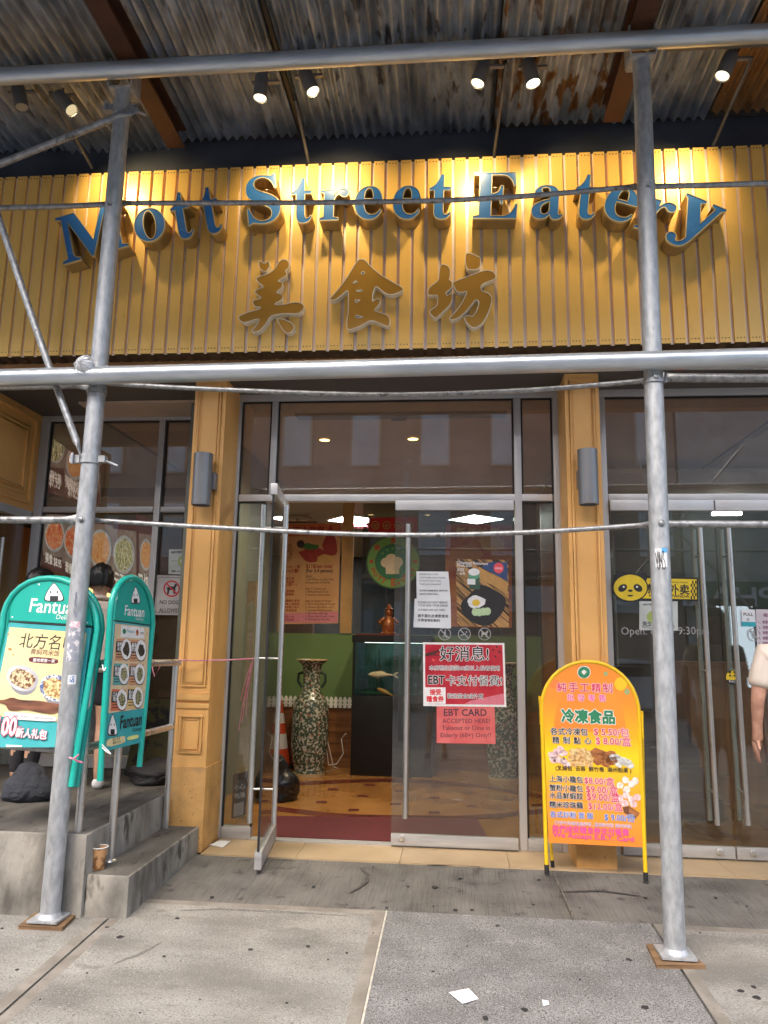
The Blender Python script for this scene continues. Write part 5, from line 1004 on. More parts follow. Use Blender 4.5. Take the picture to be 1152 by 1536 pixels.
# right-hand doors
def pa(mb, pl, L):
    mb.pp(pl, [(933, 866.5), (1045, 869), (1045.5, 899), (933, 897)], 0, L, 1); L += .0006
    for r in range(6):
        for c in range(4):
            if (r + c) % 2: mb.pp(pl, [(1036 + c * 2.2, 871 + r * 4.6), (1038.2 + c * 2.2, 871 + r * 4.6), (1038.2 + c * 2.2, 875.6 + r * 4.6), (1036 + c * 2.2, 875.6 + r * 4.6)], 0, L, 0)
    mb.text(pl, "Your Favourite Asian Delivery Platform", (974, 873), (1032, 875), 0, .01, 1, L); mb.text(pl, "熊猫外卖", (972, 889), (1034, 890.6), 0, .022, 1.05, L); mb.text(pl, "HUNGRYPANDA", (974, 895.2), (1034, 896.6), 0, .02, .8, L)
    x, y = 945.5, 881.5
    for s in (-1, 1): mb.disc(pl, x + s * 17, y - 15, 8.5, 8, L, 0, 0, 16)
    mb.disc(pl, x, y, 27, 21.5, L + .0004, 0, 0, 26); mb.disc(pl, x, y, 25, 19.5, L + .0008, 0, 1, 26)
    for s in (-1, 1): mb.disc(pl, x + s * 11.5, y + .5, 7.2, 5.2, L + .0014, 0, 0, 18, s * .6); mb.disc(pl, x + s * 10, y - 1.2, 1.7, 1.5, L + .002, 0, 2, 8)
    mb.disc(pl, x, y + 4.5, 3.6, 2, L + .0014, 0, 0, 12); mb.disc(pl, x, y + 12, 4.5, 1.3, L + .0014, 0, 0, 12)
sheet_notice("delivery_sticker", [(920, 861.5), (935, 858.5), (966, 864), (1047, 866.5), (1047.5, 901.5), (962, 899.5), (940, 902), (918.5, 890)], M_ink, "black and yellow panda face delivery sticker on the right doors", "sticker", pa, [M_ink, M_yel, M_wht])
def dp(mb, pl, L):
    mb.disc(pl, 979, 925, 9, 9, L, 0, 0, 16); mb.text(pl, "紐約市衛生局", (965, 908), (985, 908), 1, .01, 1, L); mb.text(pl, "衛生 評級 通知", (964, 938), (1010, 938), 1, .01, 1, L); mb.text(pl, "NYC Notice 2023", (964, 942.5), (1012, 942.5), 1, .0, 1, L)
sheet_notice("paper_notice", [(959, 902), (1016.5, 902), (1017, 946), (959, 945)], mat("grey_paper", (.50, .54, .52), .7), "pale paper notice below the panda sticker on the right doors", "notice", dp, [flat((.35, .45, .12)), M_ink], lift=.0)
mb = MB(); mb.text(pD, "Open: 8am - 9:30pm", (932, 952), (1064, 951.5), 0, 0, 1.05, .001); tag(mb.build("opening_hours_lettering", M_etch, recalc=False), "thin white opening hours lettering on the right door glass", "lettering")
def pull_(mb, pl, L): mb.pp(pl, [(1112.5, 932.5), (1133, 933), (1134, 940), (1113, 939.5)], 0, L, 0); mb.text(pl, "PULL", (1115.5, 923.5), (1129.5, 923.8), 1, .02, 1, L); mb.text(pl, "拉", (1120, 931), (1124.5, 931), 1, .01, 1, L)
sheet_notice("pull_sticker", [(1112, 914), (1132.5, 914.5), (1134, 940), (1113, 939.5)], M_paper, "small white and teal PULL sticker on the far right door", "sticker", pull_, [flat((.03, .35, .42)), M_ink])
def pn_(mb, pl, L):
    x, y = 1098.5, 1017
    mb.disc(pl, x, y - 1, 9.6, 10, L, 0, 1, 22); mb.pp(pl, [(x + 9.6 * math.cos(t), y - 1 + 10 * math.sin(t)) for t in [math.pi * (.12 + .76 * k / 12) for k in range(13)]], 0, L + .0008, 0)
    for s in (-1, 1): mb.disc(pl, x + s * 4, y - 9, 2.4, None, L + .0008, 0, 0, 10); mb.disc(pl, x + s * 3.4, y - 3.6, 2.0, 1.5, L + .0014, 0, 0, 12, s * .6)
    mb.disc(pl, x, y - 1.8, 1.1, .7, L + .0014, 0, 0, 8); mb.text(pl, "PULL", (x - 4.5, y + 6.5), (x + 4.5, y + 6.6), 2, .02, 1, L + .002)
sheet_notice("round_sticker", [(1098.5 + 10.6 * math.cos(t), 1016 + 11 * math.sin(t)) for t in [2 * math.pi * k / 26 for k in range(26)]], M_ink, "small round yellow and black PULL sticker between the right door handles", "sticker", pn_, [M_ink, M_yel, M_wht])
mb = MB(); icon(mb, pD, 1131, 952, 9.5, 0, .0008); tag(mb.build("prohibition_decal", M_etch, recalc=False), "round etched no running symbol on the far right door", "decal", "etched prohibition symbols")
def rules(mb, pl, L):
    mb.text(pl, "福利规则", (1145, 925), (1170, 925), 0, .02, 1, L)
    for k in range(6): mb.text(pl, "%d、请遵守餐厅规定入座" % (k + 1), (1138, 935 + k * 8), (1180, 935 + k * 8), 0, .02, 1.3, L)
sheet_notice("rules_sheet", [(1134, 914), (1190, 915), (1192, 985), (1136, 983)], mat("lilac_paper", (.62, .56, .60), .7), "pale lilac sheet of rules at the right edge beside the PULL sticker", "notice", rules, [flat((.2, .05, .12))])
# no-dogs sign and notice behind the left pilaster
pN = Pl((0, YB - .012, 0), (0, -1, 0))
def nd(mb, pl, L):
    x, y, r = 257.5, 883, 12.5
    mb.pp(pl, [(235.5, 865), (274, 866), (272.5, 920.5), (232.5, 919.5)], 0, L, 2, holes=([(236.8, 866.5), (272.6, 867.5), (271.2, 919), (234, 918)],))
    q = [(x + r * math.cos(t), y + r * math.sin(t)) for t in [2 * math.pi * k / 30 for k in range(30)]]; hq = [(x + r * .82 * math.cos(t), y + r * .82 * math.sin(t)) for t in [2 * math.pi * k / 30 for k in range(30)]]
    mb.pp(pl, [(x + (a - x) * .64, y + (b - y) * .64) for a, b in [(x - 9, y - 2), (x - 6, y - 6), (x + 5, y - 5), (x + 8, y - 12), (x + 14, y - 9), (x + 9, y - 2), (x + 8, y + 12), (x + 4, y + 12), (x + 3, y + 3), (x - 5, y + 3), (x - 7, y + 13), (x - 11, y + 13), (x - 10, y + 3), (x - 13, y - 6)]], 0, L, 1)
    mb.pp(pl, q, 0, L + .001, 0, holes=(hq,)); c = r * .62; mb.pp(pl, [(x - c - .8, y - c + .8), (x - c + .8, y - c - .8), (x + c + .8, y + c - .8), (x + c - .8, y + c + .8)], 0, L + .0012, 0)
    mb.text(pl, "NO DOGS", (239.5, 906), (271.5, 906.6), 1, .014, 1.15, L); mb.text(pl, "ALLOWED", (238.5, 918), (271, 918.6), 1, .014, 1.15, L)
sheet_notice("no_dogs_sign", [(236, 862.5), (276, 863.5), (274.5, 923), (231, 922)], mat("sign_grey_white", (.50, .47, .46), .5), "square no dogs allowed sign with a red circle, beside the left pilaster", "sign", nd, [flat((.55, .04, .04)), M_ink, flat((.25, .25, .25))], pl=pN, d=.003)
def nn(mb, pl, L):
    mb.disc(pl, 275, 842, 8, 9, L, 0, 0, 18); mb.disc(pl, 275, 842, 4.5, 5, L + .0006, 0, 2, 14); mb.text(pl, "紐約市衛生局", (257, 830), (277, 829), 1, .03, 1, L); mb.text(pl, "衛生 評級", (257, 842), (265, 842), 1, .0, 1, L); mb.text(pl, "通知 NYC 2023", (257, 858), (280, 858.5), 1, .02, 1, L)
sheet_notice("paper_notice", [(253.5, 824), (285, 823.5), (284, 862), (252.5, 861)], mat("grey_paper", (.5, .54, .52), .7), "white paper notice just above the no dogs sign", "notice", nn, [flat((.30, .42, .10)), M_ink, M_wht], pl=pN)
# litter and ribbons
def litter(pts, label, m=M_paper, h=.003, z=None):
    mb = MB(); q = [(PG(*p) if z is None else PZ(p[0], p[1], z)) + Vector((0, 0, .0035 + random.random() * .004)) for p in pts]; mb.prism([q], (0, 0, 1), .0012); return tag(mb.build("scrap_of_paper", m), label, "litter")
litter([(673, 1491), (703, 1484), (718, 1500), (694, 1508)], "pale square scrap of paper lying on the grey pavement slab")
litter([(813, 1502), (823, 1504), (824, 1508), (815, 1511)], "small white crumpled scrap on the pavement right of the square paper")
litter([(314, 1268), (330, 1262), (346, 1263), (334, 1272)], "folded white paper on the sill at the foot of the left pilaster", z=.047)
mb = MB(); RB = [PY(268, 990, -.05), PY(300, 991, .02), PY(340, 990, .05), PY(382, 988, .12)]; mb.tube(RB, .0045, 8); rb = thing("pink_ribbon", "pink plastic ribbon strung from the handrail to the open door handle, with hanging tails", "ribbon", RB[-1]); mb.build("strand", M_ribb, rb)
for k, (dx, dy) in enumerate(((-8, 84), (-19, 108), (-14, 96), (-16, 62), (-11, 72))):
    p = [PY(380, 989, .11), PY(378 + dx * .35, 989 + dy * .3, .10 + k * .004), PY(376 + dx * .7, 989 + dy * .7, .095 + k * .005), PY(377 + dx, 989 + dy, .09 + k * .006)]; mb = MB(); mb.tube(p, .006, 6, flatten=[(1, .3)] * 4); mb.build("tail", M_ribb, rb)
mb = MB(); mb.tube([PY(x, y, -.04) for x, y in ((226, 994), (240, 1000), (232, 1015), (228, 1000))], .005, 6); mb.build("knot", M_ribb, rb)

# ================================================================== INSIDE THE RESTAURANT
F0 = PZ(525, 1163, .045); TY = F0.y
tk = thing("fish_tank", "tall black aquarium on a black cabinet inside the entrance", "aquarium", (F0.x + .35, TY + .25, .045))
tx0, tx1 = F0.x, PY(648, 1163, TY).x
zg0, zg1, zt = PY(580, 1045, TY).z, PY(580, 964, TY).z, PY(580, 953, TY).z
M_cab = mat("black_cabinet", (.004, .004, .0045), .45, var=.2)
mb = MB(); mb.box(tx0, tx1, TY, TY + .5, .045, zg0 - .0); mb.build("cabinet", M_cab, tk, bev=.006)
mb = MB(); mb.box(tx0 - .01, tx1 + .01, TY - .01, TY + .51, zg1, zt); mb.box(tx0, tx0 + .025, TY, TY + .025, zg0, zg1); mb.box(tx1 - .025, tx1, TY, TY + .025, zg0, zg1); mb.build("hood", M_cab, tk)
mb = MB(); mb.box(tx0 + .026, tx1 - .026, TY + .006, TY + .012, zg0, zg1); mb.build("glass_pane", glass("tank_glass", (.90, .93, .90), .05), tk)
M_water = mat("murky_green_water", (.008, .055, .026), .5, col2=(.02, .14, .085), scale=4, stretch=(5, 1, 1))
mb = MB(); mb.box(tx0 + .005, tx1 - .005, TY + .42, TY + .49, zg0, zg1); mb.box(tx0 + .002, tx0 + .02, TY + .03, TY + .42, zg0, zg1); mb.build("tank_back", M_water, tk)
mb = MB(); mb.box(tx0 + .1, tx1 - .1, TY + .25, TY + .28, zg1 - .002, zg1 + .006); mb.build("tank_light", emis("tank_tube", (.8, .95, .9), 3.0), tk)
def koi(cx, cy, Y, ln, col, lab, tilt=0.0):
    c = PY(cx, cy, Y); ax = Vector((-math.cos(tilt), .1, math.sin(tilt))).normalized()
    th = thing("koi_fish", lab, "fish", c); prof = [(.0, .006), (.06, .035), (.18, .085), (.36, .115), (.55, .105), (.75, .06), (.88, .034), (1.0, .03)]
    pts = [c + ax * (.5 - t) * ln for t, r in prof]; mb = MB(); mb.tube(pts, [r * ln for t, r in prof], 14, flatten=[(1.1, .75)] * len(prof)); mb.build("body", col, th)
    t0 = pts[-1]; up = Vector((0, 0, 1)); mb = MB()
    for s in (1, -1): mb.prism([[t0, t0 - ax * .16 * ln + up * s * .12 * ln, t0 - ax * .26 * ln + up * s * .10 * ln, t0 - ax * .14 * ln]], (0, -1, 0), .006)
    mb.build("tail_fin", col, th)
    mb = MB(); p = c + ax * .1 * ln + up * .10 * ln; mb.prism([[p, p - ax * .1 * ln + up * .06 * ln, p - ax * .3 * ln + up * .01 * ln, p - ax * .3 * ln - up * .03 * ln]], (0, -1, 0), .005); q_ = c + ax * .2 * ln - up * .09 * ln; mb.prism([[q_, q_ - ax * .12 * ln - up * .09 * ln, q_ - ax * .14 * ln - up * .02 * ln]], (0, -1, 0), .005); mb.build("fin", col, th)
    mb = MB(); e = c + ax * .43 * ln; mb.ball((e.x, e.y - .03 * ln, e.z + .012 * ln), .012 * ln, 0, 8); mb.build("eye", M_ink, th)
koi(570, 1012, TY + .1, .27, mat("pale_koi", (.80, .50, .25), .35, col2=(.85, .74, .58), scale=9), "large pale gold fish swimming left in the aquarium")
koi(577, 1038, TY + .16, .2, mat("orange_koi", (.45, .20, .04), .4, col2=(.55, .32, .1), scale=9), "smaller orange fish at the bottom of the aquarium", .4)
st = thing("deity_figurine", "small gold and red deity figurine standing on the aquarium lid", "figurine", PY(583, 952, TY + .25)); g = PY(583, 952, TY + .25); g.z = zt; M_fig = mat("gilded_red", (.30, .12, .03), .4, .3, col2=(.16, .02, .01), scale=40)
mb = MB(); mb.lathe((g.x, g.y, zt), [(.10, 0), (.10, .03), (.075, .04), (.08, .10), (.062, .17), (.035, .205), (.03, .215), (.042, .235), (.045, .255), (.034, .285), (.05, .29), (.03, .31), (.012, .345)], 18); mb.build("robed_body", M_fig, st)
mb = MB()
for s in (-1, 1): mb.tube([(g.x + s * .05, g.y, zt + .19), (g.x + s * .105, g.y - .02, zt + .14), (g.x + s * .075, g.y - .06, zt + .12)], [.022, .02, .012], 8)
mb.build("arm", M_fig, st)
mb = MB(); mb.box(g.x - .34, g.x + .2, TY + .06, TY + .44, zt + .0005, zt + .012); tag(mb.build("red_tray", flat((.12, .015, .012))), "dark red tray on the aquarium lid", "tray")
# porcelain floor vases
def vase_mat():
    m = mat("painted_porcelain", (.045, .07, .045), .25, col2=(.42, .41, .34), scale=38, lo=.49, hi=.57, detail=4, speck=(24, .60, (.34, .13, .08)), coat=.3); return m
M_vase = vase_mat()
RIM = mat("gilt_rim", (.45, .33, .18), .35, var=.1)
def vase(px, base, sc, lab):
    b = PZ(px, base, .045); k = sc; th = thing("floor_vase", lab, "vase", b, "tall painted porcelain vases")
    prof = [(.155, 0), (.155, .03), (.143, .05), (.158, .10), (.178, .25), (.184, .42), (.18, .60), (.165, .70), (.125, .765), (.092, .80), (.082, .90), (.088, 1.0), (.10, 1.06), (.145, 1.10), (.155, 1.115), (.14, 1.115), (.09, 1.06)]
    mb = MB(); mb.lathe(b, [(r * k, z * k) for r, z in prof], 32); mb.build("vase_body", M_vase, th)
    mb = MB(); mb.lathe(b, [(.157 * k, 0), (.158 * k, .028 * k)], 28, 0, None, False); mb.tube([b + Vector((.155 * k * math.cos(t), .155 * k * math.sin(t), 1.113 * k)) for t in [2 * math.pi * i / 28 for i in range(29)]], .007, 6); mb.build("rim_band", RIM, th)
    mb = MB()
    for s in (-1, 1): mb.tube([b + Vector((s * .09 * k, 0, .99 * k)), b + Vector((s * .135 * k, 0, .97 * k)), b + Vector((s * .14 * k, 0, .90 * k)), b + Vector((s * .10 * k, 0, .84 * k))], .014 * k, 8)
    mb.build("handle", mat("dark_green_glaze", (.02, .04, .03), .3), th)
vase(463, 1162, 1.06, "tall painted porcelain vase left of the aquarium"); vase(757, 1168, 1.06, "tall painted porcelain vase seen through the closed door beside the reflection of the street")
fc = thing("picket_fence", "miniature white picket fence along the wooden dado", "fence", (-1.4, 3.57, .69)); mb = MB(); z0, z1 = PY(430, 1060, 3.56).z, PY(430, 1043, 3.56).z
x = -2.0; k = 0
while x < tx0 - .03:
    mb.prism([[(x, 3.56, z0), (x + .036, 3.56, z0), (x + .036, 3.56, z1 - .02), (x + .018, 3.56, z1), (x, 3.56, z1 - .02)]], (0, -1, 0), .012); x += .052
mb.build("pickets", M_white, fc, recalc=True); mb = MB(); mb.box(-2.0, tx0 - .02, 3.573, 3.584, z0 + .03, z0 + .045); mb.box(-2.0, tx0 - .02, 3.573, 3.584, z1 - .055, z1 - .04); mb.build("rail", M_white, fc)
cn = PZ(416, 1150, .045); cth = thing("traffic_cone", "orange and white traffic cone inside the door by the black bag", "cone", cn)
mb = MB(); N = [(.13, .03), (.118, .13), (.095, .13 + .001), (.08, .28), (.068, .38), (.045, .55), (.03, .68), (.025, .70)]; mb.lathe(cn, [(.14, .02), (.11, .2)], 20, 0, None, False); mb.lathe(cn, [(.11, .2), (.085, .36)], 20, 1, None, False); mb.lathe(cn, [(.085, .36), (.066, .47)], 20, 0, None, False); mb.lathe(cn, [(.066, .47), (.05, .58)], 20, 1, None, False); mb.lathe(cn, [(.05, .58), (.028, .72)], 20, 0); mb.build("cone_body", [flat((.70, .09, .03)), M_wht], cth); mb = MB(); mb.box(cn.x - .18, cn.x + .18, cn.y - .18, cn.y + .18, .046, .068); mb.build("base", M_black, cth)
from mathutils import noise
def lumpy(c, r, sq, n, m, name, label, cat, seed):  # a soft bag: sagging body, folds and creases
    bm = bmesh.new(); bmesh.ops.create_icosphere(bm, subdivisions=6, radius=1); o3 = Vector((seed * 7.1, seed * 3.3, seed))
    for v in bm.verts:
        p = v.co.copy(); d = noise.noise(p * 1.3 + o3) * .28 * sq; q = p * 2.6 + o3; q = q + noise.noise_vector(q) * .6
        cr = 1 - abs(noise.noise(q)) * 2; cr2 = 1 - abs(noise.noise(q * 2.3 + o3)) * 2
        s_ = 1 + d - .04 * max(0, cr) ** 2 - .012 * max(0, cr2) ** 2 + (.25 * max(0, p.z - .6) if p.z > 0 else 0)
        v.co = Vector((p.x * r[0] * (1.12 - .22 * p.z), p.y * r[1] * (1.12 - .22 * p.z), p.z * r[2])) * s_; v.co.z = max(v.co.z, -r[2] * .72)
    me = bpy.data.meshes.new(name); bm.to_mesh(me); bm.free(); me.transform(Matrix.Translation(Vector(c) + Vector((0, 0, r[2] * .72)))); me.polygons.foreach_set("use_smooth", [True] * len(me.polygons)); me.materials.append(m)
    o = bpy.data.objects.new(name, me); COL.objects.link(o); return tag(o, label, cat)
b = PZ(408, 1203, .045); lumpy((b.x, b.y + .1, .046), (.17, .17, .2), .9, 6, mat("bin_bag_plastic", (.012, .012, .013), .3, var=.2, bump=.3, bscale=25), "bin_bag", "glossy black rubbish bag just inside the open door", "bag", 3)
cb = [PY(x, y, TY - .05 + (.04 if i % 2 else 0)) for i, (x, y) in enumerate(((519, 1100), (512, 1108), (515, 1130), (505, 1146), (493, 1148), (490, 1125), (490, 1105), (500, 1150), (508, 1153), (490, 1157)))]
tag(MB().tube(cb, .006, 6).build("power_cord", mat("grey_cord", (.42, .40, .36), .6)), "looped pale power cord between the vase and the aquarium cabinet", "cord")
# posters and emblems on the partition
YQ = 3.55; pQ = Pl((0, YQ, 0), (0, -1, 0))
M_pst = mat("peach_poster", (.58, .30, .13), .55, col2=(.66, .38, .18), scale=3)
def meal(mb, pl, L):
    mb.pp(pl, [(428, 786), (511, 786), (510.5, 803), (427, 805)], 0, L, 4); mb.pp(pl, [(426, 920), (507, 917), (506, 934), (425, 934)], 0, L, 5)
    mb.disc(pl, 470, 832, 22, 11, L + .001, 0, 0, 18, 0, .3); mb.disc(pl, 430, 828, 9, 14, L + .001, 0, 2, 14, 0, .3); mb.disc(pl, 488, 838, 14, 6, L + .002, 0, 3, 14, 0, .4)
    mb.pp(pl, chaikin([(482, 820), (488, 806), (494, 790), (497, 787), (500, 800), (505, 812), (506, 832), (492, 834)], 2), 0, L + .0015, 0); mb.disc(pl, 465, 820, 14, 5, L + .0012, 0, 6, 14, 0, .4); mb.disc(pl, 451, 816, 6, 6, L + .002, 0, 7, 12)
    mb.text(pl, "四人套餐", (440, 800), (487, 800), 0, .02, 1, L + .001)
    mb.text(pl, "$118/set meal", (459, 852), (498, 852), 0, .02, 1.2, L + .001); mb.text(pl, "(For 3-4 person)", (459, 858.5), (499, 858.5), 7, .02, 1.2, L + .001); mb.text(pl, "$118 / 一套", (427, 852), (450, 852), 0, .02, 1.1, L + .001); mb.text(pl, "3-4人餐!", (428, 858.5), (448, 858.5), 0, .02, 1.1, L + .001)
    for i, s in enumerate(("Salad:", "Cold Plate or Jelly Fish", "(choose one of three)", "", "Step 2: Choose one", "1. Peking Roast Duck", "2. Steamed Whole Bass", "", "Step 3: Seven of these", "1. Pork chop Salt & Pepper", "2. House style Bean curd", "3. Sauteed mixed greens", "4. Shrimps with egg", "5. Clams black bean sauce", "6. Dessert of the day")):
        if s: mb.text(pl, s, (458, 866 + i * 4.6), (458 + len(s) * 1.75, 866 + i * 4.6), 7, .0, 1.1, L + .001)
    for i, s in enumerate(("冷盤任選", "海蜇拼盤", "(三選一)", "", "北京烤鴨", "清蒸鱸魚", "", "椒鹽豬扒家常", "豆腐上湯時菜", "滑蛋蝦仁豉汁", "炒蜆避風塘", "", "甜品一份", "每日例湯")):
        if s: mb.text(pl, s, (425, 869 + i * 4.8), (425 + len(s) * 4.0, 869 + i * 4.8), 0, .01, .95, L + .001)
sheet_notice("meal_poster", [(427, 785), (511, 785), (507, 935), (424, 936)], M_pst, "peach coloured set meal poster with roast duck, inside left of the round emblem", "poster", meal, [flat((.34, .03, .02)), M_wht, mat("poster_duck", (.3, .08, .03), .5, col2=(.6, .35, .15), scale=40), flat((.6, .34, .1)), flat((.60, .16, .05)), flat((.62, .22, .28)), flat((.05, .16, .03)), flat((.05, .02, .02))], pl=pQ, d=.003)
M_pst2 = mat("red_orange_poster", (.42, .07, .03), .5, col2=(.55, .20, .05), scale=8)
def meal2(mb, pl, L):
    mb.disc(pl, 700, 830, 24, 12, L, 0, 0, 18, 0, .3); mb.disc(pl, 738, 815, 20, 12, L, 0, 1, 18, 0, .3); mb.text(pl, "新年快樂", (684, 805), (750, 806), 1, .03, 1, L + .001)
sheet_notice("festive_poster", [(668, 786), (768, 787), (768, 942), (668, 940)], M_pst2, "red and orange poster on the partition behind the closed door", "poster", meal2, [flat((.5, .2, .06)), flat((.62, .36, .06))], pl=pQ, d=.003)
def banner(mb, pl, L):
    for x, ch in ((563, "招"), (580, "財"), (597, "進"), (614, "寶")): mb.disc(pl, x, 788, 6, 6.5, L, 0, 0, 16); mb.disc(pl, x, 788, 4.8, 5.2, L + .0006, 0, 1, 16); mb.text(pl, ch, (x - 3, 791), (x + 3, 791), 0, .01, 1, L + .0012)
sheet_notice("red_banner", [(553, 776.5), (626, 775.5), (626, 799.5), (553, 799.5)], mat("lucky_red", (.48, .012, .012), .5, var=.08), "red banner with gold medallions hanging above the round emblem", "banner", banner, [flat((.45, .26, .06)), flat((.36, .02, .015))], pl=Pl((0, YQ - .04, 0), (0, -1, 0)), d=.003)
def emb(mb, pl, L):
    x, y = 590, 843
    mb.disc(pl, x, y, 38.5, 38, L, 0, 0, 40); mb.disc(pl, x, y, 27.5, 27, L + .001, 0, 1, 34); mb.disc(pl, x, y, 25.5, 25, L + .002, 0, 2, 34)
    for dx, dy, r in ((-9, -1, 8), (-1, -6, 9), (8, -2, 8.5), (-4, 2, 8), (5, 3, 8)): mb.disc(pl, x + dx - 2, y + dy + 2, r, r * .92, L + .003 + (dx + 10) * .00003, 0, 3, 18)
    mb.pp(pl, [(x - 12, y + 6), (x + 9, y + 6), (x + 9, y + 18), (x - 11, y + 18)], 0, L + .004, 3)
    for dx, dy in ((-16, -13), (-9, -18), (-1, -20), (8, -19), (15, -15)): mb.pp(pl, [(x + dx + (2.8 if k % 2 == 0 else 1.2) * math.sin(math.pi * k / 5), y + dy - (2.8 if k % 2 == 0 else 1.2) * math.cos(math.pi * k / 5)) for k in range(10)], 0, L + .003, 0)
    def along(s, a0, a1, w):
        for i, ch in enumerate(s):
            if ch == ' ': continue
            t = R(a0 + (a1 - a0) * i / (len(s) - 1)); rr = 35.6; c = (x + rr * math.cos(t), y + rr * math.sin(t)); d = (-math.sin(t), math.cos(t)); mb.text(pl, ch, (c[0] + d[0] * w, c[1] + d[1] * w), (c[0] - d[0] * w, c[1] - d[1] * w), 4, .04, 1, L + .002, up=1)
    along("MOTT EATERY", 158, 22, 3.0)
    for ch, a in (("美", 222), ("食", 270), ("坊", 318)):
        t = R(a); c = (x + 32.8 * math.cos(t), y + 32.8 * math.sin(t)); mb.text(pl, ch, (c[0] - 4.5, c[1] + 4), (c[0] + 4.5, c[1] + 4), 4, .03, 1, L + .002)
    for s in (-1, 1): mb.disc(pl, x + s * 33, y - 1, 3.2, 3, L + .002, 0, 4, 12)
sheet_notice("round_emblem", [(590 + 40.5 * math.cos(t), 843 + 40 * math.sin(t)) for t in [2 * math.pi * k / 44 for k in range(44)]], flat((.05, .14, .04)), "round green emblem with a white chef hat hanging on the partition", "emblem", emb, [flat((.16, .36, .09)), flat((.03, .12, .06)), flat((.015, .17, .085)), flat((.72, .62, .48)), flat((.42, .06, .02))], pl=Pl((0, YQ - .02, 0), (0, -1, 0)), d=.01)
# lamps inside
def panel_light(px, py, w, lab, rot):
    c = PZ(px, py, 3.075); th = thing("ceiling_light_panel", lab, "ceiling light", c, "square lit panels in the ceiling"); u = Vector((math.cos(rot), math.sin(rot), 0)) * w; v = Vector((-math.sin(rot), math.cos(rot), 0)) * w
    mb = MB(); mb.prism([[c + u + v, c - u + v, c - u - v, c + u - v]], (0, 0, -1), .01); mb.build("diffuser", emis("panel_glow", (1.0, .98, .93), 13.0), th)
    mb = MB()
    for a, b in ((u, v), (v, u)):
        for s in (-1, 1): mb.obox(c + a * s * 1.0 - b * 1.04 - a * .02 + Vector((0, 0, -.004)), b * 2.08, a * .05, Vector((0, 0, .018)))
    mb.build("frame", M_white, th)
panel_light(531, 780, .27, "square lit ceiling panel above the meal poster", .7); panel_light(714, 779, .27, "square lit ceiling panel above the closed door's festive poster", .7); panel_light(466, 820, .27, "small far lit ceiling panel beside the meal poster", .6)
for px, row, lab in ((487, 660, "left warm recessed downlight in the lobby ceiling"), (619.5, 658.5, "right warm recessed downlight in the lobby ceiling")):
    c = PZ(px, row, 3.266); th = thing("downlight", lab, "downlight", c, "recessed downlights in the lobby")
    mb = MB(); mb.lathe(c, [(.048, -.002), (.048, .0)], 20); mb.build("glowing_lens", emis("warm_downlight", (1.0, .72, .25), 3.0), th); mb = MB(); mb.lathe(c, [(.05, -.003), (.066, -.004), (.068, .0)], 20, 0, None, False); mb.build("trim_ring", mat("brass_ring", (.5, .33, .12), .4, .4), th)
    l = bpy.data.lights.new("downlight_beam", 'SPOT'); l.energy = 48; l.color = (1, .82, .55); l.spot_size = R(150); l.spot_blend = .8; l.shadow_soft_size = .05; o = bpy.data.objects.new("downlight_beam", l); COL.objects.link(o); o.location = c - Vector((0, 0, .01)); o.parent = th; o.matrix_parent_inverse = Matrix.Translation(-c)
for i, (px, py, rx, lab, col) in enumerate(((462, 766, 25, "wide white paper parasol hanging from the restaurant ceiling", (.62, .60, .52)), (446, 776, 25, "pale parasol hanging lower and further left from the ceiling", (.60, .50, .46)), (540, 789, 15, "small pink parasol hanging beside the red banner", (.55, .14, .18)))):
    c = PY(px, py, 4.6 + i * .3); th = thing("ceiling_parasol", lab, "parasol", c, "paper parasols under the ceiling"); r = rx / 1115 * 9.2
    mb = MB(); mb.lathe(c, [(r, -.02), (r * .5, .05), (.01, .09)], 24, 0, None, False); mb.build("canopy", mat("parasol_paper_%d" % i, col, .8, var=.1), th, recalc=False); mb = MB()
    for k in range(8): a = math.pi * k / 4; mb.tube([c + Vector((r * math.cos(a), r * math.sin(a), -.024)), c + Vector((0, 0, .08))], .004, 4)
    mb.tube([c + Vector((0, 0, -.06)), c + Vector((0, 0, .3))], .008, 6); mb.build("ribs", mat("dark_rib", (.08, .05, .03), .6), th)
mb = MB(); a, b = PZ(443, 622, 3.262), PZ(757, 630, 3.262); mb.box(a.x, b.x, a.y - .02, a.y + .12, 3.252, 3.2695); mb.build("ceiling_slot", mat("slot_grey", (.16, .13, .10), .6), bld)
a = PZ(598, 627, 3.25); mb = MB(); mb.box(a.x - .06, a.x + .06, a.y - .03, a.y + .03, 3.235, 3.2515); mb.build("door_sensor", M_black, bld)
mb = MB(); a, b = PZ(520, 905, .9), None
mb.box(-.9, .9, 7.6, 8.0, .045, 1.15); tag(mb.build("bar_counter", mat("far_counter", (.12, .06, .03), .5, var=.2)), "dim dark counter far back in the restaurant", "counter")
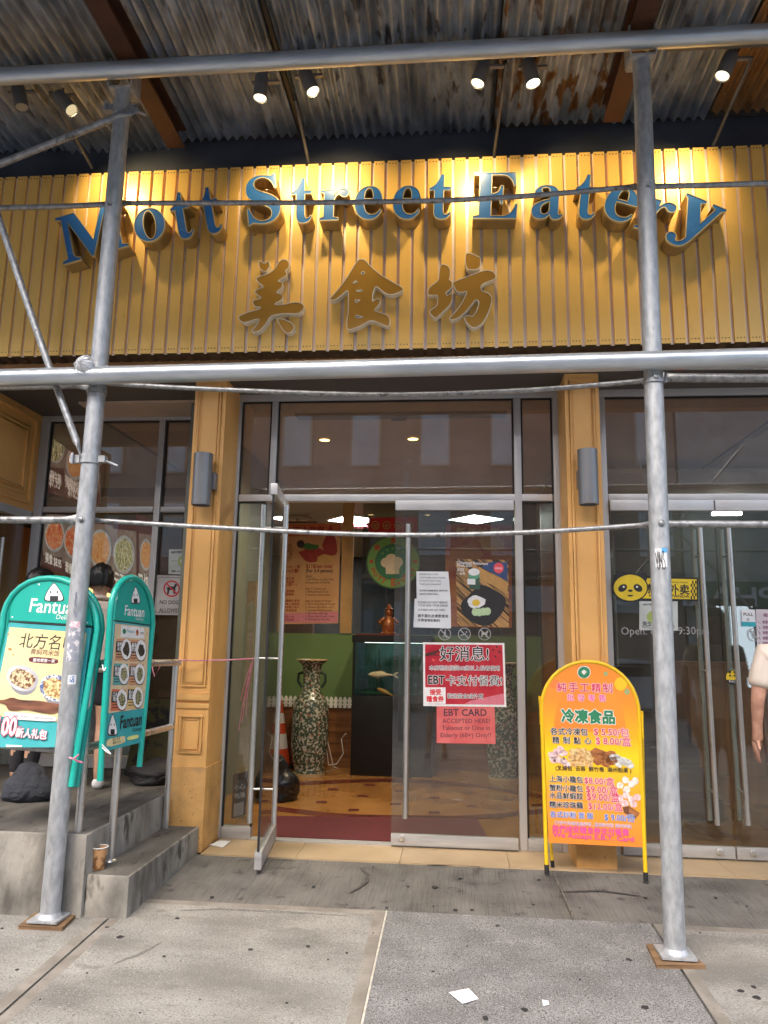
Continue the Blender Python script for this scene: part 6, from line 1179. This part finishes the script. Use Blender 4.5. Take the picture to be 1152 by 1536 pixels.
# left sidelight: dark leaflet and leaning boards behind the glass
pS = Pl((0, FY + .06, 0), (0, -1, 0))
def leaf(mb, pl, L):
    mb.text(pl, "小心", (352, 1185), (368, 1182), 0, .02, 1, L); mb.text(pl, "地滑", (352, 1198), (368, 1195), 0, .02, 1, L); mb.pp(pl, [(351, 1206), (366, 1202), (365, 1222), (350, 1226)], 0, L, 1)
sheet_notice("dark_leaflet", [(350, 1162), (372, 1156), (368, 1222), (347, 1228)], mat("dark_plum_paper", (.05, .03, .035), .5), "dark leaflet with pale print low in the left sidelight", "notice", leaf, [flat((.35, .3, .3)), flat((.28, .22, .22))], pl=pS)
mb = MB(); p0, p1 = PY(352, 1228, FY + .25), PY(366, 1228, FY + .25); mb.prism([[p0, p1, p1 + Vector((-.02, .12, 1.75)), p0 + Vector((-.02, .12, 1.75))]], (0, -1, 0), .03); tag(mb.build("leaning_board", flat((.36, .24, .10))), "tall yellowish board leaning inside the left sidelight", "board")
# right bay: wooden counter and steps
RY = 2.3
wc = thing("panelled_counter", "brown panelled wooden counter behind the right doors", "counter", PY(1090, 1190, RY)); c0, c1 = PY(1032, 1000, RY), PY(1030, 1205, RY)
M_cw = mat("orange_brown_wood", (.22, .085, .022), .4, col2=(.33, .14, .045), scale=3, stretch=(5, 1, .7))
mb = MB(); mb.box(c0.x, c0.x + 3, RY, RY + .5, .045, c0.z); mb.build("front_panel", M_cw, wc)
mb = MB(); mb.box(c0.x - .03, c0.x + 3, RY - .04, RY + .55, c0.z, c0.z + .045); mb.build("counter_top", M_cw, wc, bev=.006)
for k in range(3):
    a = c0.x + .12 + k * .72; mb = MB()
    for xa_, xb_, za, zc in ((a, a + .55, .25, .28), (a, a + .55, c0.z - .17, c0.z - .14), (a, a + .03, .28, c0.z - .17), (a + .52, a + .55, .28, c0.z - .17)): mb.box(xa_, xb_, RY - .018, RY - .001, za, zc)
    mb.build("raised_moulding", M_cw, wc, bev=.004)
stp = thing("indoor_steps", "dark brown indoor steps left of the wooden counter", "steps", PY(990, 1230, 1.6)); 
for k in range(4): mb = MB(); a = PY(955, 1200, 1.7); mb.box(a.x, c0.x - .02, 1.5 + k * .28, 3.4, .046 + k * .17, .046 + (k + 1) * .17 - .002); mb.build("step", mat("dark_stained_step", (.07, .035, .018), .35, var=.2, scale=4), stp)
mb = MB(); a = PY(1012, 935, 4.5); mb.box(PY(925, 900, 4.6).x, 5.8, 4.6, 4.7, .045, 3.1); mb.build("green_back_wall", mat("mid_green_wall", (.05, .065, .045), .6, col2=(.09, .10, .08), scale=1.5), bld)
for x0_, x1_, r0, r1, lab in ((930, 965, 1000, 1150, "narrow dark cupboard behind the right doors"),):
    a, b = PY(x0_, r1, 3.6), PY(x1_, r0, 3.6); mb = MB(); mb.box(a.x, b.x, 3.6, 3.9, .045, b.z); tag(mb.build("cupboard", mat("dark_cupboard", (.05, .05, .05), .5)), lab, "cupboard")
for x0_, lab in ((905, "far strip light left of the panda sticker"), (1040, "far strip light above the right doors' handles")):
    a = PZ(x0_ + 50, 770 if x0_ > 1000 else 841, 2.98); th = tag(MB().box(a.x - .16, a.x + .16, a.y - .03, a.y + .03, 2.96, 2.995).build("strip_light", emis("panel_glow", (1, .98, .93), 7)), lab, "ceiling light", "strip lights in the right room")
mb = MB(); mb.box(1.0, 5.9, 2.4, 4.6, 3.12, 3.16); mb.build("room_ceiling", mat("ceiling_tiles", (.35, .36, .34), .75), bld)
# alcove: slanting menu wall behind the window
pM = plane3(PY(70, 835, 1.3), PY(215, 905, 4.6), PY(70, 700, 1.3))
M_mb = mat("maroon_menu_board", (.10, .025, .018), .5, var=.15, emit=.15)  # boards given a glow of their own in place of the room's lamps
def board(pts, dishes, texts, lab):
    th = thing("menu_board", lab, "menu board", pM.at(*pts[0]), "menu boards behind the alcove window"); mb = MB(); mb.pp(pM, pts, .02, .0); mb.build("board_panel", M_mb, th)
    mb = MB()
    for x, y, rx, ry, k in dishes:
        mb.pp(pM, [(x - rx * 1.15, y - ry * 1.35), (x + rx * 1.15, y - ry * 1.2), (x + rx * 1.15, y + ry * 1.35), (x - rx * 1.15, y + ry * 1.2)], 0, .002, 5); mb.disc(pM, x, y, rx, ry, .004, 0, 0, 20); mb.disc(pM, x, y, rx * .86, ry * .85, .006, 0, k, 18, 0, .15)
    for s, a, b in texts: mb.text(pM, s, a, b, 4, .02, 1.2, .004)
    mb.build("dish_pictures", [mat("glow_bowl", (.5, .48, .46), .4, col2=(.75, .72, .70), scale=5, emit=.10), mat("glow_red_dish", (.40, .04, .012), .5, col2=(.50, .17, .05), scale=22, lo=.38, hi=.62, emit=.26, speck=(40, .6, (.62, .45, .3))), mat("glow_noodle_dish", (.42, .13, .03), .5, col2=(.55, .30, .12), scale=24, lo=.38, hi=.62, emit=.26, speck=[(30, .6, (.42, .08, .03)), (50, .64, (.10, .2, .04))]), mat("glow_green_dish", (.08, .09, .02), .5, col2=(.45, .36, .18), scale=24, lo=.38, hi=.6, emit=.26, speck=(34, .58, (.70, .62, .48))), mat("glow_print", (.70, .60, .52), .5, var=.05, emit=.25), mat("glow_dish_ground", (.22, .13, .10), .5, col2=(.34, .24, .19), scale=8, emit=.15)], th, recalc=False)  # dish prints also glow, brightened without any lamp
board([(66, 768), (222, 790), (222, 922), (60, 846)], [(82, 803, 15, 25, 1), (112, 812, 16, 27, 1), (150, 823, 17, 29, 2), (186, 832, 16, 29, 3)], [("美食 $8.95", (68, 842), (92, 852)), ("套餐 9.50", (98, 856), (118, 866)), ("红烧牛肉面", (140, 864), (165, 874)), ("云吞汤面", (172, 882), (200, 893)), ("9.95", (150, 880), (162, 885)), ("10.95", (185, 896), (200, 902))], "long lower maroon menu board with four dishes behind the alcove window")
board([(68, 636), (150, 690), (150, 762), (64, 735)], [(84, 672, 13, 23, 3), (114, 694, 15, 26, 2), (140, 712, 9, 20, 1)], [("咖喱牛腩", (70, 716), (92, 727)), ("$7.95", (74, 727), (90, 734)), ("海鲜炒面", (98, 730), (122, 742)), ("$10.5", (102, 742), (118, 750))], "upper maroon menu board, high in the alcove window's top pane")
board([(206, 768), (236, 772), (232, 930), (204, 918)], [(219, 832, 9, 24, 2)], [("叉烧饭", (208, 888), (230, 894)), ("$9.95", (212, 902), (226, 906))], "narrow menu board with one dish, right of the long one")
mb = MB(); pts = [PY(64, 852, 2.9), PY(210, 908, 2.9), PY(210, 960, 2.9), PY(60, 960, 2.9)]; mb.prism([pts], (0, -1, 0), .02); tag(mb.build("kitchen_glow_sheet", emis("kitchen_glow", (1.0, .62, .22), 1.0)), "glowing sheet standing in for the warm kitchen light under the long menu board", "glow sheet")  # emissive sheet added for the kitchen's warm light, not a real case
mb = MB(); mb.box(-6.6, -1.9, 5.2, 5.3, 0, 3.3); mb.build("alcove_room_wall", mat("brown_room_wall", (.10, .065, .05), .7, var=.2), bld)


# ================================================================== PEOPLE
M_skin = mat("skin_tan", (.52, .30, .20), .5, var=.06, scale=14); M_skinp = mat("skin_rosy", (.40, .20, .135), .5, col2=(.56, .31, .22), scale=18, bump=.08, bscale=90, speck=(70, .68, (.30, .14, .09)))
M_hair = mat("black_hair", (.008, .007, .007), .45, var=.4, scale=40, stretch=(1, 1, .2))
def skin(name, pts, edges, rad, m, parent, root=0, sub=2):
    me = bpy.data.meshes.new(name + "_cage"); me.from_pydata([tuple(p) for p in pts], edges, []); o = bpy.data.objects.new(name + "_cage", me); COL.objects.link(o)
    o.modifiers.new("s", 'SKIN'); sv = me.skin_vertices[0].data
    for i, r in enumerate(rad): sv[i].radius = r if isinstance(r, tuple) else (r, r); sv[i].use_root = (i == root)
    o.modifiers["s"].use_smooth_shade = True; ss = o.modifiers.new("u", 'SUBSURF'); ss.levels = sub; ss.render_levels = sub
    dg = bpy.context.evaluated_depsgraph_get(); dg.update(); r = bpy.data.meshes.new_from_object(o.evaluated_get(dg)); bpy.data.objects.remove(o); bpy.data.meshes.remove(me)
    r.name = name; r.materials.clear(); r.materials.append(m); r.polygons.foreach_set("material_index", [0] * len(r.polygons)); r.polygons.foreach_set("use_smooth", [True] * len(r.polygons)); q = bpy.data.objects.new(name, r); COL.objects.link(q); q.parent = parent
    if parent.type == 'EMPTY': q.matrix_parent_inverse = Matrix.Translation(-Vector(parent.location))
    return q
def person(label, loc, rot, H, arms, legs, shirt, bottom, shoe, skinm, hair_long=0.0, bottom_len="short", head_turn=0.0, lean=0.0):
    th = thing("person", label, "person", loc); k = H / 1.7; M = Matrix.Translation(Vector(loc)) @ Matrix.Rotation(rot, 4, 'Z')
    W = lambda x, y, z: M @ Vector((x * k, (y - lean * max(0, z - .9)) * k, z * k))   # faces local -y
    hd = lambda x, y, z: W(x * math.cos(head_turn) - y * math.sin(head_turn), x * math.sin(head_turn) + y * math.cos(head_turn), z)
    P = []; E_ = []; Rr = []
    def add(p, r, par=None):
        P.append(W(*p)); Rr.append(tuple(v * k for v in r) if isinstance(r, tuple) else r * k); i = len(P) - 1
        if par is not None: E_.append((par, i))
        return i
    pel = add((0, 0, .93), (.145, .10)); sp = add((0, 0, 1.08), (.125, .09), pel); ch = add((0, 0, 1.27), (.15, .105), sp); nb = add((0, .01, 1.425), (.06, .06), ch); nk = add((0, 0, 1.48), (.052, .052), nb)
    h1 = add((0, -.015, 1.545), (.066, .078), nk); h2 = add((0, -.012, 1.615), (.078, .094), h1); h3 = add((0, -.002, 1.67), (.06, .07), h2)
    for s, (el, wr, fing) in zip((-1, 1), arms):
        sh = add((s * .17, 0, 1.385), .058, ch); e = add(el, .042, sh); w_ = add(wr, .028, e); d = (Vector(wr) - Vector(el)).normalized(); pm = Vector(wr) + d * .06; p_ = add(tuple(pm), (.036, .020), w_)
        side = Vector((0, 1, 0)) if abs(d.y) < .8 else Vector((0, 0, 1)); crv = Vector((-s * .35, -.1, 0)) * fing
        for j in range(4):
            b = pm + d * .035 + side * (.028 - .019 * j); ln = (.062, .07, .066, .052)[j]; i1 = add(tuple(b), .0095, p_); i2 = add(tuple(b + (d + crv).normalized() * ln * .55), .0088, i1); add(tuple(b + (d + crv).normalized() * ln * .55 + (d + crv * 2.4).normalized() * ln * .5), .0075, i2)
        t1 = add(tuple(Vector(wr) + d * .035 + side * .036), .011, w_); add(tuple(Vector(wr) + d * .075 + side * .06 + crv * .02), .009, t1)
    for s, (kn, an) in zip((-1, 1), legs):
        hp = add((s * .085, 0, .88), .088, pel); kk = add(kn, .056, hp); cf = add(tuple(Vector(kn) * .62 + Vector(an) * .38 + Vector((0, .018, 0))), .054, kk); a_ = add(an, .036, cf); add((an[0], an[1] - .06, an[2] - .035), .032, a_)
    body = skin("body", P, E_, Rr, skinm, th)
    def cloth(nm, pts, ed, rad, m): return skin(nm, [W(*p) for p in pts], ed, [tuple(v * k for v in r) if isinstance(r, tuple) else r * k for r in rad], m, th)
    sp_, se, sr = [(0, 0, 1.22), (0, 0, 1.05), (0, 0, .92), (0, 0, .86), (0, .005, 1.36), (0, .01, 1.435)], [(0, 1), (1, 2), (2, 3), (0, 4), (4, 5)], [(.185, .132), (.175, .127), (.185, .133), (.188, .135), (.15, .10), (.075, .075)]
    for s, (el, wr, fing) in zip((-1, 1), arms):
        a = Vector((s * .17, 0, 1.385)); b = Vector(el); i = len(sp_); sp_ += [tuple(a), tuple(a.lerp(b, .55)), tuple(a.lerp(b, .82))]; sr += [.082, .075, .078]; se += [(4, i), (i, i + 1), (i + 1, i + 2)]
    cloth("shirt", sp_, se, sr, shirt)
    bp_, be, br = [(0, 0, .93), (0, 0, .99)], [(0, 1)], [(.175, .125), (.165, .12)]
    for s, (kn, an) in zip((-1, 1), legs):
        a = Vector((s * .09, 0, .87)); b = Vector(kn); c = Vector(an); i = len(bp_); bp_ += [tuple(a), tuple(a.lerp(b, .7))]; br += [.108, .092]; be += [(0, i), (i, i + 1)]
        if bottom_len == "long": bp_ += [tuple(b), tuple(b.lerp(c, .5)), tuple(b.lerp(c, .95))]; br += [.074, .064, .052]; be += [(i + 1, i + 2), (i + 2, i + 3), (i + 3, i + 4)]
    cloth("trousers" if bottom_len == "long" else "shorts", bp_, be, br, bottom)
    for s, (kn, an) in zip((-1, 1), legs):
        x, y, z = an; skin("shoe", [W(x, y + .045, z - .045), W(x, y - .02, z - .048), W(x, y - .10, z - .058), W(x, y - .165, z - .064)], [(0, 1), (1, 2), (2, 3)], [(.046 * k, .044 * k), (.047 * k, .047 * k), (.048 * k, .034 * k), (.038 * k, .022 * k)], shoe, th)
    # hair: a cap over the crown and back of the head, longer when asked
    bm = bmesh.new(); bmesh.ops.create_icosphere(bm, subdivisions=4, radius=1)
    for v in list(bm.verts):
        if v.co.y < -.35 and v.co.z < .45: bm.verts.remove(v)
        elif v.co.z < -.35 - hair_long: bm.verts.remove(v)
    me = bpy.data.meshes.new("hair")
    for v in bm.verts:
        n = 1 + .04 * math.sin(v.co.x * 31 + v.co.z * 23) + .03 * math.sin(v.co.y * 41); zz = v.co.z; v.co = Vector(hd(v.co.x * .098 * n, (v.co.y * .118 + .012) * n, 1.635 + v.co.z * .115 * n - (max(0, -zz) * hair_long * .9)))
    bm.to_mesh(me); bm.free(); me.polygons.foreach_set("use_smooth", [True] * len(me.polygons)); me.materials.append(M_hair); o = bpy.data.objects.new("hair", me); COL.objects.link(o); o.parent = th; o.matrix_parent_inverse = Matrix.Translation(-Vector(loc))
    sm = o.modifiers.new("thick", 'SOLIDIFY'); sm.thickness = .012
    for nm, q, r, m in (("nose", (0, -.108, 1.585), (.013, .018, .02), skinm), ("mouth", (0, -.098, 1.545), (.024, .008, .008), flat((.32, .1, .09))), ("eye", (-.032, -.094, 1.612), (.012, .008, .008), M_ink), ("eye", (.032, -.094, 1.612), (.012, .008, .008), M_ink), ("ear", (-.082, .0, 1.598), (.012, .02, .03), skinm), ("ear", (.082, .0, 1.598), (.012, .02, .03), skinm)):
        c = hd(*q); MB().ball(c, tuple(v * k for v in r), 0, 10).build(nm, m, th)
    return th, W
down = lambda s, out=.23, fwd=0.0: ((s * out, .03, 1.13), (s * (out + .02), -.04 - fwd, .90), .5)
legs0 = (((-.10, -.02, .48), (-.10, .02, .09)), ((.10, -.02, .48), (.10, .02, .09)))
M_bei = mat("beige_polo_cloth", (.58, .48, .40), .85, var=.06, scale=20, bump=.15, bscale=14)
M_crm = mat("cream_tee_cloth", (.62, .54, .46), .9, col2=(.72, .63, .55), scale=10, bump=.9, bscale=11, stretch=(1, 1, .5))
M_drk = mat("dark_cloth", (.02, .02, .025), .9, var=.2, bump=.2, bscale=14); M_shoew = mat("white_trainer", (.62, .61, .60), .6, var=.08); M_shoed = mat("dark_trainer", (.03, .03, .035), .6)
hp = PY(138, 868, -.05); sh = PZ(158, 1186, .402)
tA, WA = person("person in a beige polo shirt standing behind the teal boards", (-2.50, .12, .4), R(200), 1.50, (down(-1), down(1)), (((-.10, -.02, .48), (-.10, .05, .09)), ((.12, -.02, .48), (.13, -.06, .09))), M_bei, M_drk, M_shoew, M_skin, .1)
mb = MB(); mb.tube([WA(.068 * math.cos(t), .012 + .066 * math.sin(t), 1.455 + .014 * math.sin(t)) for t in [2 * math.pi * k / 20 for k in range(21)]], .014, 8)
mb.build("collar", M_bei, tA)
tB, WB = person("person in dark clothes with black hair at the left edge behind the large teal board", (-2.86, -.02, .4), R(150), 1.45, (down(-1), down(1)), legs0, M_drk, M_drk, M_shoed, M_skin, .3, "long")
tC, WC = person("person in a cream tee shirt with bare arms at the photo's right edge", (PY(1140, 1050, -.32).x + .225, -.32, .032), R(172), 1.66, (((-.24, .06, 1.12), (-.25, .0, .87), .5), ((.24, .03, 1.12), (.24, -.05, .88), .5)), legs0, M_crm, M_drk, M_shoed, M_skinp, .6)
tD, WD = person("photographer in a pale top and shorts, mirrored in the closed glass door", (-.22, -5.42, ground(-5.42)), R(180), 1.66, (((-.20, -.16, 1.18), (-.07, -.33, 1.36), .8), ((.20, -.16, 1.18), (.07, -.33, 1.36), .8)), (((-.10, -.02, .48), (-.12, .02, .09)), ((.10, -.02, .48), (.13, -.03, .09))), mat("pale_top", (.6, .6, .58), .8), mat("denim_blue", (.16, .22, .32), .85), M_shoed, M_skin, .5)
c = WD(0, -.42, 1.44); tag(MB().box(c.x - .04, c.x + .04, c.y - .004, c.y + .004, c.z - .07, c.z + .08).build("phone", M_black, bev=.006), "black phone held up by the mirrored photographer", "phone")
# bags on the landing
lumpy((-2.66, -.30, .401), (.15, .11, .12), .95, 6, mat("grey_bag_cloth", (.035, .038, .048), .85, var=.3, bump=.5, bscale=12), "grey_bag", "slumped grey cloth bag on the landing under the large teal board", "bag", 5)
b = PZ(225, 1178, .402); lumpy((b.x, b.y + .12, .401), (.19, .14, .09), .9, 6, mat("black_bundle_cloth", (.014, .014, .016), .7, bump=.3, bscale=20), "black_bundle", "black bundle lying on the landing beside the left pilaster", "bag", 9)
b = PX(230, 1105, -1.95) if False else PY(225, 1110, .6); mb = MB(); mb.prism([[(b.x - .22, .70, .42), (b.x + .15, .70, .42), (b.x + .10, .78, .95), (b.x - .17, .78, .95)]], (0, -1, 0), .02); tag(mb.build("striped_board", mat("yellow_black_stripes", (.012, .012, .011), .6, col2=(.07, .06, .015), scale=9, lo=.48, hi=.52)), "dark board with faint yellow stripes leaning under the alcove window", "board")

# ================================================================== ACROSS THE STREET (seen in the glass)
M_brick = mat("brown_brick", (.36, .235, .175), .85, col2=(.46, .31, .235), scale=2.0, bump=.2, bscale=14)
opp = thing("brick_building", "brown brick building with pale sash windows across the street, mirrored in the transoms", "building", (0, -21, 0))
mb = MB(); mb.box(-45, 8, -24, -21.0, -.3, 15); mb.build("wall", M_brick, opp)
wm = mat("pale_window", (.66, .66, .64), .2, var=.1, scale=1)
k = 0
for row in range(3):
    for i in range(12):
        x = -22.0 + i * 2.6; z0 = 4.6 + row * 3.3
        mb = MB(); mb.box(x, x + 1.15, -20.995, -20.93, z0, z0 + 2.1); f = mb.build("window", M_wht if row == 0 else M_tan, opp); mb = MB(); mb.box(x + .08, x + 1.07, -20.925, -20.92, z0 + .08, z0 + 2.02); mb.build("pane", wm, f)
mb = MB(); mb.box(-45, 8, -20.99, -20.6, 3.7, 4.0); mb.build("shop_cornice", M_soffit, opp)
ph = thing("pharmacy_building", "grey building with a green pharmacy fascia across the street, mirrored in the right doors", "building", (14, -21, 0))
mb = MB(); mb.box(8.1, 26, -24, -21.0, -.3, 11); mb.build("wall", mat("grey_brown_front", (.52, .48, .44), .85, var=.15, scale=2), ph)
mb = MB(); mb.box(8.3, 20, -20.995, -20.5, 2.7, 3.7); mb.build("fascia", mat("pharmacy_green", (.03, .13, .07), .5), ph)
vs, fs = tmesh("PHARMACY", .015); x0 = min(v.x for v in vs); x1 = max(v.x for v in vs); kk = 6.0 / (x1 - x0); mb = MB(); XP = PY(1158, 905, 21.5).x; mb.add([(XP - (v.x - x0) * kk, -20.494, 2.88 + v.y * kk * .8) for v in vs], fs); mb.build("lettering", M_wht, ph, recalc=False)
ki = thing("advert_kiosk", "slim street kiosk with a lit white and blue screen, mirrored in the right doors", "kiosk", (5.4, -9.5, -.3))
mb = MB(); mb.box(5.1, 5.9, -9.7, -9.45, -.36, 2.4); mb.build("case", M_cab, ki); mb = MB(); mb.box(5.16, 5.84, -9.448, -9.44, .7, 2.25); mb.build("screen", emis("lit_screen", (.75, .88, 1.0), 2.0), ki)

M_shut = mat("grey_shutter", (.52, .53, .54), .5, .1, var=.12, scale=1.2, stretch=(.2, 1, 6))
for x0, x1, m in ((-24, -19.5, M_shut), (-19, -14.2, mat("shop_white", (.62, .62, .6), .6)), (-13.6, -9.5, M_shut), (-9, -4.6, mat("shop_red", (.4, .06, .05), .6)), (-4, .6, M_shut), (1.2, 6.8, mat("shop_pale", (.55, .56, .55), .5))):
    mb = MB(); mb.box(x0, x1, -20.995, -20.7, .2 if m is M_shut else 2.6, 2.9 if m is M_shut else 3.5); mb.build("shopfront", m, opp)
def car(x, y, m, label):
    th = thing("parked_car", label, "car", (x, y, -.36)); L = 4.5
    prof = [(-2.25, .35), (-2.2, .85), (-1.4, .98), (-.8, 1.42), (.75, 1.45), (1.5, 1.0), (2.15, .9), (2.25, .4), (2.0, .25), (-2.0, .25)]
    mb = MB(); mb.prism([[(x + a, y + .85, b - .36) for a, b in chaikin(prof, 1)]], (0, 1, 0), 1.7); mb.build("body", m, th, bev=.03)
    mb = MB(); mb.prism([[(x + a, y + .862, b - .36) for a, b in ((-1.15, 1.02), (-.72, 1.36), (.68, 1.38), (1.22, 1.04))]], (0, 1, 0), .02); mb.build("side_window", M_cab, th)
    for s in (-1.4, 1.4): mb = MB(); mb.lathe((x + s, y + .87, -.03), [(.33, -.2), (.33, 0), (.2, .01), (.0, .012)], 20, 0, (0, 1, 0)); mb.build("wheel", M_black, th)
car(-1.2, -15.6, mat("silver_paint", (.5, .51, .53), .25, .6, var=.03), "silver parked car across the street, mirrored in the closed door"); car(4.6, -15.6, mat("white_car_paint", (.7, .7, .7), .25, var=.03), "white parked car across the street, mirrored in the right doors"); car(-8.2, -15.6, mat("dark_car_paint", (.03, .035, .05), .2, .3, var=.03), "dark blue parked car across the street, mirrored left of the entrance")

# outer row of the shed's posts at the kerb, behind the camera and mirrored in the glass
for x, lab in ((-1.9, "outer scaffold post at the kerb, mirrored in the left transom"), (2.3, "outer scaffold post at the kerb, mirrored in the right transom"), (4.6, "far right outer scaffold post at the kerb")):
    d = dup(postR, (x - postR.location.x, -6.05 - postR.location.y, -.2), lab)
    for ch in list(d.children):
        if ch.name.split(".")[0] in ("sticker", "scribble", "coupler"): bpy.data.objects.remove(ch)
for a, b, lab in (((2.3, 1.9), (4.6, 4.6), "rising diagonal brace between the kerb posts"), ((2.3, 4.6), (4.6, 1.9), "falling diagonal brace between the kerb posts"), ((-5, 2.9), (5.5, 2.9), "long kerb side brace mirrored across the transoms")):
    tag(MB().tube([(a[0], -6.0, a[1]), (b[0], -6.0, b[1])], .022, 10).build("scaffold_brace", M_brace), lab, "scaffold brace", GB)
